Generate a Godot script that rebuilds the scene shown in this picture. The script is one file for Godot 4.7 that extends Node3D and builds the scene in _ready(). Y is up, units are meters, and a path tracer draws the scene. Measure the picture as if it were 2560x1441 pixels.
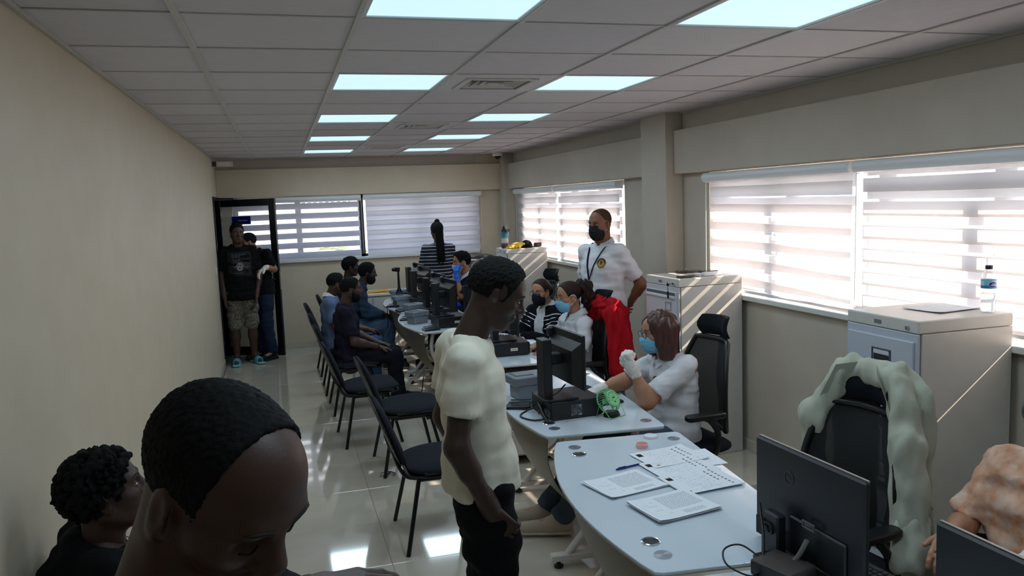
extends Node3D
# A registration office: camera, sky, sun and exposure first, then the room, then the things in it, then the people.

const CEIL := 2.591
const XL := -0.77
const XR := 3.25
const ZB := -11.25
const ZF := 2.0
const U := 0.61
var used := {}
var mats := {}
var noise := FastNoiseLite.new()

# ------------------------------------------------------------------ mesh building
class MB:
	var v := PackedVector3Array()
	var n := PackedVector3Array()
	var uv := PackedVector2Array()
	var c := PackedColorArray()
	var col := Color.WHITE
	var colored := false
	func vert(p: Vector3, q: Vector3, t := Vector2.ZERO) -> void:
		v.append(p)
		n.append(q)
		uv.append(t)
		if colored:
			c.append(col)
	func tri(p: Vector3, q: Vector3, r: Vector3, a := Vector3.ZERO, b := Vector3.ZERO, d := Vector3.ZERO, ta := Vector2.ZERO, tb := Vector2.ZERO, td := Vector2.ZERO) -> void:
		var g := (r - p).cross(q - p)
		if a == Vector3.ZERO:
			a = g.normalized()
			b = a
			d = a
		if g.dot(a + b + d) < 0.0:
			vert(p, a, ta)
			vert(r, d, td)
			vert(q, b, tb)
		else:
			vert(p, a, ta)
			vert(q, b, tb)
			vert(r, d, td)
	func quad(p: Vector3, q: Vector3, r: Vector3, s: Vector3, out := Vector3.ZERO) -> void:
		# corners in order round the face; out says which side it faces
		var g := (r - p).cross(q - p).normalized()
		if out != Vector3.ZERO and g.dot(out) < 0.0:
			g = -g
		tri(p, q, r, g, g, g, Vector2(0, 0), Vector2(1, 0), Vector2(1, 1))
		tri(p, r, s, g, g, g, Vector2(0, 0), Vector2(1, 1), Vector2(0, 1))
	func box(at: Vector3, size: Vector3, bev := 0.0, b := Basis()) -> void:
		var h := size * 0.5
		bev = minf(bev, minf(h.x, minf(h.y, h.z)) * 0.95)
		var ax := [b.x, b.y, b.z]
		var hs := [h.x, h.y, h.z]
		for i in 3:
			var j := (i + 1) % 3
			var k := (i + 2) % 3
			for s in [-1.0, 1.0]:
				var o: Vector3 = at + ax[i] * (s * hs[i])
				var e: Vector3 = ax[j] * (hs[j] - bev)
				var f: Vector3 = ax[k] * (hs[k] - bev)
				quad(o - e - f, o + e - f, o + e + f, o - e + f, ax[i] * s)
		if bev <= 0.0:
			return
		for i in 3:
			var j := (i + 1) % 3
			var k := (i + 2) % 3
			for s in [-1.0, 1.0]:
				for t in [-1.0, 1.0]:
					var e: Vector3 = ax[i] * (hs[i] - bev)
					var p: Vector3 = at + ax[j] * (s * hs[j]) + ax[k] * (t * (hs[k] - bev))
					var q: Vector3 = at + ax[j] * (s * (hs[j] - bev)) + ax[k] * (t * hs[k])
					quad(p - e, p + e, q + e, q - e, ax[j] * s + ax[k] * t)
		for sx in [-1.0, 1.0]:
			for sy in [-1.0, 1.0]:
				for sz in [-1.0, 1.0]:
					var o: Vector3 = at + b.x * (sx * (h.x - bev)) + b.y * (sy * (h.y - bev)) + b.z * (sz * (h.z - bev))
					var d: Vector3 = (b.x * sx + b.y * sy + b.z * sz).normalized()
					tri(o + b.x * (sx * bev), o + b.y * (sy * bev), o + b.z * (sz * bev), d, d, d)
	func grid(rows: Array, closed := false, flip := false) -> void:
		# rows of points, smooth; closed joins the last column to the first
		var h := rows.size()
		var w: int = rows[0].size()
		var nn := []
		for i in h:
			var r := PackedVector3Array()
			r.resize(w)
			for j in w:
				var l: Vector3 = rows[i][(j - 1 + w) % w] if closed or j > 0 else rows[i][j]
				var m: Vector3 = rows[i][(j + 1) % w] if closed or j < w - 1 else rows[i][j]
				var d: Vector3 = rows[maxi(i - 1, 0)][j]
				var e: Vector3 = rows[mini(i + 1, h - 1)][j]
				var g := (e - d).cross(m - l)
				if g.length() < 1e-10:
					var i2 := clampi(i, 1, h - 2) if h > 2 else i
					g = (rows[mini(i2 + 1, h - 1)][j] - rows[maxi(i2 - 1, 0)][j]).cross(rows[i2][(j + 1) % w] - rows[i2][(j - 1 + w) % w])
				r[j] = (g.normalized() if not flip else -g.normalized())
			nn.append(r)
		var last := w if closed else w - 1
		for i in h - 1:
			for j in last:
				var k := (j + 1) % w
				var ta := Vector2(float(j) / last, float(i) / (h - 1))
				var tb := Vector2(float(j + 1) / last, float(i) / (h - 1))
				var tc := Vector2(float(j + 1) / last, float(i + 1) / (h - 1))
				var td := Vector2(float(j) / last, float(i + 1) / (h - 1))
				tri(rows[i][j], rows[i][k], rows[i + 1][k], nn[i][j], nn[i][k], nn[i + 1][k], ta, tb, tc)
				tri(rows[i][j], rows[i + 1][k], rows[i + 1][j], nn[i][j], nn[i + 1][k], nn[i + 1][j], ta, tc, td)
	func tube(path: Array, r, sides := 8, caps := true, flat := 1.0, upv := Vector3.UP) -> void:
		var rows := []
		var m := path.size()
		var x := Vector3.ZERO
		for i in m:
			var t: Vector3 = (path[mini(i + 1, m - 1)] - path[maxi(i - 1, 0)]).normalized()
			if i == 0:
				x = t.cross(upv)
				if x.length() < 0.05:
					x = t.cross(Vector3.RIGHT)
			x = (x - t * x.dot(t)).normalized()
			var y := t.cross(x)
			var ring := PackedVector3Array()
			var rr: float = r[i] if r is Array or r is PackedFloat32Array else r
			for k in sides:
				var a := TAU * k / sides
				ring.append(path[i] + x * (cos(a) * rr) + y * (sin(a) * rr * flat))
			rows.append(ring)
		grid(rows, true, true)
		if caps:
			for e in [0, m - 1]:
				var o: Vector3 = (path[0] - path[1]).normalized() if e == 0 else (path[m - 1] - path[m - 2]).normalized()
				for k in range(1, sides - 1):
					tri(rows[e][0], rows[e][k], rows[e][k + 1], o, o, o)
	func lathe(prof: Array, seg := 20, at := Vector3.ZERO, b := Basis()) -> void:
		# prof: Vector2(radius, height) upward along the outside; sharp where it turns by more than 40 degrees
		var m := prof.size()
		for i in m - 1:
			var p: Vector2 = prof[i]
			var q: Vector2 = prof[i + 1]
			if p.distance_to(q) < 1e-7:
				continue
			var ns := Vector2(q.y - p.y, p.x - q.x).normalized()
			var na := ns
			var nb := ns
			if i > 0:
				var o: Vector2 = prof[i - 1]
				var t := Vector2(p.y - o.y, o.x - p.x).normalized()
				if t.dot(ns) > 0.75:
					na = (t + ns).normalized()
			if i < m - 2:
				var o: Vector2 = prof[i + 2]
				var t := Vector2(o.y - q.y, q.x - o.x).normalized()
				if t.dot(ns) > 0.75:
					nb = (t + ns).normalized()
			for k in seg:
				var a := TAU * k / seg
				var a2 := TAU * (k + 1) / seg
				var d := Vector3(cos(a), 0, sin(a))
				var d2 := Vector3(cos(a2), 0, sin(a2))
				var P := at + b * (d * p.x + Vector3(0, p.y, 0))
				var P2 := at + b * (d2 * p.x + Vector3(0, p.y, 0))
				var Q := at + b * (d * q.x + Vector3(0, q.y, 0))
				var Q2 := at + b * (d2 * q.x + Vector3(0, q.y, 0))
				var A := b * (d * na.x + Vector3(0, na.y, 0))
				var A2 := b * (d2 * na.x + Vector3(0, na.y, 0))
				var B := b * (d * nb.x + Vector3(0, nb.y, 0))
				var B2 := b * (d2 * nb.x + Vector3(0, nb.y, 0))
				var u0 := Vector2(float(k) / seg, 1.0 - float(i) / (m - 1))
				var u1 := Vector2(float(k + 1) / seg, u0.y)
				var w0 := Vector2(u0.x, 1.0 - float(i + 1) / (m - 1))
				var w1 := Vector2(u1.x, w0.y)
				if p.x > 1e-6:
					tri(P, P2, Q2, A, A2, B2, u0, u1, w1)
				if q.x > 1e-6:
					tri(P, Q2, Q, A, B2, B, u0, w1, w0)
	func prism(poly: PackedVector2Array, depth: float, xf := Transform3D(), bev := 0.0) -> void:
		# poly in local x, y; runs from z = 0 to z = depth
		var lay := [[0.0, poly], [depth, poly]]
		if bev > 0.0:
			var ins: Array = Geometry2D.offset_polygon(poly, -bev)
			if ins.size() == 1 and ins[0].size() == poly.size():
				# same vertex order is wanted; move each corner inward along its bisector
				pass
			var cn := PackedVector2Array()
			var m := poly.size()
			var area := 0.0
			for i in m:
				area += poly[i].cross(poly[(i + 1) % m])
			var sg := 1.0 if area > 0.0 else -1.0
			for i in m:
				var a := (poly[i] - poly[(i - 1 + m) % m]).normalized()
				var b := (poly[(i + 1) % m] - poly[i]).normalized()
				var na := Vector2(-a.y, a.x) * sg
				var nb := Vector2(-b.y, b.x) * sg
				var mid := (na + nb).normalized()
				cn.append(poly[i] + mid * (bev / maxf(0.4, mid.dot(na))))
			lay = [[0.0, cn], [bev, poly], [depth - bev, poly], [depth, cn]]
		var tr := Geometry2D.triangulate_polygon(poly)
		var z := xf.basis.z.normalized()
		for e in [0, lay.size() - 1]:
			var o := -z if e == 0 else z
			var pp: PackedVector2Array = lay[e][1]
			for t in range(0, tr.size(), 3):
				var q := []
				for k in 3:
					q.append(xf * Vector3(pp[tr[t + k]].x, pp[tr[t + k]].y, lay[e][0]))
				tri(q[0], q[1], q[2], o, o, o, pp[tr[t]], pp[tr[t + 1]], pp[tr[t + 2]])
		var m2 := poly.size()
		var cen := Vector2.ZERO
		for p in poly:
			cen += p / m2
		var ar := 0.0
		for i in m2:
			ar += poly[i].cross(poly[(i + 1) % m2])
		var sgn := 1.0 if ar > 0.0 else -1.0
		var fn := []
		for i in m2:
			var e := (poly[(i + 1) % m2] - poly[i]).normalized()
			fn.append(Vector2(e.y, -e.x) * sgn)
		for L in lay.size() - 1:
			var A: PackedVector2Array = lay[L][1]
			var B: PackedVector2Array = lay[L + 1][1]
			for i in m2:
				var j := (i + 1) % m2
				var f: Vector2 = fn[i]
				var n0: Vector2 = f
				var n1: Vector2 = f
				if fn[(i - 1 + m2) % m2].dot(f) > 0.8:
					n0 = (fn[(i - 1 + m2) % m2] + f).normalized()
				if fn[j].dot(f) > 0.8:
					n1 = (fn[j] + f).normalized()
				var zz := Vector3.ZERO
				if lay.size() > 2:
					zz = z * ([-1.0, 0.0, 1.0][L])
				var N0 := (xf.basis * Vector3(n0.x, n0.y, 0) + zz).normalized()
				var N1 := (xf.basis * Vector3(n1.x, n1.y, 0) + zz).normalized()
				var a := xf * Vector3(A[i].x, A[i].y, lay[L][0])
				var b := xf * Vector3(A[j].x, A[j].y, lay[L][0])
				var c2 := xf * Vector3(B[j].x, B[j].y, lay[L + 1][0])
				var d := xf * Vector3(B[i].x, B[i].y, lay[L + 1][0])
				tri(a, b, c2, N0, N1, N1)
				tri(a, c2, d, N0, N1, N0)
	func ball(at: Vector3, r: Vector3, b := Basis(), la := 10, lo := 14) -> void:
		for i in la:
			for j in lo:
				var q := []
				for e in [[i, j], [i, j + 1], [i + 1, j + 1], [i + 1, j]]:
					var th: float = PI * e[0] / la
					var ph: float = TAU * e[1] / lo
					q.append(Vector3(sin(th) * cos(ph), cos(th), sin(th) * sin(ph)))
				var P := []
				var N := []
				for d in q:
					P.append(at + b * (d * r))
					N.append((b * (d / r)).normalized())
				if i > 0:
					tri(P[0], P[1], P[2], N[0], N[1], N[2])
				if i < la - 1:
					tri(P[0], P[2], P[3], N[0], N[2], N[3])
	func add(m: ArrayMesh, xf := Transform3D()) -> void:
		var a := m.surface_get_arrays(0)
		var vv: PackedVector3Array = a[Mesh.ARRAY_VERTEX]
		var vn: PackedVector3Array = a[Mesh.ARRAY_NORMAL]
		var id: PackedInt32Array = a[Mesh.ARRAY_INDEX] if a[Mesh.ARRAY_INDEX] != null else PackedInt32Array(range(vv.size()))
		for i in id:
			vert(xf * vv[i], (xf.basis * vn[i]).normalized())
	func done() -> ArrayMesh:
		var a := []
		a.resize(Mesh.ARRAY_MAX)
		a[Mesh.ARRAY_VERTEX] = v
		a[Mesh.ARRAY_NORMAL] = n
		a[Mesh.ARRAY_TEX_UV] = uv
		if colored:
			a[Mesh.ARRAY_COLOR] = c
		var m := ArrayMesh.new()
		m.add_surface_from_arrays(Mesh.PRIMITIVE_TRIANGLES, a)
		return m

func boxm(size: Vector3, bev := 0.0, at := Vector3.ZERO, b := Basis()) -> ArrayMesh:
	var m := MB.new()
	m.box(at, size, bev, b)
	return m.done()
func tubem(path: Array, r, sides := 8, caps := true, flat := 1.0) -> ArrayMesh:
	var m := MB.new()
	m.tube(path, r, sides, caps, flat)
	return m.done()
func lathem(prof: Array, seg := 20) -> ArrayMesh:
	var m := MB.new()
	m.lathe(prof, seg)
	return m.done()
func prismm(poly: PackedVector2Array, depth: float, xf := Transform3D(), bev := 0.0) -> ArrayMesh:
	var m := MB.new()
	m.prism(poly, depth, xf, bev)
	return m.done()
func rrect(w: float, h: float, r: float, k := 5) -> PackedVector2Array:
	var p := PackedVector2Array()
	for q in 4:
		var c := Vector2([1, -1, -1, 1][q] * (w / 2 - r), [1, 1, -1, -1][q] * (h / 2 - r))
		for i in k + 1:
			var a := PI / 2 * (q + float(i) / k)
			p.append(c + Vector2(cos(a), sin(a)) * r)
	return p
func curve(pts: Array, per := 6) -> Array:
	# a smooth path through the points
	var out := []
	var m := pts.size()
	for i in m - 1:
		var a: Vector3 = pts[maxi(i - 1, 0)]
		var b: Vector3 = pts[i]
		var c: Vector3 = pts[i + 1]
		var d: Vector3 = pts[mini(i + 2, m - 1)]
		for k in per:
			out.append(b.cubic_interpolate(c, a, d, float(k) / per))
	out.append(pts[m - 1])
	return out
# extruded along y: a polygon in x, z standing on height y
func slab(poly: PackedVector2Array, y: float, h: float, bev := 0.0) -> ArrayMesh:
	return prismm(poly, h, Transform3D(Basis(Vector3(1, 0, 0), Vector3(0, 0, 1), Vector3(0, 1, 0)), Vector3(0, y, 0)), bev)

# ------------------------------------------------------------------ nodes
func numbered(called: String) -> String:
	used[called] = used.get(called, -1) + 1
	return called if used[called] == 0 else "%s_%03d" % [called, used[called]]
func thing(called: String, label: String, category: String, at := Vector3.ZERO, turn := 0.0, group := "") -> Node3D:
	var o := Node3D.new()
	o.name = numbered(called)
	add_child(o)
	o.position = at
	o.rotation.y = turn
	o.set_meta("label", label)
	o.set_meta("category", category)
	if group:
		o.set_meta("group", group)
	return o
func solo(called: String, label: String, category: String, mesh: Mesh, m: Material, at := Vector3.ZERO, turn := 0.0, group := "") -> MeshInstance3D:
	var o := MeshInstance3D.new()
	o.name = numbered(called)
	o.mesh = mesh
	o.material_override = m
	add_child(o)
	o.position = at
	o.rotation.y = turn
	o.set_meta("label", label)
	o.set_meta("category", category)
	if group:
		o.set_meta("group", group)
	return o
func struct(called: String) -> Node3D:
	var o := Node3D.new()
	o.name = called
	add_child(o)
	o.set_meta("kind", "structure")
	return o
func part(parent: Node3D, called: String, mesh: Mesh, m: Material, at := Vector3.ZERO, b := Basis()) -> MeshInstance3D:
	var o := MeshInstance3D.new()
	o.name = called
	o.mesh = mesh
	o.material_override = m
	parent.add_child(o, true)
	o.transform = Transform3D(b, at)
	return o
func dup(src: Node3D, label: String, at: Vector3, turn := 0.0) -> Node3D:
	var base: String = src.name
	if base.length() > 4 and base[-4] == "_" and base.right(3).is_valid_int():
		base = base.left(-4)
	var o: Node3D = src.duplicate()
	o.name = numbered(base)
	add_child(o)
	o.position = at
	o.rotation = Vector3(0, turn, 0)
	if label:
		o.set_meta("label", label)
	return o

# ------------------------------------------------------------------ materials
func rgb(r: int, g: int, b: int) -> Color:
	return Color8(r, g, b)
func mat(c: Color, rough := 0.6, metal := 0.0, spec := 0.5) -> StandardMaterial3D:
	var key := [c, rough, metal, spec]
	if mats.has(key):
		return mats[key]
	var m := StandardMaterial3D.new()
	m.albedo_color = c
	m.roughness = rough
	m.metallic = metal
	m.metallic_specular = spec
	mats[key] = m
	return m
func noisetex(freq: float, lo: Color, hi: Color, seed_ := 1, size := 256, octaves := 4, kind := FastNoiseLite.TYPE_SIMPLEX_SMOOTH) -> NoiseTexture2D:
	var f := FastNoiseLite.new()
	f.noise_type = kind
	f.frequency = freq
	f.seed = seed_
	f.fractal_octaves = octaves
	var t := NoiseTexture2D.new()
	t.width = size
	t.height = size
	t.seamless = true
	t.noise = f
	var g := Gradient.new()
	g.set_color(0, lo)
	g.set_color(1, hi)
	t.color_ramp = g
	return t
func heighttex(freq: float, seed_ := 1, size := 256, octaves := 4, kind := FastNoiseLite.TYPE_SIMPLEX_SMOOTH) -> NoiseTexture2D:
	return noisetex(freq, Color.BLACK, Color.WHITE, seed_, size, octaves, kind)
# a surface with mottled colour and fine relief, mapped from all sides
func rough_mat(lo: Color, hi: Color, freq: float, scale: float, rough: float, relief := 0.0, relief_freq := 0.1, seed_ := 3, spec := 0.5) -> StandardMaterial3D:
	var m := StandardMaterial3D.new()
	m.albedo_texture = noisetex(freq, lo, hi, seed_)
	m.uv1_triplanar = true
	m.uv1_scale = Vector3.ONE * scale
	m.roughness = rough
	m.metallic_specular = spec
	if relief > 0.0:
		m.heightmap_enabled = true
		m.heightmap_scale = relief
		m.heightmap_texture = heighttex(relief_freq, seed_ + 7)
	return m
func cloth(c: Color, rough := 0.9, sheen := 0.3, weave := 0.02) -> StandardMaterial3D:
	var key := ["cloth", c, rough, sheen]
	if mats.has(key):
		return mats[key]
	var m := StandardMaterial3D.new()
	m.albedo_color = c
	m.roughness = rough
	m.metallic_specular = 0.25
	m.rim_enabled = sheen > 0.0
	m.rim = sheen
	m.rim_tint = 0.7
	m.heightmap_enabled = true
	m.heightmap_scale = weave
	if not mats.has("weave"):
		mats["weave"] = heighttex(0.12, 21, 256, 3)
	m.heightmap_texture = mats["weave"]
	m.uv1_triplanar = true
	m.uv1_scale = Vector3.ONE * 6.0
	mats[key] = m
	return m
func glow(c: Color, energy: float) -> StandardMaterial3D:
	var m := StandardMaterial3D.new()
	m.albedo_color = Color(0.8, 0.8, 0.8)
	m.emission_enabled = true
	m.emission = c
	m.emission_energy_multiplier = energy
	m.roughness = 0.6
	return m

# ------------------------------------------------------------------ start
func _ready() -> void:
	noise.seed = 5
	noise.frequency = 1.0
	noise.fractal_type = FastNoiseLite.FRACTAL_FBM
	noise.fractal_octaves = 1
	noise.fractal_lacunarity = 2.1
	view_and_light()
	print("room"); build_room()
	build_windows()
	build_ceiling()
	print("furniture"); build_furniture()
	print("devices"); build_devices()
	print("people"); build_people()
	run_jobs()
	print("done")

func view_and_light() -> void:
	var cam := Camera3D.new()
	cam.name = "camera"
	cam.position = Vector3(0, 1.92, 0)
	cam.rotation = Vector3(-0.11, -0.28, -0.0375)
	cam.fov = 39.86
	cam.near = 0.05
	cam.far = 200.0
	add_child(cam)
	cam.current = true
	var env := Environment.new()
	env.background_mode = Environment.BG_SKY
	env.tonemap_mode = Environment.TONE_MAPPER_LINEAR
	env.tonemap_exposure = EXPOSURE
	env.sdfgi_enabled = true
	env.ssao_enabled = true
	env.ssil_enabled = true
	var sky := Sky.new()
	var sm := ProceduralSkyMaterial.new()
	sm.sky_top_color = rgb(150, 185, 232)
	sm.sky_horizon_color = rgb(226, 234, 242)
	sm.ground_horizon_color = rgb(226, 234, 242)
	sm.ground_bottom_color = rgb(190, 190, 186)
	sm.sun_curve = 0.05
	sm.energy_multiplier = SKY
	sky.sky_material = sm
	env.sky = sky
	var we := WorldEnvironment.new()
	we.name = "environment"
	we.environment = env
	add_child(we)
	# sun: low from the right and from behind the camera
	var sun := DirectionalLight3D.new()
	sun.name = "sun"
	sun.light_color = Color(1.0, 0.93, 0.84)
	sun.light_energy = SUN
	sun.light_angular_distance = 0.6
	sun.shadow_enabled = true
	sun.sky_mode = DirectionalLight3D.SKY_MODE_LIGHT_ONLY
	add_child(sun)
	sun.look_at_from_position(Vector3(1, 0.75, 0.25) * 5.0, Vector3.ZERO)
const EXPOSURE := 0.95
const SKY := 4.5
const SUN := 9.0
const PANEL := 0.7       # light of each ceiling panel
const PANEL_GLOW := 1.0   # what the eye sees of it

# ------------------------------------------------------------------ room shell
func wallpiece(o: Node3D, called: String, lo: Vector3, hi: Vector3, m: Material, bev := 0.0) -> void:
	part(o, called, boxm((hi - lo).abs(), bev), m, (lo + hi) * 0.5)
func build_room() -> void:
	var paint := rough_mat(rgb(205, 190, 167), rgb(211, 197, 176), 0.02, 0.6, 0.55, 0.05, 0.25, 4, 0.4)
	var paint2 := rough_mat(rgb(190, 180, 166), rgb(197, 187, 173), 0.02, 0.6, 0.62, 0.05, 0.25, 9, 0.35)
	var z0 := ZB - 0.25
	# left wall with the doorway at its far end
	var w := struct("wall_left")
	wallpiece(w, "wall_panel", Vector3(XL - 0.15, 0, -10.36), Vector3(XL, 2.75, ZF), paint)
	wallpiece(w, "wall_panel", Vector3(XL - 0.15, 2.1, ZB), Vector3(XL, 2.75, -10.36), paint)
	# back wall round its long window
	w = struct("wall_back")
	wallpiece(w, "wall_panel", Vector3(-2.6, 0, z0), Vector3(XR + 0.2, 1.2, ZB), paint)
	wallpiece(w, "wall_panel", Vector3(-2.6, 1.2, z0), Vector3(-0.6, 2.75, ZB), paint)
	wallpiece(w, "wall_panel", Vector3(2.76, 1.2, z0), Vector3(XR + 0.2, 2.75, ZB), paint)
	wallpiece(w, "wall_panel", Vector3(-0.6, 2.08, z0), Vector3(2.76, 2.75, ZB), paint2)
	wallpiece(w, "beam", Vector3(XL, 2.085, ZB), Vector3(XR, 2.455, ZB + 0.085), paint, 0.004)
	wallpiece(w, "column", Vector3(3.09, 0, ZB), Vector3(XR, CEIL + 0.05, ZB + 0.26), paint2, 0.004)
	# right wall round its windows, with the ring beam and the column
	w = struct("wall_right")
	var x1 := XR + 0.2
	wallpiece(w, "wall_panel", Vector3(XR, 0, ZB), Vector3(x1, 1.15, ZF), paint2)
	wallpiece(w, "wall_panel", Vector3(XR, 2.08, ZB), Vector3(x1, 2.75, ZF), paint2)
	wallpiece(w, "wall_panel", Vector3(XR, 1.15, ZB), Vector3(x1, 2.08, -10.55), paint2)
	wallpiece(w, "wall_panel", Vector3(XR, 1.15, -7.2), Vector3(x1, 2.08, -5.6), paint2)
	wallpiece(w, "wall_panel", Vector3(XR, 1.15, -2.05), Vector3(x1, 2.08, ZF), paint2)
	wallpiece(w, "beam", Vector3(3.165, 2.085, ZB + 0.26), Vector3(XR, 2.44, -6.48), paint2, 0.004)
	wallpiece(w, "beam", Vector3(3.165, 2.085, -6.02), Vector3(XR, 2.44, ZF), paint2, 0.004)
	wallpiece(w, "column", Vector3(3.09, 0, -6.48), Vector3(XR, CEIL + 0.05, -6.02), paint2, 0.005)
	wallpiece(w, "eave", Vector3(x1, 2.28, ZB - 0.6), Vector3(x1 + 0.42, 2.42, ZF), mat(rgb(205, 200, 190), 0.8))
	w = struct("wall_front")
	wallpiece(w, "wall_panel", Vector3(XL - 0.15, 0, ZF), Vector3(x1, 2.75, ZF + 0.2), paint)
	# the corridor beyond the doorway
	w = struct("wall_corridor")
	wallpiece(w, "wall_panel", Vector3(-2.6, 0, ZB), Vector3(-2.45, 2.75, -8.3), paint)
	wallpiece(w, "wall_panel", Vector3(-2.6, 0, -8.45), Vector3(XL - 0.15, 2.75, -8.3), paint)
	wallpiece(w, "ceiling_panel", Vector3(-2.6, 2.6, ZB), Vector3(XL - 0.15, 2.75, -8.3), paint)
	# floor of 60 cm polished tiles on a grout bed
	var f := struct("floor")
	part(f, "grout_bed", boxm(Vector3(6.2, 0.2, 13.6)), mat(rgb(120, 110, 98), 0.9), Vector3(0.4, -0.1035, -4.7))
	var tm := []
	for k in 4:
		var m := rough_mat([rgb(201, 191, 174), rgb(205, 196, 180), rgb(198, 188, 171), rgb(203, 194, 178)][k], [rgb(212, 203, 188), rgb(214, 206, 192), rgb(209, 200, 184), rgb(216, 207, 193)][k], 0.012, 0.9, 0.07, 0.0, 0.1, 30 + k, 0.75)
		m.clearcoat_enabled = true
		m.clearcoat = 0.8
		m.clearcoat_roughness = 0.04
		m.uv1_offset = Vector3(k * 0.37, k * 0.21, k * 0.53)
		tm.append(m)
	var tile := boxm(Vector3(0.598, 0.01, 0.598), 0.0012)
	var r := RandomNumberGenerator.new()
	r.seed = 4
	for i in range(-2, 6):
		for j in range(-4, 20):
			var x := 0.46 + 0.6 * i + 0.3
			var z := -0.52 - 0.6 * j + 0.3
			if x > 3.6 or z < ZB - 0.2 or z > ZF + 0.2 or x < -1.2:
				continue
			part(f, "floor_tile", tile, tm[r.randi() % 4], Vector3(x, -0.005, z))
	# skirting of tile
	var sk := mat(rgb(196, 188, 174), 0.2)
	var b := struct("baseboard_back")
	for i in 7:
		part(b, "skirting_tile", boxm(Vector3(0.597, 0.085, 0.012), 0.002), sk, Vector3(XL + 0.31 + 0.6 * i - (0.02 if i == 6 else 0.0), 0.0425, ZB + 0.006))
	b = struct("baseboard_left")
	for i in 18:
		var z := -10.06 + 0.6 * i
		part(b, "skirting_tile", boxm(Vector3(0.012, 0.085, 0.597), 0.002), sk, Vector3(XL + 0.006, 0.0425, z))
	b = struct("baseboard_right")
	for i in 20:
		var z := -10.65 + 0.6 * i
		if absf(z + 6.25) > 0.55:
			part(b, "skirting_tile", boxm(Vector3(0.012, 0.085, 0.597), 0.002), sk, Vector3(XR - 0.006, 0.0425, z))
	build_door()
	# light switch on the left wall
	var s := thing("light_switch", "white wall switch plate on the left wall beside the door", "switch", Vector3(XL, 1.22, -10.05), PI / 2)
	part(s, "plate", prismm(rrect(0.075, 0.12, 0.006), 0.008, Transform3D(), 0.002), mat(rgb(225, 222, 214), 0.4))
	part(s, "rocker", prismm(rrect(0.03, 0.06, 0.003), 0.006, Transform3D(Basis(Vector3.RIGHT, 0.06), Vector3(0, 0, 0.007)), 0.001), mat(rgb(235, 233, 228), 0.35))
	# emergency lamp box in the far upper corner of the left wall
	s = thing("emergency_light", "small white boxy emergency light high in the corner above the door", "light", Vector3(XL + 0.02, 2.51, -10.75), 0)
	part(s, "housing", boxm(Vector3(0.2, 0.07, 0.09), 0.008), mat(rgb(214, 208, 194), 0.5), Vector3(0.13, 0, 0))
	part(s, "bracket", boxm(Vector3(0.05, 0.06, 0.05), 0.004), mat(rgb(70, 62, 54), 0.5), Vector3(0.005, 0, 0))
	part(s, "lens", boxm(Vector3(0.16, 0.045, 0.004), 0.001), mat(rgb(232, 228, 216), 0.3), Vector3(0.13, 0, 0.046))

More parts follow.
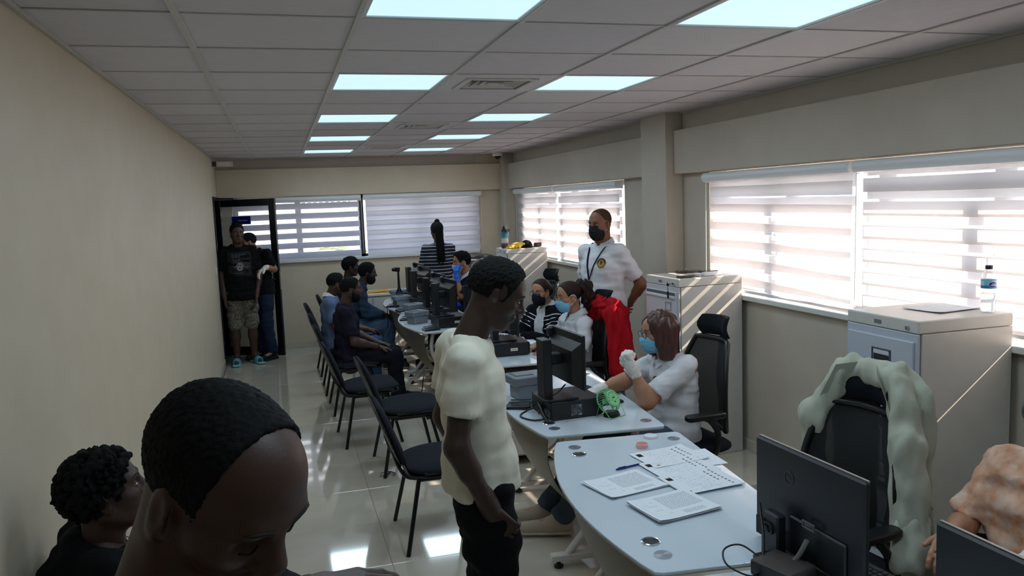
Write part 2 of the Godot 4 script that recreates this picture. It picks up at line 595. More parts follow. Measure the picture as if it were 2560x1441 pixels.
func build_door() -> void:
	var black := mat(rgb(16, 16, 17), 0.35, 0.0, 0.5)
	var d := struct("door_1")
	# frame in the doorway, then the leaf swung open against the back wall
	part(d, "frame_jamb", boxm(Vector3(0.17, 2.1, 0.045), 0.003), black, Vector3(XL - 0.07, 1.05, -10.38))
	part(d, "frame_jamb", boxm(Vector3(0.17, 2.1, 0.05), 0.003), black, Vector3(XL - 0.07, 1.05, -11.14))
	part(d, "frame_head", boxm(Vector3(0.17, 0.05, 0.8), 0.003), black, Vector3(XL - 0.07, 2.075, -10.76))
	var h := Vector3(-0.80, 0.0, -11.08)
	var e := Vector3(-0.045, 0.0, -10.72)
	var b := Basis(Vector3.UP, atan2(-(e - h).z, (e - h).x))
	var leaf := Node3D.new()
	leaf.name = "leaf"
	d.add_child(leaf)
	leaf.transform = Transform3D(b, h)
	var L := h.distance_to(e)
	part(leaf, "stile", boxm(Vector3(0.085, 2.05, 0.045), 0.004), black, Vector3(0.0425, 1.035, 0))
	part(leaf, "stile", boxm(Vector3(0.085, 2.05, 0.045), 0.004), black, Vector3(L - 0.0425, 1.035, 0))
	part(leaf, "rail", boxm(Vector3(L - 0.17, 0.09, 0.043), 0.004), black, Vector3(L / 2, 2.015, 0))
	part(leaf, "rail", boxm(Vector3(L - 0.17, 0.115, 0.043), 0.004), black, Vector3(L / 2, 0.07, 0))
	var glass := StandardMaterial3D.new()
	glass.albedo_color = Color(0.75, 0.8, 0.8, 0.13)
	glass.transparency = BaseMaterial3D.TRANSPARENCY_ALPHA
	glass.roughness = 0.03
	part(leaf, "glass_pane", boxm(Vector3(L - 0.17, 1.85, 0.006)), glass, Vector3(L / 2, 1.05, 0))
	var steel := mat(rgb(150, 150, 150), 0.3, 0.9)
	var hd := part(leaf, "handle", tubem([Vector3(0, 0, 0.03), Vector3(0, 0, 0.06), Vector3(-0.015, 0, 0.067), Vector3(-0.13, 0, 0.067)], 0.011, 8), black, Vector3(L - 0.05, 1.02, 0))
	part(hd, "rose", lathem([Vector2(0, 0), Vector2(0.022, 0), Vector2(0.022, 0.008), Vector2(0, 0.008)], 14), black, Vector3(0, 0, 0.022), Basis(Vector3.RIGHT, PI / 2))
	part(leaf, "lock_plate", boxm(Vector3(0.004, 0.24, 0.024), 0.001), steel, Vector3(L + 0.001, 1.0, 0))
	# door closer at the top
	var cl := part(leaf, "closer_body", boxm(Vector3(0.22, 0.055, 0.05), 0.006), mat(rgb(120, 120, 120), 0.4, 0.5), Vector3(0.18, 2.04, -0.045))
	part(cl, "closer_arm", tubem([Vector3(0.06, 0.035, 0), Vector3(-0.2, 0.045, -0.03)], 0.009, 6), black)
	# sign on the glass
	var sg := part(leaf, "sign_plate", prismm(rrect(0.26, 0.105, 0.008), 0.006, Transform3D(), 0.001), mat(rgb(22, 26, 122), 0.3), Vector3(0.36, 1.79, 0.004))
	var tm := TextMesh.new()
	tm.font = sysfont(false)
	tm.text = "Transacciones"
	tm.font_size = 16
	tm.pixel_size = 0.00125
	tm.depth = 0.001
	part(sg, "lettering", tm, mat(rgb(190, 195, 225), 0.4), Vector3(0.02, 0, 0.0066))

func sysfont(serif := false, bold := false) -> SystemFont:
	var f := SystemFont.new()
	f.font_names = PackedStringArray(["Droid Serif" if serif else "Droid Sans"])
	if bold:
		f.font_weight = 700
	return f

# ------------------------------------------------------------------ windows and blinds
func build_windows() -> void:
	var alu := mat(rgb(120, 120, 122), 0.4, 0.3)
	var dark := mat(rgb(38, 38, 40), 0.4)
	var sillm := mat(rgb(214, 214, 212), 0.4)
	var pane := StandardMaterial3D.new()
	pane.albedo_color = Color(0.9, 0.95, 0.95, 0.06)
	pane.transparency = BaseMaterial3D.TRANSPARENCY_ALPHA
	pane.roughness = 0.02
	# [name, along z?, from, to, bottom, top, mullions]
	var rows := [["window_1", true, -5.6, -2.05, 1.15, 2.08, [-4.72, -3.83, -3.05]], ["window_2", true, -10.55, -7.2, 1.15, 2.08, [-9.75, -8.9, -8.05]], ["window_3", false, -0.6, 2.76, 1.2, 2.08, [0.25, 1.1, 1.95]]]
	for r in rows:
		var w := struct(r[0])
		var along: bool = r[1]
		var base := Basis() if not along else Basis(Vector3.UP, PI / 2)
		# local frame: x along the wall, z into the room
		var o := Vector3((r[2] + r[3]) / 2, r[4], ZB - 0.13) if not along else Vector3(XR + 0.13, r[4], (r[2] + r[3]) / 2)
		if along:
			base = Basis(Vector3.UP, -PI / 2)
		w.transform = Transform3D(base, o)
		var L: float = r[3] - r[2]
		var h: float = r[5] - r[4]
		var fm := alu if along else dark
		part(w, "frame_rail", boxm(Vector3(L, 0.05, 0.06), 0.003), fm, Vector3(0, 0.025, 0))
		part(w, "frame_rail", boxm(Vector3(L, 0.05, 0.06), 0.003), fm, Vector3(0, h - 0.025, 0))
		for s in [-1, 1]:
			part(w, "frame_post", boxm(Vector3(0.07, h, 0.06), 0.003), fm, Vector3(s * (L / 2 - 0.035), h / 2, 0))
		var cuts := [-L / 2]
		for mz in r[6]:
			var lx: float = (mz - (r[2] + r[3]) / 2)
			cuts.append(lx)
			part(w, "mullion", boxm(Vector3(0.075, h, 0.06), 0.003), fm, Vector3(lx, h / 2, 0))
		cuts.append(L / 2)
		for k in cuts.size() - 1:
			var a: float = minf(cuts[k], cuts[k + 1])
			var b: float = maxf(cuts[k], cuts[k + 1])
			part(w, "glass_pane", boxm(Vector3(b - a - 0.01, h - 0.02, 0.005)), pane, Vector3((a + b) / 2, h / 2, 0))
			if along and k % 2 == 1:
				var latch := MB.new()
				latch.tube(curve([Vector3(0, 0.1, 0), Vector3(0.035, 0.08, 0.01), Vector3(0.04, -0.02, 0.01), Vector3(0.01, -0.05, 0)]), 0.007, 6)
				latch.box(Vector3(0, -0.06, 0), Vector3(0.02, 0.06, 0.02), 0.003)
				part(w, "latch", latch.done(), alu, Vector3(a + 0.05, h * 0.5, 0.035))
		if along:
			part(w, "sill", boxm(Vector3(L, 0.035, 0.2), 0.004), sillm, Vector3(0, 0.0, 0.08))
		else:
			part(w, "sill", boxm(Vector3(L, 0.03, 0.2), 0.004), sillm, Vector3(0, -0.002, 0.08))
	# blinds: [label, along z?, from, to, top, bottom, gap between front and rear bands, sway]
	blind("white zebra roller blind with wavy bands on the near right window, left half", true, -5.55, -3.9, 1.19, 0.684, 0.02, 1)
	blind("white zebra roller blind on the near right window behind the water bottle", true, -3.86, -2.1, 1.195, 0.316, 0.0, 2)
	blind("white zebra roller blind on the far right window, half next to the corner", true, -10.75, -9.1, 1.17, 0.684, 0.0, 3)
	blind("white zebra roller blind on the far right window behind the standing supervisor", true, -9.06, -7.22, 1.17, 0.684, 0.0, 4)
	blind("grey banded zebra roller blind set open on the back window beside the door", false, -0.62, 1.09, 1.21, 0.0, 0.0, 5)
	blind("white zebra roller blind drawn closed on the back window behind the striped top", false, 1.13, 2.8, 1.21, 0.5, 0.0, 6)
	build_outside()

func blind(label: String, along: bool, from: float, to: float, bottom: float, shut: float, sway: float, seed_: int) -> void:
	var top := 2.075
	var L := to - from
	var t := thing("roller_blind", label, "blind", Vector3.ZERO, 0.0, "zebra roller blinds")
	t.transform = Transform3D(Basis(Vector3.UP, -PI / 2), Vector3(XR, 0, (from + to) / 2)) if along else Transform3D(Basis(), Vector3((from + to) / 2, 0, ZB))
	# valance: a quarter-round box
	var white := mat(rgb(226, 228, 230), 0.35)
	var prof := PackedVector2Array([Vector2(0, 0), Vector2(0.075, 0.012), Vector2(0.088, 0.03), Vector2(0.09, 0.05), Vector2(0.085, 0.066), Vector2(0.07, 0.077), Vector2(0, 0.08)])
	var val := part(t, "valance", prismm(prof, L, Transform3D(Basis(Vector3(0, 0, 1), Vector3(0, 1, 0), Vector3(1, 0, 0)), Vector3(-L / 2, top - 0.08, 0.008))), white)
	for s in [-1, 1]:
		part(val, "end_cap", prismm(prof, 0.004, Transform3D(Basis(Vector3(0, 0, 1), Vector3(0, 1, 0), Vector3(1, 0, 0)), Vector3(s * (L / 2 + 0.001) - 0.002, top - 0.081, 0.006))), mat(rgb(236, 237, 238), 0.4))
	var fab := StandardMaterial3D.new()
	fab.albedo_color = rgb(206, 202, 204) if along else rgb(196, 197, 206)
	fab.roughness = 0.9
	fab.backlight_enabled = true
	fab.backlight = Color(0.78, 0.76, 0.76) if along else Color(0.62, 0.62, 0.65)
	var net := StandardMaterial3D.new()
	net.albedo_color = Color(0.95, 0.95, 0.96, 0.35 if along else 0.22)
	net.transparency = BaseMaterial3D.TRANSPARENCY_ALPHA
	net.roughness = 0.9
	net.backlight_enabled = true
	net.backlight = Color(0.9, 0.9, 0.92)
	var P := 0.133
	var solid := 0.078
	var w := L - 0.05
	var y0 := bottom + 0.03
	var y1 := top - 0.07
	# the front and rear runs of the loop of cloth
	for layer in 2:
		var zz := 0.035 if layer == 0 else 0.006
		var off := 0.0 if layer == 0 else (P * shut)
		var k := 0
		var y := y0 - off
		while y < y1:
			for half in 2:
				var a := maxf(y if half == 0 else y + solid, y0)
				var b := minf(y + solid if half == 0 else y + P, y1)
				if b - a < 0.004:
					continue
				var m := MB.new()
				var rows := []
				for e in [a, b]:
					var row := PackedVector3Array()
					for q in 17:
						var u := float(q) / 16
						var fall: float = sway * (1.0 - (e - bottom) / (y1 - bottom)) * smoothstep(0.3, 1.0, u) * (2.2 if layer == 0 else 0.4)
						var wav: float = 0.003 * sin(u * 9.0 + e * 3.0 + seed_) + sway * 0.35 * sin(u * 11.0 + e * 14.0) * (1.0 - (e - bottom) / (y1 - bottom))
						row.append(Vector3(-w / 2 + w * u, e - fall * 1.1 + wav * 0.4, zz + absf(wav) * 0.8))
					rows.append(row)
				m.grid(rows, false)
				part(t, "cloth_band" if half == 0 else "net_band", m.done(), fab if half == 0 else net)
			y += P
			k += 1
	part(t, "bottom_bar", boxm(Vector3(w, 0.03, 0.022), 0.006), white, Vector3(0, bottom + 0.015 - sway * 0.5, 0.022))
	var cord := tubem([Vector3(0, 0, 0), Vector3(0, -0.75, 0.005)], 0.0025, 5)
	part(t, "cord", cord, mat(rgb(225, 225, 222), 0.5), Vector3(-L / 2 - 0.015 if along else L / 2 + 0.005, top - 0.06, 0.05))

func build_outside() -> void:
	# what lies beyond the panes: paving, the neighbouring white house, a palm
	var g := struct("ground_outside")
	part(g, "paving", boxm(Vector3(60, 0.2, 60)), rough_mat(rgb(176, 170, 160), rgb(196, 190, 180), 0.05, 0.3, 0.9), Vector3(5, -0.45, -10))
	var h := thing("neighbouring_house", "white neighbouring house with barred windows seen through the back blind", "building", Vector3(0.8, -0.3, -18.0), 0)
	var wm := mat(rgb(228, 226, 224), 0.85)
	part(h, "wall", boxm(Vector3(16, 6, 0.3)), wm)
	h.get_child(0).position = Vector3(0, 3, -0.15)
	var dk := mat(rgb(118, 124, 140), 0.3)
	for k in 4:
		var fx: float = [-2.1, 0.15, 2.4, -5.0][k]
		var f := part(h, "window", boxm(Vector3(1.15, 0.9, 0.06), 0.004), dk, Vector3(fx, 2.75, 0.02))
		for q in 9:
			part(f, "bar", boxm(Vector3(0.035, 0.9, 0.03)), mat(rgb(236, 236, 238), 0.6), Vector3(-0.5 + q * 0.125, 0, 0.05))
	part(h, "pillar", boxm(Vector3(0.18, 6, 0.18), 0.004), wm, Vector3(1.75, 3, 2.2))
	var p := thing("areca_palm", "yellow-green palm outside the back window beside the blind gap", "palm", Vector3(1.55, -0.3, -14.6), 0)
	var leaf := mat(rgb(142, 164, 58), 0.5)
	var r := RandomNumberGenerator.new()
	r.seed = 11
	part(p, "stem", tubem([Vector3(0, 0, 0), Vector3(0.02, 0.5, 0), Vector3(0, 1.0, 0.03)], [0.06, 0.05, 0.04], 7), mat(rgb(120, 120, 70), 0.7))
	for k in 14:
		var a := TAU * k / 14 + r.randf() * 0.3
		var m := MB.new()
		var L := r.randf_range(0.8, 1.25)
		var rise := r.randf_range(0.5, 1.3)
		var path := []
		for q in 7:
			var u := q / 6.0
			path.append(Vector3(cos(a) * L * u * 0.75, 1.0 + rise * u - 0.75 * u * u, sin(a) * L * u * 0.75))
		m.tube(path, 0.008, 4)
		for q in range(1, 7):
			for s in [-1, 1]:
				for e in 2:
					var c: Vector3 = path[q - 1].lerp(path[q], 0.5 * e)
					var side: Vector3 = Vector3(-sin(a), -0.25, cos(a)) * s
					var tip: Vector3 = c + side * 0.2 + Vector3(cos(a), 0.1, sin(a)) * 0.12
					var mid: Vector3 = c.lerp(tip, 0.5) + Vector3(cos(a), 0, sin(a)) * 0.02 + Vector3(0, 0.03, 0)
					m.tri(c, mid + Vector3(0, 0.01, 0), tip)
					m.tri(c, tip, mid - Vector3(cos(a), 0, sin(a)) * 0.035)
		part(p, "frond", m.done(), leaf)

# ------------------------------------------------------------------ ceiling
func gx(i: int) -> float:
	return U * (i - 0.4794)
func gz(j: int) -> float:
	return -U * (4.8602 + j)
func build_ceiling() -> void:
	var c := struct("ceiling")
	part(c, "slab", boxm(Vector3(4.6, 0.12, ZF - ZB + 0.5)), mat(rgb(150, 148, 146), 0.9), Vector3((XL + XR) / 2, CEIL + 0.12, (ZF + ZB) / 2))
	var tm := []
	for k in 3:
		tm.append(rough_mat([rgb(208, 203, 208), rgb(212, 207, 211), rgb(205, 200, 205)][k], [rgb(213, 208, 213), rgb(216, 211, 215), rgb(210, 205, 210)][k], 0.04, 0.8, 0.85, 0.03, 0.3, 50 + k, 0.3))
	var bar := mat(rgb(200, 197, 194), 0.5)
	var lights := []
	for j in range(-4, 14):
		if posmod(j + 1, 3) == 0:
			for i in [1, 3]:
				lights.append(Vector2i(i, j))
	var vents := [Vector2i(2, 2), Vector2i(2, 6), Vector2i(2, 10)]
	var r := RandomNumberGenerator.new()
	r.seed = 9
	for j in range(-12, 14):
		var za := minf(gz(j), ZF)
		var zb := maxf(gz(j + 1), ZB)
		if za - zb < 0.05 or za < ZB:
			continue
		for i in range(-1, 6):
			var cell := Vector2i(i, j)
			if lights.has(cell) or vents.has(cell):
				continue
			var xa := maxf(gx(i), XL)
			var xb := minf(gx(i + 1), XR)
			part(c, "ceiling_tile", boxm(Vector3(xb - xa - 0.006, 0.014, za - zb - 0.006), 0.003), tm[r.randi() % 3], Vector3((xa + xb) / 2, CEIL + 0.008 + r.randf() * 0.0015, (za + zb) / 2), Basis(Vector3.RIGHT, (r.randf() - 0.5) * 0.002))
	for i in range(0, 6):
		part(c, "runner", boxm(Vector3(0.026 if i == 0 else 0.02, 0.008, ZF - ZB), 0.001), bar, Vector3(gx(i), CEIL - 0.002, (ZF + ZB) / 2))
	for j in range(-11, 14):
		if gz(j) > ZB and gz(j) < ZF:
			part(c, "cross_bar", boxm(Vector3(XR - XL, 0.006, 0.012), 0.001), bar, Vector3((XL + XR) / 2, CEIL - 0.0005, gz(j)))
	for s in 2:
		part(c, "edge_trim", boxm(Vector3(0.02, 0.018, ZF - ZB), 0.002), mat(rgb(186, 180, 172), 0.5), Vector3([XL + 0.01, XR - 0.01][s], CEIL - 0.006, (ZF + ZB) / 2))
	# light panels: 60 cm squares
	var face := glow(Color(0.80, 0.95, 1.0), PANEL_GLOW)
	var rim := mat(rgb(214, 222, 228), 0.4)
	var places := ["", ""]
	var n := {1: 0, 3: 0}
	var ord := ["nearest", "second nearest", "third nearest", "second farthest", "farthest"]
	for cell in lights:
		var j: int = cell.y
		var k := (j + 1) / 3
		if gz(j) > ZF - 0.3 or gz(j + 1) < ZB:
			continue
		var row := "left-hand row, next to the bare tiles" if cell.x == 1 else "right-hand row, towards the windows"
		var lab: String = "square white ceiling panel light, %s of the %s" % [ord[k], row] if k >= 0 else "square ceiling panel light above the photographer, out of view, %s row" % ("left" if cell.x == 1 else "right")
		var t := thing("ceiling_light", lab, "ceiling light", Vector3(gx(cell.x) + U / 2, CEIL, gz(j) - U / 2), 0, "ceiling panel lights")
		var fr := MB.new()
		for s in [-1, 1]:
			fr.box(Vector3(s * 0.288, 0.004, 0), Vector3(0.016, 0.014, 0.592), 0.002)
			fr.box(Vector3(0, 0.004, s * 0.288), Vector3(0.56, 0.014, 0.016), 0.002)
		part(t, "frame", fr.done(), rim)
		part(t, "diffuser", boxm(Vector3(0.56, 0.006, 0.56)), face, Vector3(0, 0.006, 0))
		var l := AreaLight3D.new()
		l.name = "panel_lamp"
		l.area_size = Vector2(0.55, 0.55)
		l.light_color = Color(0.84, 0.94, 1.0)
		l.light_energy = PANEL
		l.shadow_enabled = true
		l.set("omni_range", 20.0)
		l.set("area_range", 20.0)
		t.add_child(l)
		l.transform = Transform3D(Basis(Vector3.RIGHT, -PI / 2), Vector3(0, -0.004, 0))
	# air vents
	var vm := mat(rgb(206, 202, 199), 0.5)
	var vk := 0
	for cell in vents:
		var t := thing("air_vent", ["square white louvred air vent in the ceiling nearest the camera", "square white louvred air vent in the ceiling, middle one", "square white louvred air vent in the ceiling nearest the back wall"][vk], "vent", Vector3(gx(cell.x) + U / 2, CEIL, gz(cell.y) - U / 2), 0, "ceiling air vents")
		vk += 1
		var fr := MB.new()
		for s in [-1, 1]:
			fr.box(Vector3(s * 0.24, 0.002, 0), Vector3(0.12, 0.012, 0.6), 0.002)
			fr.box(Vector3(0, 0.002, s * 0.24), Vector3(0.36, 0.012, 0.12), 0.002)
		part(t, "tile_frame", fr.done(), tm[1])
		var rf := MB.new()
		for s in [-1, 1]:
			rf.box(Vector3(s * 0.19, -0.008, 0), Vector3(0.03, 0.012, 0.41), 0.003)
			rf.box(Vector3(0, -0.008, s * 0.19), Vector3(0.35, 0.012, 0.03), 0.003)
		part(t, "rim", rf.done(), vm)
		part(t, "duct_mouth", boxm(Vector3(0.36, 0.01, 0.36)), mat(rgb(22, 22, 22), 0.9), Vector3(0, 0.045, 0))
		for q in 4:
			for s in 4:
				var half := 0.165 - q * 0.04
				var m := MB.new()
				m.quad(Vector3(-half, -0.006, half), Vector3(half, -0.006, half), Vector3(half - 0.03, 0.03, half - 0.03), Vector3(-half + 0.03, 0.03, half - 0.03), Vector3(0, -1, 1))
				m.quad(Vector3(-half, -0.0045, half + 0.0015), Vector3(half, -0.0045, half + 0.0015), Vector3(half - 0.03, 0.0315, half - 0.0285), Vector3(-half + 0.03, 0.0315, half - 0.0285), Vector3(0, 1, 1))
				part(t, "louvre", m.done(), vm, Vector3.ZERO, Basis(Vector3.UP, PI / 2 * s))
	# dome camera by the far corner
	var t := thing("dome_camera", "small white dome security camera on the ceiling by the far right corner", "camera", Vector3(2.98, CEIL, -10.85), 0)
	part(t, "base", lathem([Vector2(0, -0.05), Vector2(0.055, -0.05), Vector2(0.07, -0.035), Vector2(0.072, 0), Vector2(0, 0)], 20), mat(rgb(225, 222, 218), 0.4))
	part(t, "dome", lathem([Vector2(0, -0.095), Vector2(0.02, -0.092), Vector2(0.036, -0.08), Vector2(0.045, -0.06), Vector2(0.046, -0.045)], 18), mat(rgb(20, 20, 24), 0.08))

# ------------------------------------------------------------------ smooth solids: capsules and ellipsoids joined with a smooth minimum, meshed as surface nets
class Blob:
	# 0 kind, 1 a / centre, 2 b, 3 ra, 4 rb, 5 k, 6 flat axis, 7 flat factor, 8 cuts, 9 removes, 10 radii, 11 inverse basis, 12 lo, 13 hi
	var P := []
	func cone(a: Vector3, b: Vector3, ra: float, rb: float, k := 0.02, fn := Vector3.ZERO, ff := 1.0, cuts := [], sub := false) -> Blob:
		var e := maxf(ra, rb)
		if fn != Vector3.ZERO and ff > 1.0:
			e *= ff
		P.append([0, a, b, ra, rb, k, fn, 0.0 if fn == Vector3.ZERO else 1.0 / ff - 1.0, cuts, sub, Vector3.ZERO, Basis(), a.min(b) - Vector3.ONE * e, a.max(b) + Vector3.ONE * e])
		return self
	func ell(c: Vector3, r: Vector3, k := 0.02, b := Basis(), cuts := [], sub := false) -> Blob:
		var q := Vector3(absf(b.x.x) * r.x + absf(b.y.x) * r.y + absf(b.z.x) * r.z, absf(b.x.y) * r.x + absf(b.y.y) * r.y + absf(b.z.y) * r.z, absf(b.x.z) * r.x + absf(b.y.z) * r.y + absf(b.z.z) * r.z)
		P.append([1, c, c, 0.0, 0.0, k, Vector3.ZERO, 0.0, cuts, sub, r, b.transposed(), c - q, c + q])
		return self
	func chain(pts: Array, rs: Array, k := 0.02) -> Blob:
		for i in pts.size() - 1:
			cone(pts[i], pts[i + 1], rs[i], rs[i + 1], k)
		return self
	func dist(p: Vector3) -> float:
		var e := 0.3
		for q in P:
			var d := 0.0
			if q[0] == 0:
				var pa: Vector3 = p - q[1]
				var ba: Vector3 = q[2] - q[1]
				if q[7] != 0.0:
					pa += q[6] * (pa.dot(q[6]) * q[7])
					ba += q[6] * (ba.dot(q[6]) * q[7])
				var h := clampf(pa.dot(ba) / maxf(ba.dot(ba), 1e-9), 0.0, 1.0)
				d = (pa - ba * h).length() - (q[3] + (q[4] - q[3]) * h)
			else:
				var l: Vector3 = q[11] * (p - q[1])
				var k0: float = (l / q[10]).length()
				var k1: float = (l / (q[10] * q[10])).length()
				d = k0 * (k0 - 1.0) / maxf(k1, 1e-6)
			for c in q[8]:
				d = maxf(d, c.distance_to(p))
			if q[9]:
				e = -smin_(-e, d, q[5])
			else:
				e = smin_(e, d, q[5])
		return e
	func smin_(a: float, b: float, k: float) -> float:
		var h := maxf(k - absf(a - b), 0.0) / maxf(k, 1e-6)
		return minf(a, b) - h * h * k * 0.25
	# the first point of the surface on the way from p along dir
	func surf(p: Vector3, dir: Vector3, lift := 0.0) -> Vector3:
		for i in 60:
			var d := dist(p)
			if d < 0.0004:
				break
			p += dir * minf(d * 0.8, 0.02)
		return p - dir * lift
	func net(cell: float, V: PackedVector3Array, I: PackedInt32Array) -> void:
		var lo := Vector3.ONE * 1e9
		var hi := -lo
		for q in P:
			if not q[9]:
				lo = lo.min(q[12])
				hi = hi.max(q[13])
		lo -= Vector3.ONE * cell * 2.5
		hi += Vector3.ONE * cell * 2.5
		var nx := int((hi.x - lo.x) / cell) + 2
		var ny := int((hi.y - lo.y) / cell) + 2
		var nz := int((hi.z - lo.z) / cell) + 2
		var g := PackedFloat32Array()
		g.resize(nx * ny * nz)
		g.fill(0.3)
		var sy := nx
		var sz := nx * ny
		for q in P:
			var k: float = q[5]
			var m: float = k + cell * 2.0
			var a: Vector3 = q[1]
			var cuts: Array = q[8]
			var nc := cuts.size()
			var sub: bool = q[9]
			var x0 := maxi(0, int((q[12].x - m - lo.x) / cell))
			var x1 := mini(nx, int((q[13].x + m - lo.x) / cell) + 2)
			var y0 := maxi(0, int((q[12].y - m - lo.y) / cell))
			var y1 := mini(ny, int((q[13].y + m - lo.y) / cell) + 2)
			var z0 := maxi(0, int((q[12].z - m - lo.z) / cell))
			var z1 := mini(nz, int((q[13].z + m - lo.z) / cell) + 2)
			var round_: bool = q[0] == 1
			var r: Vector3 = q[10]
			var ri := Vector3.ONE / r if round_ else Vector3.ZERO
			var inv: Basis = q[11]
			var fn: Vector3 = q[6]
			var ff: float = q[7]
			var ba: Vector3 = q[2] - a
			if ff != 0.0:
				ba += fn * (ba.dot(fn) * ff)
			var bi := 1.0 / maxf(ba.dot(ba), 1e-9)
			var ra: float = q[3]
			var dr: float = q[4] - ra
			var ki := 1.0 / maxf(k, 1e-6)
			for z in range(z0, z1):
				for y in range(y0, y1):
					var at := z * sz + y * sy + x0
					var p := Vector3(lo.x + x0 * cell, lo.y + y * cell, lo.z + z * cell)
					for x in range(x0, x1):
						var d: float
						if round_:
							var l := (inv * (p - a)) * ri
							var k0 := l.length()
							d = k0 * (k0 - 1.0) / maxf((l * ri).length(), 1e-6)
						else:
							var pa := p - a
							if ff != 0.0:
								pa += fn * (pa.dot(fn) * ff)
							var h := clampf(pa.dot(ba) * bi, 0.0, 1.0)
							d = (pa - ba * h).length() - ra - dr * h
						if nc > 0:
							for c in nc:
								d = maxf(d, cuts[c].distance_to(p))
						var e := g[at]
						if sub:
							var w := k - absf(d + e)
							if w > 0.0:
								w *= ki
								g[at] = maxf(e, -d) + w * w * k * 0.25
							elif -d > e:
								g[at] = -d
						else:
							var w := k - absf(d - e)
							if w > 0.0:
								w *= ki
								g[at] = minf(e, d) - w * w * k * 0.25
							elif d < e:
								g[at] = d
						at += 1
						p.x += cell
		var id := PackedInt32Array()
		id.resize(nx * ny * nz)
		id.fill(-1)
		var live := PackedInt32Array()
		var off := [0, 1, sy, sy + 1, sz, sz + 1, sz + sy, sz + sy + 1]
		var edges := [[0, 1], [2, 3], [4, 5], [6, 7], [0, 2], [1, 3], [4, 6], [5, 7], [0, 4], [1, 5], [2, 6], [3, 7]]
		var co := [Vector3(0, 0, 0), Vector3(1, 0, 0), Vector3(0, 1, 0), Vector3(1, 1, 0), Vector3(0, 0, 1), Vector3(1, 0, 1), Vector3(0, 1, 1), Vector3(1, 1, 1)]
		var o6 := sz + sy
		for z in nz - 1:
			for y in ny - 1:
				var at := z * sz + y * sy
				var l4 := int(g[at] < 0.0) + int(g[at + sy] < 0.0) + int(g[at + sz] < 0.0) + int(g[at + o6] < 0.0)
				for x in nx - 1:
					var r4 := int(g[at + 1] < 0.0) + int(g[at + sy + 1] < 0.0) + int(g[at + sz + 1] < 0.0) + int(g[at + o6 + 1] < 0.0)
					var t := l4 + r4
					if t > 0 and t < 8:
						var s := Vector3.ZERO
						var n := 0
						for e in edges:
							var fa := g[at + off[e[0]]]
							var fb := g[at + off[e[1]]]
							if (fa < 0.0) != (fb < 0.0):
								s += co[e[0]].lerp(co[e[1]], fa / (fa - fb))
								n += 1
						id[at] = V.size()
						V.append(lo + (Vector3(x, y, z) + s / n) * cell)
						live.append(at)
					l4 = r4
					at += 1
		var ax := [1, sy, sz]
		for at in live:
			for d in 3:
				var s0 := g[at] < 0.0
				if s0 == (g[at + ax[d]] < 0.0):
					continue
				var u: int = ax[(d + 1) % 3]
				var w: int = ax[(d + 2) % 3]
				if at - u - w < 0:
					continue
				var a := id[at]
				var b := id[at - u]
				var c := id[at - u - w]
				var e := id[at - w]
				if b < 0 or c < 0 or e < 0:
					continue
				if s0:
					I.append_array(PackedInt32Array([a, c, b, a, e, c]))
				else:
					I.append_array(PackedInt32Array([a, b, c, a, c, e]))

# blobs meshed together as one surface; wr = [amount, frequency (Vector3)] adds folds
class Job:
	var node: MeshInstance3D
	var blobs := []
	var cells := []
	var wr := []
	var arrays := []
	var nz: FastNoiseLite
	func run() -> void:
		var V := PackedVector3Array()
		var I := PackedInt32Array()
		for i in blobs.size():
			blobs[i].net(cells[i], V, I)
		var N := PackedVector3Array()
		for pass_ in 2:
			N = PackedVector3Array()
			N.resize(V.size())
			for t in range(0, I.size(), 3):
				var a := V[I[t]]
				var g := (V[I[t + 2]] - a).cross(V[I[t + 1]] - a)
				N[I[t]] += g
				N[I[t + 1]] += g
				N[I[t + 2]] += g
			for i in N.size():
				N[i] = N[i].normalized()
			if pass_ == 0:
				if wr.is_empty():
					break
				for w in wr:
					var amp: float = w[0]
					var f: Vector3 = w[1]
					var o: Vector3 = w[2] if w.size() > 2 else Vector3.ZERO
					for i in V.size():
						V[i] += N[i] * (amp * nz.get_noise_3dv(V[i] * f + o) * 1.5)
		arrays.resize(Mesh.ARRAY_MAX)
		arrays[Mesh.ARRAY_VERTEX] = V
		arrays[Mesh.ARRAY_NORMAL] = N
		arrays[Mesh.ARRAY_INDEX] = I
var jobs: Array[Job] = []
func blob(parent: Node3D, called: String, blobs: Array, cells: Array, m: Material, wr := []) -> MeshInstance3D:
	var o := part(parent, called, null, m)
	var j := Job.new()
	j.node = o
	j.blobs = blobs
	j.cells = cells
	j.wr = wr
	j.nz = noise
	jobs.append(j)
	return o
func run_jobs() -> void:
	var id := WorkerThreadPool.add_group_task(func(i: int) -> void: jobs[i].run(), jobs.size(), -1, true)
	WorkerThreadPool.wait_for_group_task_completion(id)
	for j in jobs:
		var m := ArrayMesh.new()
		if j.arrays[Mesh.ARRAY_INDEX].size() > 0:
			m.add_surface_from_arrays(Mesh.PRIMITIVE_TRIANGLES, j.arrays)
		j.node.mesh = m
	jobs.clear()

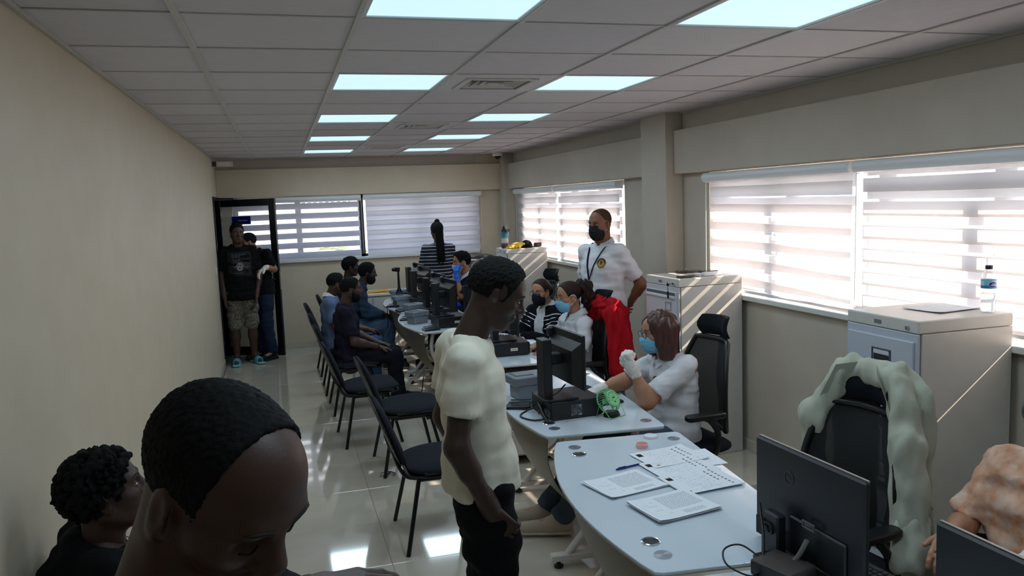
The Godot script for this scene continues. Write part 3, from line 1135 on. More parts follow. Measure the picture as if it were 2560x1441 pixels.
# ------------------------------------------------------------------ furniture
func build_furniture() -> void:
	# desks in a row, numbered from the camera
	desk("white glass-topped desk with the spread-out forms, nearest whole desk", Vector3(1.4375, 0, -2.81), -0.114)
	desk("white glass-topped desk with the green fan and black computer", Vector3(1.58, 0, -4.305), -0.104)
	desk("white glass-topped desk in front of the two masked women", Vector3(1.66, 0, -6.06), -0.06)
	desk("white glass-topped desk with two black monitor stands, beside the seated men's knees", Vector3(1.5, 0, -7.8), 0.0)
	desk("white glass-topped desk farthest back, beside the white credenza", Vector3(1.53, 0, -9.25), 0.0)
	desk("white glass-topped desk at the lower right edge under the big black monitor", Vector3(1.3, 0, -1.37), -0.114)
	# drawer pedestal under the third desk
	var t := thing("drawer_pedestal", "grey steel drawer pedestal with round knobs under the third desk", "pedestal", Vector3(1.72, 0, -5.62), -0.06)
	var st := mat(rgb(196, 190, 184), 0.4, 0.1)
	part(t, "body", boxm(Vector3(0.42, 0.6, 0.45), 0.004), st, Vector3(0, 0.37, 0))
	for k in 3:
		var dr := part(t, "drawer", boxm(Vector3(0.4, 0.185, 0.018), 0.004), mat(rgb(205, 200, 195), 0.35, 0.1), Vector3(0, 0.17 + k * 0.195, 0.232))
		part(dr, "knob", lathem([Vector2(0, 0.02), Vector2(0.012, 0.018), Vector2(0.014, 0.012), Vector2(0.006, 0.008), Vector2(0.006, 0)], 12), mat(rgb(220, 220, 225), 0.2, 0.8), Vector3(0.02, 0.02, 0.008), Basis(Vector3.RIGHT, PI / 2))
	for x in [-1, 1]:
		for z in [-1, 1]:
			part(t, "caster", lathem([Vector2(0, 0), Vector2(0.022, 0), Vector2(0.026, 0.03), Vector2(0.012, 0.07), Vector2(0, 0.07)], 10), mat(rgb(30, 30, 30), 0.5), Vector3(x * 0.16, 0, z * 0.17))
	# visitor chairs facing the desks
	var spots := [[0.555, -4.445, 0.0, "empty black visitor chair nearest the camera, beside the man in white"], [0.585, -5.755, 0.03, "empty black visitor chair, second nearest the camera"], [0.375, -6.545, 0.06, "empty black visitor chair just in front of the man in dark purple"],
		[0.36, -7.6, 0.02, "black visitor chair under the man in dark purple"], [0.34, -8.45, 0.0, "black visitor chair under the man in the light blue collared shirt"], [0.33, -9.42, 0.03, "black visitor chair with its back free near the glass door, under the man in denim"], [0.5, -10.25, 0.0, "black visitor chair farthest back, by the back wall"]]
	var first: Node3D
	for s in spots:
		if first == null:
			first = visitor_chair(s[3])
			run_jobs()
			first.position = Vector3(s[0], 0, s[1])
		else:
			dup(first, s[3], Vector3(s[0], 0, s[1]), s[2])
	dup(first, "black visitor chair against the left wall under the curly-haired man", Vector3(-0.72, 0, -2.5), -0.15)
	# swivel chairs of the staff, facing the desks
	var ofs := [[2.2, -4.12, 0.06, "black mesh swivel chair under the woman with red-brown hair"], [2.15, -5.7, 0.0, "black swivel chair under the red jacket"], [2.3, -6.62, -0.25, "black swivel chair behind the woman in the striped cardigan"], [2.45, -7.75, 0.15, "black mesh swivel chair in front of the far filing cabinet"], [2.2, -8.5, 0.0, "black swivel chair under the brown-haired clerk"], [2.22, -9.25, 0.0, "black swivel chair under the man with blue gloves"], [1.93, -2.52, 0.12, "black swivel chair with a beige shirt hung over its back"], [2.44, -1.88, 0.1, "black swivel chair with headrest at the right edge"]]
	first = null
	for s in ofs:
		if first == null:
			first = swivel_chair(s[3])
			run_jobs()
			first.position = Vector3(s[0], 0, s[1])
			first.rotation.y = s[2]
		else:
			dup(first, s[3], Vector3(s[0], 0, s[1]), s[2])
	cabinet("grey filing cabinet with recessed dark handles under the water bottle", Vector3(2.672, 0, -3.06), 0.0, 0)
	cabinet("light grey filing cabinet with keys in its lock, between the windows", Vector3(2.655, 0, -5.26), 0.06, 1)
	cabinet("light grey filing cabinet in the far right corner under the tumbler", Vector3(2.64, 0, -9.62), 0.0, 2)
	# credenza against the back wall
	t = thing("credenza", "low white credenza at the back wall under papers and yellow envelopes", "credenza", Vector3(1.45, 0, -10.68), 0)
	var wh := mat(rgb(206, 205, 202), 0.45)
	part(t, "carcass", boxm(Vector3(0.9, 0.68, 0.5), 0.003), wh, Vector3(0, 0.39, 0))
	part(t, "top", boxm(Vector3(0.94, 0.03, 0.54), 0.004), mat(rgb(220, 218, 214), 0.4), Vector3(0, 0.752, 0))
	part(t, "plinth", boxm(Vector3(0.86, 0.05, 0.44)), mat(rgb(120, 118, 115), 0.6), Vector3(0, 0.025, 0))
	for k in 3:
		part(t, "door_panel", boxm(Vector3(0.295 if k > 0 else 0.08, 0.64, 0.016), 0.002), wh, Vector3([-0.4, -0.2, 0.11][k] + (0.0 if k == 0 else 0.0), 0.39, 0.259))
	# printer stand behind the man with the gloves
	t = thing("printer_table", "small grey table under the window holding a printer", "table", Vector3(2.55, 0, -10.72), 0)
	part(t, "table_top", boxm(Vector3(0.6, 0.03, 0.45), 0.004), st, Vector3(0, 0.86, 0))
	for x in [-1, 1]:
		for z in [-1, 1]:
			part(t, "leg", boxm(Vector3(0.035, 0.845, 0.035), 0.003), st, Vector3(x * 0.27, 0.4225, z * 0.2))
	var p := thing("printer", "grey and black printer on the table below the back window", "printer", Vector3(2.55, 0.875, -10.72), 0)
	part(p, "body", boxm(Vector3(0.48, 0.27, 0.38), 0.015), mat(rgb(90, 90, 92), 0.5), Vector3(0, 0.135, 0))
	part(p, "lid", boxm(Vector3(0.47, 0.04, 0.37), 0.012), mat(rgb(60, 60, 62), 0.4), Vector3(0, 0.29, 0))
	part(p, "panel", boxm(Vector3(0.46, 0.025, 0.03), 0.006), mat(rgb(215, 215, 213), 0.4), Vector3(0, 0.255, 0.19))
	part(p, "paper_tray", boxm(Vector3(0.32, 0.02, 0.12), 0.004), mat(rgb(40, 40, 42), 0.5), Vector3(0, 0.06, 0.23))

func desk_edge(z: float) -> float:
	return -0.31 - 0.115 * pow(cos(z / 1.4 * PI), 0.9) if absf(z) < 0.7 else -0.31
func desk(label: String, at: Vector3, turn: float) -> void:
	var t := thing("desk", label, "desk", at, turn, "glass-topped desks")
	if not mats.has("desk"):
		var glass := mat(rgb(208, 217, 226), 0.06, 0.0, 0.55).duplicate()
		var poly := PackedVector2Array()
		for q in [[0.28, 0.67, 0.0], [0.0, 0.0, 0.0]].slice(0, 1):
			pass
		for i in 5:
			var a := PI / 2 * i / 4.0
			poly.append(Vector2(0.28 + sin(a) * 0.03, -0.67 - cos(a) * 0.03))
		for i in 5:
			var a := PI / 2 * i / 4.0
			poly.append(Vector2(0.28 + cos(a) * 0.03, 0.67 + sin(a) * 0.03))
		poly.append(Vector2(-0.285, 0.7))
		for i in range(0, 25):
			var z := 0.69 - i / 24.0 * 1.38
			poly.append(Vector2(desk_edge(z) - (0.0 if i > 0 and i < 24 else -0.004), z))
		poly.append(Vector2(-0.285, -0.7))
		var rim := PackedVector2Array()
		var perf := StandardMaterial3D.new()
		perf.albedo_color = rgb(196, 190, 180)
		perf.metallic = 0.35
		perf.roughness = 0.38
		perf.heightmap_enabled = true
		perf.heightmap_scale = 0.25
		var im := Image.create(256, 256, false, Image.FORMAT_L8)
		for y in 256:
			for x in 256:
				var dx := fmod(x + (8.0 if (y / 16) % 2 else 0.0), 16.0) - 8.0
				var dy := fmod(y, 16.0) - 8.0
				im.set_pixel(x, y, Color.from_hsv(0, 0, clampf((sqrt(dx * dx + dy * dy) - 4.0) / 2.0, 0, 1)))
		perf.heightmap_texture = ImageTexture.create_from_image(im)
		perf.uv1_scale = Vector3(10, 4, 1)
		perf.albedo_texture = noisetex(0.03, rgb(190, 184, 174), rgb(205, 200, 190), 77)
		# curved modesty panel, wide above and drawn in below
		var rows := []
		for i in 13:
			var v := i / 12.0
			var row := PackedVector3Array()
			for j in 25:
				var u := j / 24.0 * 2.0 - 1.0
				var half := lerpf(0.6, 0.5, v)
				var z := u * half
				var y := lerpf(0.7, 0.2, v)
				row.append(Vector3(desk_edge(z * 0.9) + 0.07 + 0.26 * pow(v, 1.3) - 0.05 * sin(v * PI), y, z))
			rows.append(row)
		var pm := MB.new()
		pm.grid(rows)
		var back := []
		for r in rows:
			var q := PackedVector3Array()
			for v in r:
				q.append(v + Vector3(0.003, 0, 0))
			back.append(q)
		pm.grid(back, false, true)
		# side frame: a swept front bar, a rear bar and a foot bar
		var leg := MB.new()
		leg.tube(curve([Vector3(-0.2, 0.72, 0), Vector3(-0.22, 0.55, 0), Vector3(-0.12, 0.35, 0), Vector3(0.05, 0.18, 0), Vector3(0.16, 0.055, 0)], 4), 0.024, 6, true, 0.8, Vector3.RIGHT)
		var rear := MB.new()
		rear.tube([Vector3(0.2, 0.72, 0), Vector3(0.14, 0.42, 0), Vector3(-0.02, 0.27, 0), Vector3(-0.2, 0.055, 0)], 0.024, 6, true, 0.8, Vector3.RIGHT)
		mats["desk"] = {"glass": glass, "top": slab(poly, 0.738, 0.012, 0.002), "perf": perf, "panel": pm.done(), "leg": leg.done(), "rear": rear.done(), "foot": boxm(Vector3(0.52, 0.035, 0.05), 0.005), "rail": boxm(Vector3(0.05, 0.025, 1.2), 0.004), "cross": boxm(Vector3(0.44, 0.025, 0.05), 0.004),
			"under": slab(poly, 0.7345, 0.0034), "level": lathem([Vector2(0, 0), Vector2(0.024, 0), Vector2(0.026, 0.012), Vector2(0.012, 0.018), Vector2(0.008, 0.045), Vector2(0, 0.045)], 12)}
		var fan := Image.create(128, 128, false, Image.FORMAT_RGB8)
		for y in 128:
			for x in 128:
				var a := atan2(y - 63.5, x - 63.5)
				var k := 0.5 + 0.5 * cos(a * 2.0 + 0.6)
				var f := 0.5 + 0.5 * cos(a * 40.0)
				fan.set_pixel(x, y, Color(0.72, 0.76, 0.8).lerp(Color(0.95, 0.97, 1.0), clampf(pow(k, 3.0) + 0.15 * f, 0, 1)))
		var fm := StandardMaterial3D.new()
		fm.albedo_texture = ImageTexture.create_from_image(fan)
		fm.metallic = 0.9
		fm.roughness = 0.25
		mats["desk"]["cap"] = fm
		var cm := MB.new()
		var n := 24
		for i in n:
			var a := TAU * i / n
			var b := TAU * (i + 1) / n
			var pa := Vector3(cos(a) * 0.03, 0, sin(a) * 0.03)
			var pb := Vector3(cos(b) * 0.03, 0, sin(b) * 0.03)
			var h := Vector3(0, 0.004, 0)
			cm.tri(h, pa + h, pb + h, Vector3.UP, Vector3.UP, Vector3.UP, Vector2(0.5, 0.5), Vector2(0.5 + cos(a) / 2, 0.5 + sin(a) / 2), Vector2(0.5 + cos(b) / 2, 0.5 + sin(b) / 2))
			cm.quad(pa, pb, pb + h, pa + h, pa)
		mats["desk"]["capm"] = cm.done()
		mats["desk"]["grom"] = lathem([Vector2(0.034, 0), Vector2(0.034, 0.004), Vector2(0.031, 0.006), Vector2(0.027, 0.005), Vector2(0.026, 0.001)], 24)
		mats["desk"]["hole"] = lathem([Vector2(0.0265, 0.0), Vector2(0.0262, 0.0015), Vector2(0, 0.0015)], 20)
	var D: Dictionary = mats["desk"]
	var white := mat(rgb(214, 210, 203), 0.4)
	part(t, "glass_top", D.top, D.glass)
	part(t, "backing", D.under, mat(rgb(176, 166, 150), 0.6))
	part(t, "modesty_panel", D.panel, D.perf)
	for z in [-1, 1]:
		var f := part(t, "side_frame", D.leg, white, Vector3(0, 0, z * 0.56))
		part(f, "rear_bar", D.rear, white)
		part(f, "foot_bar", D.foot, white, Vector3(-0.02, 0.055, 0))
		part(f, "cross_rail", D.cross, white, Vector3(0, 0.72, 0))
		for x in [-1, 1]:
			part(f, "leveller", D.level, mat(rgb(26, 26, 28), 0.5), Vector3(-0.02 + x * 0.22, 0, 0))
	for x in [-0.2, 0.2]:
		part(t, "rail", D.rail, white, Vector3(x, 0.7195, 0))
	for z in [-1, 1]:
		for x in [-0.245, 0.245]:
			part(t, "chrome_cap", D.capm, D.cap, Vector3(x, 0.75, z * 0.585))
		var g := part(t, "grommet", D.grom, mat(rgb(200, 205, 210), 0.15, 0.9), Vector3(-0.25, 0.75, z * 0.48))
		part(g, "hole", D.hole, mat(rgb(8, 8, 9), 0.5))

func visitor_chair(label: String) -> Node3D:
	# own axes: faces +x, rear feet on x = 0
	var t := thing("visitor_chair", label, "chair", Vector3.ZERO, 0, "black stacking visitor chairs")
	var fab := cloth(rgb(33, 35, 42), 0.95, 0.25, 0.08)
	var metal := mat(rgb(14, 14, 16), 0.3, 0.2)
	var plastic := mat(rgb(15, 15, 18), 0.4)
	var seat := Blob.new()
	seat.cone(Vector3(0.14, 0.445, -0.12), Vector3(0.14, 0.445, 0.12), 0.1, 0.1, 0.1, Vector3.UP, 0.26)
	seat.cone(Vector3(0.36, 0.452, -0.14), Vector3(0.36, 0.452, 0.14), 0.11, 0.11, 0.12, Vector3.UP, 0.27)
	seat.cone(Vector3(0.24, 0.448, -0.13), Vector3(0.24, 0.448, 0.13), 0.12, 0.12, 0.1, Vector3.UP, 0.25)
	blob(t, "seat", [seat], [0.011], fab)
	part(t, "seat_shell", slab(rrect(0.44, 0.46, 0.1), 0.41, 0.014, 0.004), plastic, Vector3(0.25, 0, 0))
	for s in [-1, 1]:
		var lip := MB.new()
		lip.tube(curve([Vector3(0.12, 0.436, s * 0.225), Vector3(0.2, 0.446, s * 0.245), Vector3(0.33, 0.446, s * 0.25), Vector3(0.41, 0.43, s * 0.235)], 3), 0.011, 6)
		part(t, "edge_guard", lip.done(), plastic)
	var bn := Vector3(0.93, 0.36, 0).normalized()
	var back := Blob.new()
	back.cone(Vector3(-0.005, 0.55, -0.13), Vector3(-0.005, 0.55, 0.13), 0.085, 0.085, 0.1, bn, 0.27)
	back.cone(Vector3(-0.05, 0.67, -0.15), Vector3(-0.05, 0.67, 0.15), 0.09, 0.09, 0.12, bn, 0.25)
	back.cone(Vector3(-0.085, 0.76, -0.13), Vector3(-0.085, 0.76, 0.13), 0.065, 0.065, 0.1, bn, 0.3)
	blob(t, "backrest", [back], [0.011], fab)
	var shell := Blob.new()
	shell.cone(Vector3(-0.028, 0.55, -0.13), Vector3(-0.028, 0.55, 0.13), 0.088, 0.088, 0.1, bn, 0.12)
	shell.cone(Vector3(-0.07, 0.67, -0.15), Vector3(-0.07, 0.67, 0.15), 0.094, 0.094, 0.12, bn, 0.12)
	shell.cone(Vector3(-0.103, 0.755, -0.13), Vector3(-0.103, 0.755, 0.13), 0.07, 0.07, 0.1, bn, 0.14)
	blob(t, "back_shell", [shell], [0.009], plastic)
	for s in [-1, 1]:
		part(t, "leg", tubem([Vector3(0.0, 0.0, s * 0.265), Vector3(0.09, 0.41, s * 0.2)], 0.0125, 8, true, 1.0), metal)
		part(t, "leg", tubem([Vector3(0.45, 0.0, s * 0.262), Vector3(0.36, 0.41, s * 0.2)], 0.0125, 8), metal)
		part(t, "side_rail", tubem([Vector3(0.09, 0.4, s * 0.2), Vector3(0.36, 0.4, s * 0.2)], 0.0125, 8), metal)
		part(t, "back_upright", tubem(curve([Vector3(0.16, 0.398, s * 0.17), Vector3(0.04, 0.41, s * 0.17), Vector3(-0.01, 0.47, s * 0.165), Vector3(-0.045, 0.58, s * 0.15)], 4), 0.011, 7), metal)
		part(t, "linking_hook", boxm(Vector3(0.03, 0.03, 0.012), 0.004), plastic, Vector3(0.34, 0.39, s * 0.222))
	part(t, "stretcher", tubem([Vector3(0.2, 0.396, -0.2), Vector3(0.2, 0.396, 0.2)], 0.011, 7), metal)
	return t

func swivel_chair(label: String) -> Node3D:
	# own axes: faces -x
	var t := thing("swivel_chair", label, "office chair", Vector3.ZERO, 0, "black swivel chairs")
	var plastic := mat(rgb(17, 17, 19), 0.35)
	var fab := cloth(rgb(26, 28, 33), 0.95, 0.2)
	var seat := Blob.new()
	seat.cone(Vector3(-0.1, 0.47, -0.12), Vector3(-0.1, 0.47, 0.12), 0.13, 0.13, 0.1, Vector3.UP, 0.3)
	seat.cone(Vector3(0.1, 0.47, -0.12), Vector3(0.1, 0.47, 0.12), 0.13, 0.13, 0.1, Vector3.UP, 0.3)
	blob(t, "seat", [seat], [0.016], fab)
	var mesh := StandardMaterial3D.new()
	mesh.albedo_color = Color(0.05, 0.055, 0.065, 0.93)
	mesh.roughness = 0.8
	mesh.transparency = BaseMaterial3D.TRANSPARENCY_ALPHA
	# back: a frame round a stretched net
	var rows := []
	var edge := []
	var edge2 := []
	for i in 15:
		var v := i / 14.0
		var y := 0.56 + v * 0.5
		var half := 0.21 + 0.035 * sin(v * PI) - 0.05 * v * v
		var row := PackedVector3Array()
		for j in 11:
			var u := j / 10.0 * 2 - 1
			row.append(Vector3(0.2 + 0.06 * v * v - 0.035 * sin(v * PI * 0.9) - 0.045 * u * u, y, u * half))
		rows.append(row)
		edge.append(row[0])
		edge2.insert(0, row[10])
	var net := MB.new()
	net.grid(rows)
	var loop: Array = edge + Array(rows[14]).slice(1, 10) + edge2 + Array(rows[0]).slice(1, 10)
	var lp2: Array = edge.duplicate()
	for q in range(1, 10):
		lp2.append(rows[14][q])
	lp2.append_array(edge2)
	for q in range(9, 0, -1):
		lp2.append(rows[0][q])
	lp2.append(lp2[0])
	var b := part(t, "backrest", net.done(), mesh)
	part(b, "back_frame", tubem(lp2, 0.016, 7, false, 1.0), plastic)
	var hr := []
	for i in 6:
		var v := i / 5.0
		var row := PackedVector3Array()
		for j in 9:
			var u := j / 8.0 * 2 - 1
			row.append(Vector3(0.27 - 0.03 * sin(v * PI) - 0.05 * u * u, 1.075 + v * 0.12, u * (0.12 + 0.015 * sin(v * PI))))
		hr.append(row)
	var hm := MB.new()
	hm.grid(hr)
	var hb := []
	for r in hr:
		var q := PackedVector3Array()
		for v in r:
			q.append(v + Vector3(0.028, 0, 0))
		hb.append(q)
	hm.grid(hb, false, true)
	for e in [0, 8]:
		for i in 5:
			hm.quad(hr[i][e], hr[i + 1][e], hb[i + 1][e], hb[i][e], Vector3(0, 0, -1 if e == 0 else 1))
	for i in 8:
		hm.quad(hr[5][i], hr[5][i + 1], hb[5][i + 1], hb[5][i], Vector3.UP)
		hm.quad(hr[0][i], hr[0][i + 1], hb[0][i + 1], hb[0][i], Vector3.DOWN)
	part(t, "headrest", hm.done(), fab)
	part(t, "spine", tubem(curve([Vector3(0.02, 0.42, 0), Vector3(0.2, 0.44, 0), Vector3(0.27, 0.6, 0), Vector3(0.255, 0.85, 0), Vector3(0.29, 1.12, 0)], 5), 0.022, 8, true, 0.7), plastic)
	for s in [-1, 1]:
		var a := part(t, "armrest", prismm(rrect(0.25, 0.07, 0.03), 0.03, Transform3D(Basis(Vector3(1, 0, 0), Vector3(0, 0, 1), Vector3(0, 1, 0)), Vector3(-0.02, 0.67, s * 0.27)), 0.006), plastic)
		part(a, "arm_post", tubem(curve([Vector3(0.03, 0.44, s * 0.18), Vector3(0.05, 0.46, s * 0.26), Vector3(0.06, 0.58, s * 0.275), Vector3(0.0, 0.67, s * 0.27)], 4), 0.017, 7), plastic)
	part(t, "gas_lift", lathem([Vector2(0.028, 0.08), Vector2(0.028, 0.25), Vector2(0.018, 0.25), Vector2(0.018, 0.43), Vector2(0, 0.43)], 12), mat(rgb(40, 40, 42), 0.3, 0.6))
	for k in 5:
		var a := TAU * k / 5 + 0.3
		var d := Vector3(cos(a), 0, sin(a))
		var l := part(t, "base_leg", tubem([Vector3(0, 0.11, 0) + d * 0.02, d * 0.16 + Vector3(0, 0.1, 0), d * 0.29 + Vector3(0, 0.075, 0)], [0.025, 0.021, 0.017], 7), plastic)
		part(l, "caster", lathem([Vector2(0, -0.022), Vector2(0.024, -0.022), Vector2(0.027, -0.01), Vector2(0.027, 0.01), Vector2(0.024, 0.022), Vector2(0, 0.022)], 12), plastic, d * 0.3 + Vector3(0, 0.027, 0), Basis(Vector3(-d.z, 0, d.x), PI / 2))
	return t

func cabinet(label: String, at: Vector3, turn: float, style: int) -> void:
	# own axes: front faces -x and stands on x = 0
	var t := thing("filing_cabinet", label, "filing cabinet", at, turn, "four-drawer filing cabinets")
	var body := rough_mat(rgb(193, 190, 184), rgb(199, 196, 190), 0.03, 1.0, 0.38, 0.012, 0.4, 90 + style)
	var face := mat(rgb(178, 184, 194) if style == 0 else rgb(192, 192, 196), 0.38)
	var w := 0.46
	var d := 0.532
	part(t, "carcass", boxm(Vector3(d - 0.02, 1.26, w), 0.004), body, Vector3(d / 2 + 0.01, 0.63, 0))
	part(t, "top", boxm(Vector3(d, 0.0585, w + 0.002), 0.005), body, Vector3(d / 2, 1.2915, 0))
	part(t, "face_frame", boxm(Vector3(0.012, 1.26, w), 0.003), face, Vector3(0.006, 0.63, 0))
	for k in 4:
		var dr := part(t, "drawer", boxm(Vector3(0.018, 0.292, w - 0.035), 0.004), face, Vector3(-0.004, 0.185 + k * 0.305 - 0.02, 0))
		if style == 0:
			var h := part(dr, "handle_frame", hole_plate(0.115, 0.06), mat(rgb(62, 68, 78), 0.4), Vector3(-0.011, 0.055, 0.02))
			part(h, "label_card", boxm(Vector3(0.002, 0.02, 0.098)), mat(rgb(196, 198, 200), 0.5), Vector3(0, 0.016, 0))
			part(h, "grip_recess", boxm(Vector3(0.002, 0.026, 0.098)), mat(rgb(30, 34, 40), 0.6), Vector3(0.001, -0.01, 0))
		else:
			part(dr, "pull_lip", boxm(Vector3(0.012, 0.02, w - 0.06), 0.003), mat(rgb(206, 212, 220), 0.35), Vector3(-0.013, 0.108, 0))
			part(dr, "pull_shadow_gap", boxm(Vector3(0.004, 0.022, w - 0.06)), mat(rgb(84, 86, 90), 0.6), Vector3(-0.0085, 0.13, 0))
			part(dr, "label_holder", hole_plate(0.07, 0.055), mat(rgb(150, 148, 146), 0.4), Vector3(-0.011, 0.04, 0.11))
	var lk := part(t, "lock", lathem([Vector2(0, 0.012), Vector2(0.009, 0.012), Vector2(0.01, 0.0)], 14), mat(rgb(190, 190, 195), 0.2, 0.9), Vector3(0.0, 1.285, 0.17), Basis(Vector3.BACK, PI / 2))
	part(t, "name_plate", boxm(Vector3(0.004, 0.018, 0.045), 0.001), mat(rgb(110, 112, 118), 0.4), Vector3(-0.001, 1.29, -0.02))
	if style == 1:
		var key := MB.new()
		key.box(Vector3(-0.03, 0, 0), Vector3(0.03, 0.004, 0.008), 0.001)
		key.ball(Vector3(-0.05, 0, 0), Vector3(0.012, 0.014, 0.005))
		key.tube(curve([Vector3(-0.05, -0.01, 0), Vector3(-0.055, -0.03, 0.006), Vector3(-0.05, -0.05, 0), Vector3(-0.045, -0.03, -0.006), Vector3(-0.05, -0.01, 0)], 4), 0.0015, 5)
		key.box(Vector3(-0.052, -0.075, 0.004), Vector3(0.006, 0.05, 0.02), 0.002)
		part(t, "key", key.done(), mat(rgb(26, 26, 30), 0.3, 0.3), Vector3(0.0, 1.285, 0.17))
func hole_plate(w: float, h: float) -> ArrayMesh:
	# a thin rectangular frame in the y, z plane
	var m := MB.new()
	for s in [-1, 1]:
		m.box(Vector3(0, s * h / 2, 0), Vector3(0.006, 0.006, w + 0.006), 0.001)
		m.box(Vector3(0, 0, s * w / 2), Vector3(0.006, h, 0.006), 0.001)
	return m.done()

# ------------------------------------------------------------------ devices, papers and small things
const DK := 0.7503   # height of the desk tops
func build_devices() -> void:
	# second desk: computer, monitor, scanner, pad, fan
	computer("black desktop computer lying flat beside the green fan", Vector3(1.445, DK, -4.035), 0.05, true)
	monitor("black monitor on a tall stand facing the red-haired woman", Vector3(1.345, DK + 0.1, -4.0), 0.05, 0.44, 0.29, 0.05)
	scanner("grey fingerprint scanner box beside the black monitor stand on the fan desk", Vector3(1.36, DK, -4.45), 0.1, 0.24, 0.14, 0.17)
	pad("black signature pad at the desk edge in front of the scanner", Vector3(1.235, DK, -4.235), -0.5)
	webcam("black webcam clipped on the monitor beside the striped cardigan", Vector3(1.43, DK + 0.44, -4.2), 0.05)
	fan(Vector3(1.635, DK, -3.86))
	keyboard("black keyboard half hidden behind the monitor facing the red-haired woman", Vector3(1.72, DK, -4.28), 0.1)
	cable("black cable looped at the desk edge behind the signature pad", [Vector3(1.3, DK + 0.05, -4.05), Vector3(1.24, DK + 0.006, -4.12), Vector3(1.18, DK + 0.005, -4.03), Vector3(1.22, DK + 0.005, -3.93), Vector3(1.28, DK + 0.012, -3.9), Vector3(1.285, DK + 0.008, -3.87)], 0.005)
	cable("black cable hanging from the back of the fan desk monitor", [Vector3(1.42, DK + 0.17, -3.97), Vector3(1.36, DK + 0.14, -3.93), Vector3(1.3, DK + 0.1, -3.96), Vector3(1.285, DK + 0.05, -4.0), Vector3(1.29, DK + 0.004, -4.05)], 0.004)
	cable("thick bundle of black leads running into the desk grommet", [Vector3(1.3, DK + 0.05, -4.08), Vector3(1.285, DK + 0.055, -4.0), Vector3(1.275, DK + 0.035, -3.93), Vector3(1.278, DK + 0.005, -3.865), Vector3(1.28, DK - 0.001, -3.86)], 0.011)
	# third desk
	computer("black desktop computer with a white sticker on the third desk", Vector3(1.61, DK, -5.83), -0.05, false)
	monitor("black monitor hidden behind the head of the man in white", Vector3(1.56, DK + 0.1, -5.86), -0.05, 0.44, 0.29, 0.03)
	keyboard("black keyboard in front of the woman in the striped cardigan", Vector3(1.86, DK, -5.8), 0.3)
	keyboard("black keyboard beside the sticker computer on the third desk", Vector3(1.78, DK, -6.35), -0.1)
	sheet("white sheet under the gloved hand on the third desk", Vector3(1.86, DK, -6.12), 0.5, "plain")
	# fourth and fifth desks
	var far := [[1.42, -7.42, "nearest on the fourth desk"], [1.44, -8.02, "second on the fourth desk"], [1.46, -8.95, "nearest on the fifth desk"], [1.5, -9.55, "last on the fifth desk"]]
	for k in 4:
		var f: Array = far[k]
		computer("black desktop computer, " + f[2], Vector3(f[0] + 0.08, DK, f[1]), 0.1, false)
		monitor("black monitor seen from behind, " + f[2], Vector3(f[0] - 0.02, DK + 0.1, f[1]), 0.12, 0.44, 0.29, 0.04)
		webcam("small webcam on the monitor, " + f[2], Vector3(f[0] + 0.06, DK + 0.44, f[1] - 0.16), 0.1)
		scanner("grey fingerprint scanner, " + f[2], Vector3([1.235, 1.3, 1.29, 1.35][k], DK, [-7.72, -8.3, -9.12, -9.75][k]), [0.5, 0.3, 0.2, 0.2][k], 0.2, 0.125, 0.15)
		pad("dark signature pad with a lit edge, " + f[2], Vector3([1.28, 1.18, 1.24, 1.19][k], DK, [-7.22, -7.98, -8.68, -9.1][k]), [0.1, -0.3, 0.2, -0.3][k])
	monitor("black flat monitor turned to the clerk beside the head of the man in white", Vector3(1.72, DK, -7.25), -1.1, 0.46, 0.3, 0.09)
	cable("thin black cable hanging down beside the white credenza", [Vector3(1.22, DK + 0.02, -9.1), Vector3(1.13, DK - 0.01, -9.12), Vector3(1.12, DK - 0.2, -9.15), Vector3(1.1, 0.35, -9.2), Vector3(1.13, 0.12, -9.25)], 0.004)
	cable("thin black cable sagging below the credenza-side desk edge", [Vector3(1.24, DK + 0.01, -9.0), Vector3(1.14, DK - 0.03, -9.0), Vector3(1.17, DK - 0.16, -9.02), Vector3(1.1, 0.38, -9.18)], 0.004)
	cable("black cable coiled on the floor tiles under the fourth desk", [Vector3(1.2, 0.3, -7.3), Vector3(1.15, 0.02, -7.3), Vector3(1.07, 0.006, -7.2), Vector3(1.1, 0.006, -7.05), Vector3(1.22, 0.006, -7.1)], 0.005)
	# little camera on a tripod
	var t := thing("tripod_camera", "small black camera on a mini tripod at the end of the far desk", "camera", Vector3(1.3, DK, -9.35), 0.4)
	var bk := mat(rgb(16, 16, 18), 0.4)
	part(t, "camera_body", boxm(Vector3(0.05, 0.05, 0.08), 0.006), bk, Vector3(-0.02, 0.41, 0))
	part(t, "lens", lathem([Vector2(0.018, 0), Vector2(0.02, 0.03), Vector2(0, 0.03)], 12), bk, Vector3(-0.045, 0.41, 0), Basis(Vector3.BACK, PI / 2))
	part(t, "column", tubem([Vector3(0, 0.16, 0), Vector3(0, 0.39, 0)], [0.016, 0.012], 8), bk)
	for k in 3:
		var a := TAU * k / 3
		part(t, "leg", tubem([Vector3(0, 0.2, 0), Vector3(cos(a) * 0.09, 0.003, sin(a) * 0.09)], [0.012, 0.008], 6), bk)
	# papers and envelopes on the credenza
	for k in 3:
		var e := solo("envelope", ["yellow manila envelope lying on top of the credenza pile", "orange manila envelope at the bottom of the credenza pile", "small folded orange envelope on the credenza papers"][k], "envelope", boxm([Vector3(0.3, 0.006, 0.2), Vector3(0.32, 0.006, 0.22), Vector3(0.12, 0.006, 0.1)][k], 0.001), mat([rgb(214, 158, 66), rgb(204, 138, 52), rgb(206, 146, 70)][k], 0.8), [Vector3(1.18, 0.782, -10.62), Vector3(1.19, 0.7705, -10.6), Vector3(1.34, 0.779, -10.52)][k], [0.1, -0.08, 0.5][k], "envelopes on the credenza")
		e.rotation.z = [0.04, 0.0, 0.05][k]
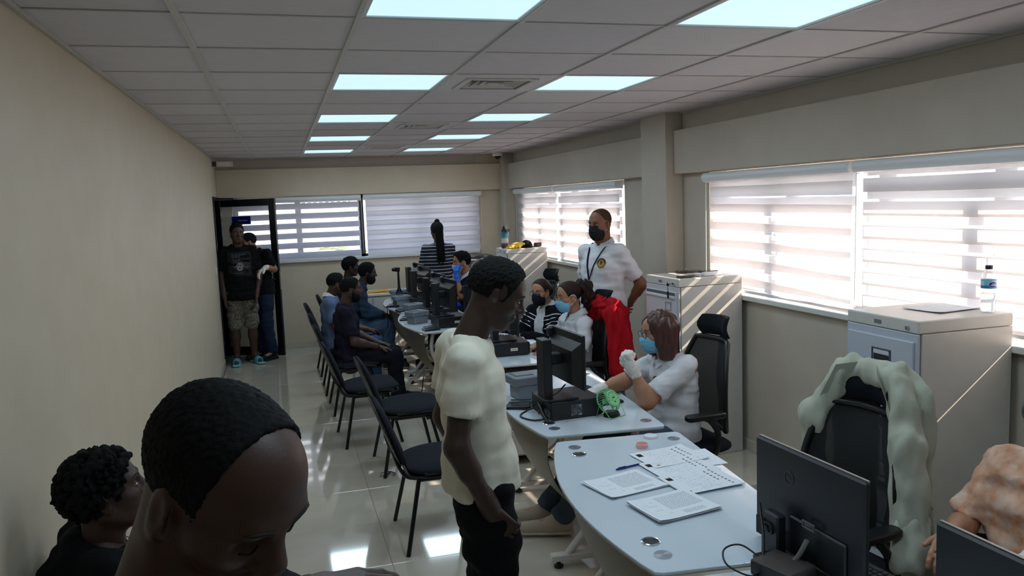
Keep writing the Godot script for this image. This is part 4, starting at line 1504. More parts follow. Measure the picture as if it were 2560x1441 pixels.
	for k in 4:
		solo("paper_sheet", ["white sheet left on the credenza under the envelope", "white sheet in the middle of the credenza", "white sheet at the right end of the credenza", "loose white sheet lying across the credenza papers"][k], "paper", boxm(Vector3(0.28, 0.0015, 0.21)), mat(rgb(226, 228, 234), 0.8), Vector3([1.33, 1.5, 1.7, 1.55][k], 0.7685 + k * 0.002, [-10.6, -10.58, -10.62, -10.65][k]), [0.1, -0.15, 0.3, 0.5][k], "papers on the credenza")
	for k in 3:
		solo("paper_sheet", ["white printed sheet between the monitors of the fifth desk", "blue-white form beside the farthest scanner", "white sheet beside the last computer"][k], "paper", boxm(Vector3(0.28, 0.0015, 0.21)), mat(rgb(214, 218, 236), 0.8), Vector3([1.4, 1.42, 1.66][k], DK + 0.001 + k * 0.002, [-9.2, -9.85, -9.8][k]), [0.3, -0.2, 0.1][k], "papers on the far desk")
	# first desk: letters, forms, pen, ink pad
	sheet("stapled printed letter nearest the left edge of the first desk", Vector3(1.278, DK, -2.885), 0.2, "letter", 3)
	sheet("stack of stapled printed letters nearest the camera on the first desk", Vector3(1.345, DK, -2.6), 0.17, "letter", 7)
	sheet("fingerprint form with a photo, at the back of the spread of forms", Vector3(1.6, DK, -3.13), 0.13, "form", 2)
	sheet("plain form sheet sticking out to the right behind the others", Vector3(1.66, DK, -3.07), -0.05, "plain")
	sheet("fingerprint form with a photo, in the middle of the spread", Vector3(1.575, DK + 0.002, -2.985), 0.08, "form", 2)
	sheet("fingerprint form with a photo, nearest the camera of the forms", Vector3(1.575, DK + 0.004, -2.8), 0.1, "form", 2)
	t = thing("pen", "blue ballpoint pen partly under the forms on the first desk", "pen", Vector3(1.385, DK + 0.006, -3.07), 0.22)
	var bl := mat(rgb(26, 40, 120), 0.3)
	part(t, "barrel", tubem([Vector3(-0.055, 0, 0), Vector3(0.05, 0, 0)], 0.0045, 8), bl)
	part(t, "cap", tubem([Vector3(-0.075, 0, 0), Vector3(-0.02, 0, 0)], [0.004, 0.0055], 8), bl)
	part(t, "clip", boxm(Vector3(0.04, 0.0015, 0.003)), bl, Vector3(-0.045, 0.006, 0))
	t = thing("ink_pot", "small round pot of pink finger moistener on the first desk", "pot", Vector3(1.55, DK, -3.3), 0)
	part(t, "cup", lathem([Vector2(0, 0), Vector2(0.026, 0), Vector2(0.03, 0.02), Vector2(0.031, 0.021), Vector2(0.027, 0.021), Vector2(0.026, 0.016)], 22), mat(rgb(238, 196, 186), 0.4))
	part(t, "paste", lathem([Vector2(0.0265, 0.0162), Vector2(0, 0.0172)], 20), mat(rgb(222, 120, 112), 0.5))
	solo("pot_lid", "round white plastic lid beside the pink pot", "lid", lathem([Vector2(0, 0), Vector2(0.031, 0), Vector2(0.032, 0.012), Vector2(0.029, 0.014), Vector2(0, 0.014)], 22), mat(rgb(226, 230, 234), 0.35), Vector3(1.655, DK, -3.425))
	# near desk
	big_monitor("big black monitor seen from behind at the lower right, with a round logo", Vector3(1.5, DK, -2.03), 0.04, true)
	big_monitor("second black monitor cut off by the right edge in front of the orange shirt", Vector3(1.6, DK - 0.06, -1.37), 0.02, false)
	keyboard("black keyboard behind the big monitor at the lower right", Vector3(1.62, DK, -1.88), 0.1)
	sheet("printed sheet lying under the big black monitor", Vector3(1.5, DK, -1.93), 0.3, "letter")
	var bx := thing("small_computer", "small brown-black computer box beside the big monitor's foot", "computer", Vector3(1.4, DK, -2.0), 0.3)
	part(bx, "case", boxm(Vector3(0.12, 0.045, 0.15), 0.004), mat(rgb(70, 62, 58), 0.4), Vector3(0, 0.0225, 0))
	part(bx, "front", boxm(Vector3(0.006, 0.04, 0.14), 0.002), mat(rgb(12, 12, 14), 0.3), Vector3(-0.062, 0.0225, 0))
	cable("black cable curling beside the big monitor's foot", [Vector3(1.37, DK + 0.03, -2.07), Vector3(1.33, DK + 0.06, -2.12), Vector3(1.27, DK + 0.055, -2.12), Vector3(1.25, DK + 0.03, -2.07), Vector3(1.3, DK + 0.008, -2.02), Vector3(1.36, DK + 0.008, -2.04)], 0.003)
	cable("black video cable rising to the big monitor", [Vector3(1.37, DK + 0.04, -2.06), Vector3(1.41, DK + 0.09, -2.12), Vector3(1.45, DK + 0.15, -2.2)], 0.005)
	cable("grey video plug and cable under the big monitor", [Vector3(1.47, DK + 0.11, -1.98), Vector3(1.45, DK + 0.05, -2.0), Vector3(1.42, DK + 0.02, -2.02)], 0.008, rgb(120, 120, 112))
	# on the cabinets
	var y := 1.3215
	bottle(Vector3(3.13, y, -2.9))
	sheet("white sheet lying on top of the right-hand filing cabinet", Vector3(3.04, y, -3.08), 0.1, "plain", 2)
	phone("dark green phone at the front edge of the middle cabinet top", Vector3(2.79, y, -5.12), 0.1, rgb(34, 40, 36))
	phone("dark phone in a wallet case by the wall on the middle cabinet", Vector3(3.1, y, -5.37), 0.3, rgb(48, 36, 32))
	phone("black flat tablet at the back of the middle cabinet top", Vector3(2.98, y, -5.44), -0.05, rgb(40, 32, 30), 1.3)
	t = thing("charger", "white charging adapter on the middle cabinet top", "charger", Vector3(2.98, y, -5.12), 0.05)
	part(t, "block", prismm(rrect(0.16, 0.05, 0.02), 0.028, Transform3D(Basis(Vector3(1, 0, 0), Vector3(0, 0, 1), Vector3(0, 1, 0)), Vector3.ZERO), 0.008), mat(rgb(222, 220, 222), 0.35))
	part(t, "cable", tubem(curve([Vector3(-0.08, 0.01, 0), Vector3(-0.12, 0.006, -0.02), Vector3(-0.14, 0.006, -0.06)], 4), 0.003, 6), mat(rgb(220, 218, 216), 0.5))
	t = thing("spectacles", "pair of spectacles left beside the phone on the middle cabinet", "glasses", Vector3(2.86, y + 0.002, -5.33), 0.2)
	for s in [-1, 1]:
		var q := []
		for i in 14:
			var a := TAU * i / 14
			q.append(Vector3(s * 0.032 + cos(a) * 0.024, 0.018 + sin(a) * 0.016, 0))
		part(t, "rim", ring(q, 0.0018, 5), mat(rgb(60, 48, 40), 0.3))
		part(t, "temple", tubem([Vector3(s * 0.056, 0.02, 0), Vector3(s * 0.06, 0.012, -0.08), Vector3(s * 0.05, 0.002, -0.12)], 0.0018, 5), mat(rgb(60, 48, 40), 0.3))
	tumbler(Vector3(2.7, y, -9.63))
	t = thing("snack_bag", "shiny yellow snack bag lying beside the tumbler", "snack bag", Vector3(2.79, y, -9.47), 0.2)
	var sb := Blob.new()
	sb.ell(Vector3(0, 0.032, 0), Vector3(0.1, 0.034, 0.055), 0.03, Basis(Vector3.BACK, 0.18))
	sb.cone(Vector3(-0.1, 0.016, -0.045), Vector3(-0.1, 0.016, 0.045), 0.012, 0.012, 0.04, Vector3.UP, 0.35)
	sb.cone(Vector3(0.1, 0.055, -0.045), Vector3(0.1, 0.055, 0.045), 0.012, 0.012, 0.04, Vector3.UP, 0.35)
	blob(t, "pouch", [sb], [0.006], rough_mat(rgb(222, 168, 28), rgb(238, 206, 70), 0.02, 4.0, 0.22, 0.0, 0.1, 12), [[0.008, Vector3(22, 30, 22)]])
	part(t, "print_patch", boxm(Vector3(0.06, 0.002, 0.05)), mat(rgb(226, 220, 190), 0.4), Vector3(-0.02, 0.068, 0.01), Basis(Vector3.BACK, 0.18))
	t = thing("cap", "black baseball cap lying on the far filing cabinet", "cap", Vector3(2.96, y, -9.56), 0.3)
	var cp := Blob.new()
	cp.ell(Vector3(0, 0.01, 0), Vector3(0.075, 0.085, 0.085), 0.02, Basis(), [Plane(Vector3.DOWN, 0.0)])
	blob(t, "crown", [cp], [0.008], cloth(rgb(22, 22, 24)))
	part(t, "peak", prismm(rrect(0.09, 0.13, 0.04), 0.005, Transform3D(Basis(Vector3(1, 0, 0), Vector3(0, 0, 1), Vector3(0, 1, 0)), Vector3(0.1, 0.004, 0)), 0.001), cloth(rgb(24, 22, 24)))
	t = thing("wallet", "small brown wallet beside the cap on the far cabinet", "wallet", Vector3(3.14, y, -9.66), 0.2)
	part(t, "body", boxm(Vector3(0.09, 0.045, 0.08), 0.012), mat(rgb(70, 44, 38), 0.6), Vector3(0, 0.0225, 0))
	part(t, "flap", boxm(Vector3(0.092, 0.006, 0.05), 0.002), mat(rgb(84, 54, 46), 0.6), Vector3(0, 0.047, 0.012))
	# mascot-free notebook with a purple cover held at the far desk
	t = thing("cosmetic_case", "pink and violet round case with a blue pouch on the far desk", "case", Vector3(1.78, DK, -8.62), 0.0)
	part(t, "round_case", lathem([Vector2(0, 0), Vector2(0.06, 0.0), Vector2(0.066, 0.02), Vector2(0.06, 0.04), Vector2(0, 0.042)], 20), mat(rgb(214, 178, 160), 0.4), Vector3(0, 0.1, 0), Basis(Vector3.BACK, 1.25))
	part(t, "violet_face", lathem([Vector2(0, 0), Vector2(0.045, 0.0), Vector2(0.045, 0.004), Vector2(0, 0.005)], 20), mat(rgb(158, 84, 170), 0.4), Vector3(-0.04, 0.112, 0), Basis(Vector3.BACK, 1.25))
	var pb := Blob.new()
	pb.ell(Vector3(0.02, 0.035, 0.05), Vector3(0.06, 0.034, 0.09), 0.02)
	blob(t, "blue_pouch", [pb], [0.008], cloth(rgb(28, 58, 168)), [[0.006, Vector3(20, 20, 20)]])
	# a scrap of fluff on the floor
	t = thing("hair_clump", "small dark tuft of fluff on the floor by the chair leg", "tuft", Vector3(0.62, 0.001, -5.55), 0)
	var r := RandomNumberGenerator.new()
	r.seed = 3
	for k in 9:
		var a := r.randf() * TAU
		part(t, "strand", tubem(curve([Vector3(0, 0.004, 0), Vector3(cos(a) * 0.03, 0.02 * r.randf() + 0.008, sin(a) * 0.03), Vector3(cos(a + 0.7) * 0.06, 0.003, sin(a + 0.7) * 0.06)], 3), 0.002, 4), mat(rgb(30, 28, 26), 0.8))

func computer(label: String, at: Vector3, turn: float, sticker: bool) -> void:
	var t := thing("desktop_computer", label, "computer", at, turn, "black desktop computers")
	var bk := mat(rgb(22, 22, 25), 0.38)
	part(t, "case", boxm(Vector3(0.29, 0.095, 0.3), 0.004), bk, Vector3(0, 0.0525, 0))
	part(t, "front_bezel", boxm(Vector3(0.012, 0.09, 0.296), 0.004), mat(rgb(12, 12, 14), 0.3), Vector3(0.148, 0.0525, 0))
	for x in [-1, 1]:
		for z in [-1, 1]:
			part(t, "rubber_foot", boxm(Vector3(0.025, 0.005, 0.025)), mat(rgb(8, 8, 8), 0.8), Vector3(x * 0.12, 0.0025, z * 0.12))
	part(t, "port_panel", boxm(Vector3(0.004, 0.08, 0.27)), mat(rgb(60, 60, 62), 0.4, 0.5), Vector3(-0.1465, 0.0525, 0))
	for k in 5:
		part(t, "port", boxm(Vector3(0.004, 0.012, 0.02)), mat(rgb(10, 10, 10), 0.4), Vector3(-0.149, 0.03 + 0.01 * (k % 2), -0.1 + k * 0.045))
	if sticker:
		var im := Image.create(128, 128, false, Image.FORMAT_RGB8)
		im.fill(Color(0.09, 0.09, 0.11))
		var r := RandomNumberGenerator.new()
		r.seed = 8
		for y in range(8, 120, 7):
			var x := 10
			while x < 116:
				var w := r.randi_range(2, 12)
				if r.randf() < 0.72:
					im.fill_rect(Rect2i(x, y, mini(w, 118 - x), 3), Color(0.62, 0.64, 0.68))
				x += w + 3
		im.fill_rect(Rect2i(84, 8, 30, 18), Color(0.6, 0.62, 0.66))
		im.fill_rect(Rect2i(88, 96, 24, 20), Color(0.55, 0.58, 0.62))
		var m := StandardMaterial3D.new()
		m.albedo_texture = ImageTexture.create_from_image(im)
		m.roughness = 0.4
		var q := MB.new()
		q.quad(Vector3(-0.04, 0.014, 0.1507), Vector3(0.035, 0.014, 0.1507), Vector3(0.035, 0.082, 0.1507), Vector3(-0.04, 0.082, 0.1507), Vector3(0, 0, 1))
		part(t, "rating_label", q.done(), m)
	else:
		var s := part(t, "sticker", boxm(Vector3(0.055, 0.022, 0.001)), mat(rgb(216, 208, 184), 0.5), Vector3(0.03, 0.05, 0.1507))
		var tm := TextMesh.new()
		tm.font = sysfont()
		tm.text = "Garantía"
		tm.font_size = 12
		tm.pixel_size = 0.0008
		tm.depth = 0.0005
		part(s, "print", tm, mat(rgb(60, 60, 58), 0.6), Vector3(0, 0, 0.0008))

func monitor(label: String, at: Vector3, turn: float, w: float, h: float, lift: float) -> void:
	# own axes: screen faces +x, at is the foot of the stand
	var t := thing("monitor", label, "monitor", at, turn, "black desk monitors")
	var bk := mat(rgb(22, 23, 27), 0.36)
	var y := lift + h / 2 + 0.02
	part(t, "base_plate", slab(rrect(0.2, 0.22, 0.03), 0.0, 0.012, 0.003), bk, Vector3(0.03, 0, 0))
	part(t, "stand_column", boxm(Vector3(0.05, lift + h * 0.93, 0.105), 0.004), bk, Vector3(-0.03, (lift + h * 0.93) / 2 + 0.006, 0))
	part(t, "tilt_arm", boxm(Vector3(0.07, 0.06, 0.06), 0.006), bk, Vector3(0.03, y, 0))
	part(t, "panel", boxm(Vector3(0.016, h, w), 0.003), bk, Vector3(0.108, y, 0))
	# the back swells to a box with sloping shoulders
	var m := MB.new()
	var a := [Vector3(0.1, y - h * 0.46, -w * 0.47), Vector3(0.1, y - h * 0.46, w * 0.47), Vector3(0.1, y + h * 0.36, w * 0.47), Vector3(0.1, y + h * 0.36, -w * 0.47)]
	var b := [Vector3(0.062, y - h * 0.42, -w * 0.36), Vector3(0.062, y - h * 0.42, w * 0.36), Vector3(0.062, y + h * 0.2, w * 0.36), Vector3(0.062, y + h * 0.2, -w * 0.36)]
	m.quad(b[0], b[1], b[2], b[3], Vector3.LEFT)
	for k in 4:
		var n := (k + 1) % 4
		m.quad(a[k], a[n], b[n], b[k], ((a[k] + a[n] + b[k] + b[n]) / 4 - Vector3(0.1, y - h * 0.05, 0)))
	part(t, "back_housing", m.done(), bk)
	part(t, "screen", boxm(Vector3(0.002, h - 0.02, w - 0.02)), mat(rgb(30, 34, 42), 0.25), Vector3(0.117, y, 0))

func big_monitor(label: String, at: Vector3, turn: float, logo: bool) -> void:
	var t := thing("monitor", label, "monitor", at, turn, "black desk monitors")
	var bk := mat(rgb(24, 25, 29), 0.4)
	var w := 0.5
	var h := 0.335
	var y := 0.185
	part(t, "panel", boxm(Vector3(0.022, h, w), 0.006), bk, Vector3(0.01, y, 0))
	part(t, "bezel_strip", boxm(Vector3(0.008, 0.006, w - 0.004), 0.001), mat(rgb(150, 140, 132), 0.3, 0.4), Vector3(0.016, y + h / 2, 0))
	part(t, "screen", boxm(Vector3(0.002, h - 0.02, w - 0.02)), mat(rgb(30, 34, 42), 0.25), Vector3(0.0215, y + 0.004, 0))
	# lower back: a shallow housing, then the stand
	part(t, "back_housing", boxm(Vector3(0.012, h * 0.36, w * 0.5), 0.005), bk, Vector3(-0.004, y - 0.1, 0.06))
	part(t, "port_recess", boxm(Vector3(0.004, 0.06, w * 0.5)), mat(rgb(6, 6, 7), 0.6), Vector3(-0.0015, y - h / 2 + 0.03, -0.12))
	part(t, "stand_column", boxm(Vector3(0.035, 0.15, 0.075), 0.006), bk, Vector3(-0.045, 0.076, -0.09))
	var hole := part(t, "cable_ring", lathem([Vector2(0.02, 0), Vector2(0.02, 0.006), Vector2(0.013, 0.006)], 16), mat(rgb(5, 5, 6), 0.4), Vector3(-0.0635, 0.1, -0.09), Basis(Vector3.BACK, PI / 2))
	part(hole, "ring_edge", lathem([Vector2(0.012, 0.001), Vector2(0, 0.001)], 14), mat(rgb(2, 2, 2), 0.6))
	part(t, "base_plate", slab(rrect(0.19, 0.24, 0.02), 0.0, 0.012, 0.003), bk, Vector3(-0.02, 0, 0))
	if logo:
		var q := []
		for i in 28:
			var a := TAU * i / 28
			q.append(Vector3(-0.002, y + 0.075 + sin(a) * 0.021, -0.075 + cos(a) * 0.021))
		var lg := part(t, "logo_ring", ring(q, 0.0011, 5), mat(rgb(92, 92, 92), 0.3, 0.5))
		var tm := TextMesh.new()
		tm.font = sysfont(false, true)
		tm.text = "DELL"
		tm.font_size = 16
		tm.pixel_size = 0.00085
		tm.depth = 0.0006
		part(lg, "logo_letters", tm, mat(rgb(92, 92, 92), 0.3, 0.5), Vector3(-0.0015, y + 0.075, -0.075), Basis(Vector3.UP, -PI / 2))
		part(t, "service_tag", hole_plate(0.05, 0.018), mat(rgb(84, 84, 84), 0.4), Vector3(-0.02, y - 0.035, 0.04))

func scanner(label: String, at: Vector3, turn: float, w: float, h: float, d: float) -> void:
	var t := thing("fingerprint_scanner", label, "scanner", at, turn, "grey fingerprint scanners")
	var g := mat(rgb(124, 130, 138), 0.45)
	part(t, "base", boxm(Vector3(w * 0.82, h * 0.62, d * 0.86), 0.006), g, Vector3(0.005, h * 0.31, 0))
	part(t, "head", boxm(Vector3(w, h * 0.4, d), 0.008), g, Vector3(0, h * 0.8, 0))
	var r := part(t, "platen_frame", boxm(Vector3(w * 0.5, 0.004, d * 0.6), 0.001), mat(rgb(78, 84, 90), 0.3), Vector3(-w * 0.18, h + 0.001, 0))
	part(r, "platen_glass", boxm(Vector3(w * 0.42, 0.002, d * 0.48)), mat(rgb(150, 156, 160), 0.05), Vector3(0, 0.003, 0))
	part(t, "side_slot", boxm(Vector3(w * 0.22, 0.012, 0.003)), mat(rgb(50, 46, 44), 0.6), Vector3(w * 0.25, h * 0.6, d * 0.432))
func pad(label: String, at: Vector3, turn: float) -> void:
	var t := thing("signature_pad", label, "signature pad", at, turn, "signature pads")
	part(t, "case", boxm(Vector3(0.15, 0.018, 0.12), 0.004), mat(rgb(16, 16, 18), 0.3), Vector3(0, 0.012, 0), Basis(Vector3.BACK, 0.06))
	part(t, "screen", boxm(Vector3(0.1, 0.001, 0.07)), mat(rgb(58, 66, 66), 0.15), Vector3(0.008, 0.0218, 0), Basis(Vector3.BACK, 0.06))
	part(t, "trim", boxm(Vector3(0.006, 0.004, 0.116), 0.001), mat(rgb(170, 172, 176), 0.25, 0.6), Vector3(-0.068, 0.0175, 0), Basis(Vector3.BACK, 0.06))
	part(t, "stylus", tubem([Vector3(-0.06, 0.027, -0.052), Vector3(0.06, 0.032, -0.05)], 0.004, 7), mat(rgb(12, 12, 12), 0.3))
func webcam(label: String, at: Vector3, turn: float) -> void:
	var t := thing("webcam", label, "webcam", at, turn, "webcams")
	var bk := mat(rgb(30, 30, 32), 0.35)
	part(t, "body", boxm(Vector3(0.035, 0.05, 0.04), 0.008), bk, Vector3(-0.01, -0.01, 0))
	part(t, "clip", boxm(Vector3(0.05, 0.012, 0.03), 0.003), bk, Vector3(0.005, -0.035, 0))
	part(t, "stem", boxm(Vector3(0.012, 0.05, 0.02), 0.003), mat(rgb(96, 92, 84), 0.35, 0.4), Vector3(0.012, -0.06, 0))
	part(t, "lens", lathem([Vector2(0.012, 0), Vector2(0.012, 0.006), Vector2(0, 0.007)], 12), mat(rgb(190, 190, 192), 0.2, 0.5), Vector3(-0.01, 0.0155, 0))
func keyboard(label: String, at: Vector3, turn: float) -> void:
	var t := thing("keyboard", label, "keyboard", at, turn, "black keyboards")
	part(t, "base", boxm(Vector3(0.14, 0.014, 0.42), 0.004), mat(rgb(20, 20, 22), 0.5), Vector3(0, 0.008, 0))
	if not mats.has("key"):
		mats["key"] = boxm(Vector3(0.0165, 0.006, 0.0165), 0.0015)
	for i in 6:
		for j in 20:
			if i == 5 and j > 3 and j < 10:
				continue
			part(t, "key", mats["key"], mat(rgb(34, 34, 36), 0.5), Vector3(-0.055 + i * 0.0205 + (0.004 if i > 0 else 0.0) - 0.004, 0.017, -0.198 + j * 0.0204))
	if mats.has("key"):
		part(t, "space_key", boxm(Vector3(0.0165, 0.006, 0.118), 0.0015), mat(rgb(34, 34, 36), 0.5), Vector3(0.0475, 0.017, -0.065))
func cable(label: String, pts: Array, r: float, c := Color8(14, 14, 16)) -> void:
	var o: Vector3 = pts[0]
	var q := []
	for p in pts:
		q.append(p - o)
	solo("cable", label, "cable", tubem(curve(q, 6), r, 7), mat(c, 0.45), o)
func fan(at: Vector3) -> void:
	var t := thing("desk_fan", "small green round desk fan beside the black computer", "fan", at, 0.45)
	var gr := mat(rgb(112, 196, 128), 0.4)
	var c := Vector3(0, 0.088, 0)
	var b := Basis(Vector3.RIGHT, -0.55)
	# seen from behind: the cage opens upward and away
	var pts := []
	for i in 32:
		var a := TAU * i / 32
		pts.append(c + b * Vector3(cos(a) * 0.068, sin(a) * 0.068, -0.03))
	part(t, "rim", ring(pts, 0.004, 6), gr)
	for i in 34:
		var a := TAU * i / 34
		part(t, "rib", tubem(curve([c + b * Vector3(cos(a) * 0.067, sin(a) * 0.067, -0.03), c + b * Vector3(cos(a) * 0.064, sin(a) * 0.064, 0.002), c + b * Vector3(cos(a) * 0.044, sin(a) * 0.044, 0.022)], 3), 0.0013, 4), gr)
	var disc := part(t, "back_disc", lathem([Vector2(0, 0.026), Vector2(0.042, 0.026), Vector2(0.047, 0.02), Vector2(0.046, 0.014)], 26), gr, c, b * Basis(Vector3.RIGHT, PI / 2))
	var dk := mat(rgb(24, 58, 34), 0.5)
	for i in 9:
		var a := 0.35 + (TAU * 0.55) * i / 8 - 0.5
		part(disc, "slot", boxm(Vector3(0.0025, 0.002, 0.008)), dk, Vector3(cos(a) * 0.035, 0.0265, -sin(a) * 0.035), Basis(Vector3.UP, a + PI / 2))
	part(disc, "switch", boxm(Vector3(0.012, 0.004, 0.009), 0.001), mat(rgb(20, 40, 26), 0.4), Vector3(0, 0.027, -0.004))
	part(disc, "socket", lathem([Vector2(0.005, 0), Vector2(0.005, 0.001), Vector2(0, 0.001)], 10), mat(rgb(14, 24, 16), 0.5), Vector3(0, 0.0262, 0.02))
	for s in [-1, 1]:
		part(disc, "screw", lathem([Vector2(0.002, 0), Vector2(0.002, 0.001), Vector2(0, 0.001)], 8), dk, Vector3(s * 0.014, 0.0262, 0.01))
	part(t, "hub", lathem([Vector2(0, -0.012), Vector2(0.014, -0.012), Vector2(0.016, 0.012), Vector2(0, 0.016)], 14), gr, c + b * Vector3(0, 0, -0.008), b * Basis(Vector3.RIGHT, PI / 2))
	for k in 4:
		var a := TAU * k / 4
		part(t, "blade", boxm(Vector3(0.042, 0.002, 0.026), 0.001), mat(rgb(150, 214, 160), 0.4), c + b * (Vector3(cos(a) * 0.034, sin(a) * 0.034, -0.01)), b * Basis(Vector3.BACK, a) * Basis(Vector3.RIGHT, 1.1))
	part(t, "base", lathem([Vector2(0, 0), Vector2(0.045, 0), Vector2(0.046, 0.006), Vector2(0.038, 0.024), Vector2(0.03, 0.026), Vector2(0, 0.026)], 22), mat(rgb(16, 18, 17), 0.3), Vector3(0, 0.002, 0.006))
	part(t, "stand_wire", ring([Vector3(-0.06, 0.002, 0.05), Vector3(0.06, 0.002, 0.05), Vector3(0.075, 0.08, -0.01), Vector3(0.06, 0.002, -0.05), Vector3(-0.06, 0.002, -0.05), Vector3(-0.075, 0.08, -0.01)], 0.0022, 5), gr)
var pages := {}
func page(kind: String) -> StandardMaterial3D:
	if pages.has(kind):
		return pages[kind]
	var w := 512
	var h := 396
	var im := Image.create(w, h, false, Image.FORMAT_RGB8)
	im.fill(Color(0.9, 0.91, 0.935))
	var r := RandomNumberGenerator.new()
	r.seed = 17 if kind == "letter" else 23
	var ink := Color(0.5, 0.5, 0.54)
	if kind == "letter":
		for y in range(40, 356, 11):
			var x0 := 200
			var x1 := 470
			if y > 250 and y < 300:
				continue
			if y > 300:
				x0 = 250
				x1 = 420
			var x := x0
			while x < x1:
				var l := r.randi_range(4, 22)
				im.fill_rect(Rect2i(x, y, mini(l, x1 - x), 4), ink)
				x += l + r.randi_range(3, 6)
		for q in [[60, 120, 40], [70, 150, 90], [90, 230, 60], [150, 300, 30], [130, 90, 24]]:
			im.fill_rect(Rect2i(q[0], q[1], q[2], 3), ink)
		for y in range(60, 330, 9):
			im.fill_rect(Rect2i(40, y, 2, 5), ink)
	elif kind == "form":
		im.fill_rect(Rect2i(34, 40, 48, 62), Color(0.07, 0.07, 0.08))
		im.fill_rect(Rect2i(44, 50, 16, 30), Color(0.14, 0.12, 0.11))
		im.fill_rect(Rect2i(40, 330, 34, 26), Color(0.6, 0.52, 0.3))
		im.fill_rect(Rect2i(48, 336, 14, 12), Color(0.3, 0.26, 0.2))
		for y in range(34, 360, 13):
			var x := 110
			while x < 330:
				var l := r.randi_range(5, 30)
				if r.randf() < 0.55:
					im.fill_rect(Rect2i(x, y, l, 3), Color(0.66, 0.66, 0.7))
				x += l + r.randi_range(4, 16)
		for col in 2:
			for k in 8 - col * 3:
				var cx := 438 - col * 0
				var cy := 40 + k * 42 + col * 18
				if col == 1:
					cx = 384
				for yy in range(-13, 14):
					for xx in range(-8, 9):
						if xx * xx / 64.0 + yy * yy / 169.0 < 1.0 and r.randf() < 0.86:
							im.set_pixel(cx + xx, clampi(cy + yy, 0, h - 1), Color(0.16, 0.16, 0.19).lerp(Color(0.5, 0.5, 0.54), r.randf() * 0.5))
	var m := StandardMaterial3D.new()
	m.albedo_texture = ImageTexture.create_from_image(im)
	m.roughness = 0.8
	m.metallic_specular = 0.3
	pages[kind] = m
	return m
func sheet(label: String, at: Vector3, turn: float, kind: String, many := 1) -> void:
	# letter paper, text lines along x; slightly curled at the corners
	var t := thing("paper_sheet", label, "paper", at, turn, "papers on desks and cabinets")
	var plain := mat(rgb(230, 232, 238), 0.8, 0.0, 0.3)
	var r := RandomNumberGenerator.new()
	r.seed = int(at.x * 1000.0) + int(at.z * 777.0)
	for k in many:
		var top := k == many - 1
		var rows := []
		for i in 7:
			var row := PackedVector3Array()
			for j in 9:
				var u := j / 8.0 - 0.5
				var v := i / 6.0 - 0.5
				var curl := 0.006 * pow(absf(u) * 2, 3.0) * (0.5 + 0.5 * sin(at.x * 90 + j)) + 0.003 * pow(absf(v) * 2, 4.0)
				row.append(Vector3(u * 0.279, 0.0012 + k * 0.0016 + curl * (1.0 if many > 1 or kind != "plain" else 0.3), v * 0.216))
			rows.append(row)
		var m := MB.new()
		m.grid(rows)
		var dz := Vector3(r.randf_range(-0.006, 0.006), 0, r.randf_range(-0.005, 0.005)) if not top else Vector3.ZERO
		part(t, "sheet", m.done(), page(kind) if top and kind != "plain" else plain, dz, Basis(Vector3.UP, 0.0 if top else r.randf_range(-0.04, 0.04)))
func phone(label: String, at: Vector3, turn: float, c: Color, k := 1.0) -> void:
	var t := thing("phone", label, "phone", at, turn, "phones on the cabinet")
	part(t, "case", prismm(rrect(0.155 * k, 0.075 * k, 0.012), 0.011, Transform3D(Basis(Vector3(1, 0, 0), Vector3(0, 0, 1), Vector3(0, 1, 0)), Vector3.ZERO), 0.003), mat(c, 0.4))
	part(t, "screen", boxm(Vector3(0.143 * k, 0.001, 0.066 * k)), mat(rgb(10, 11, 12), 0.1), Vector3(0, 0.0113, 0))
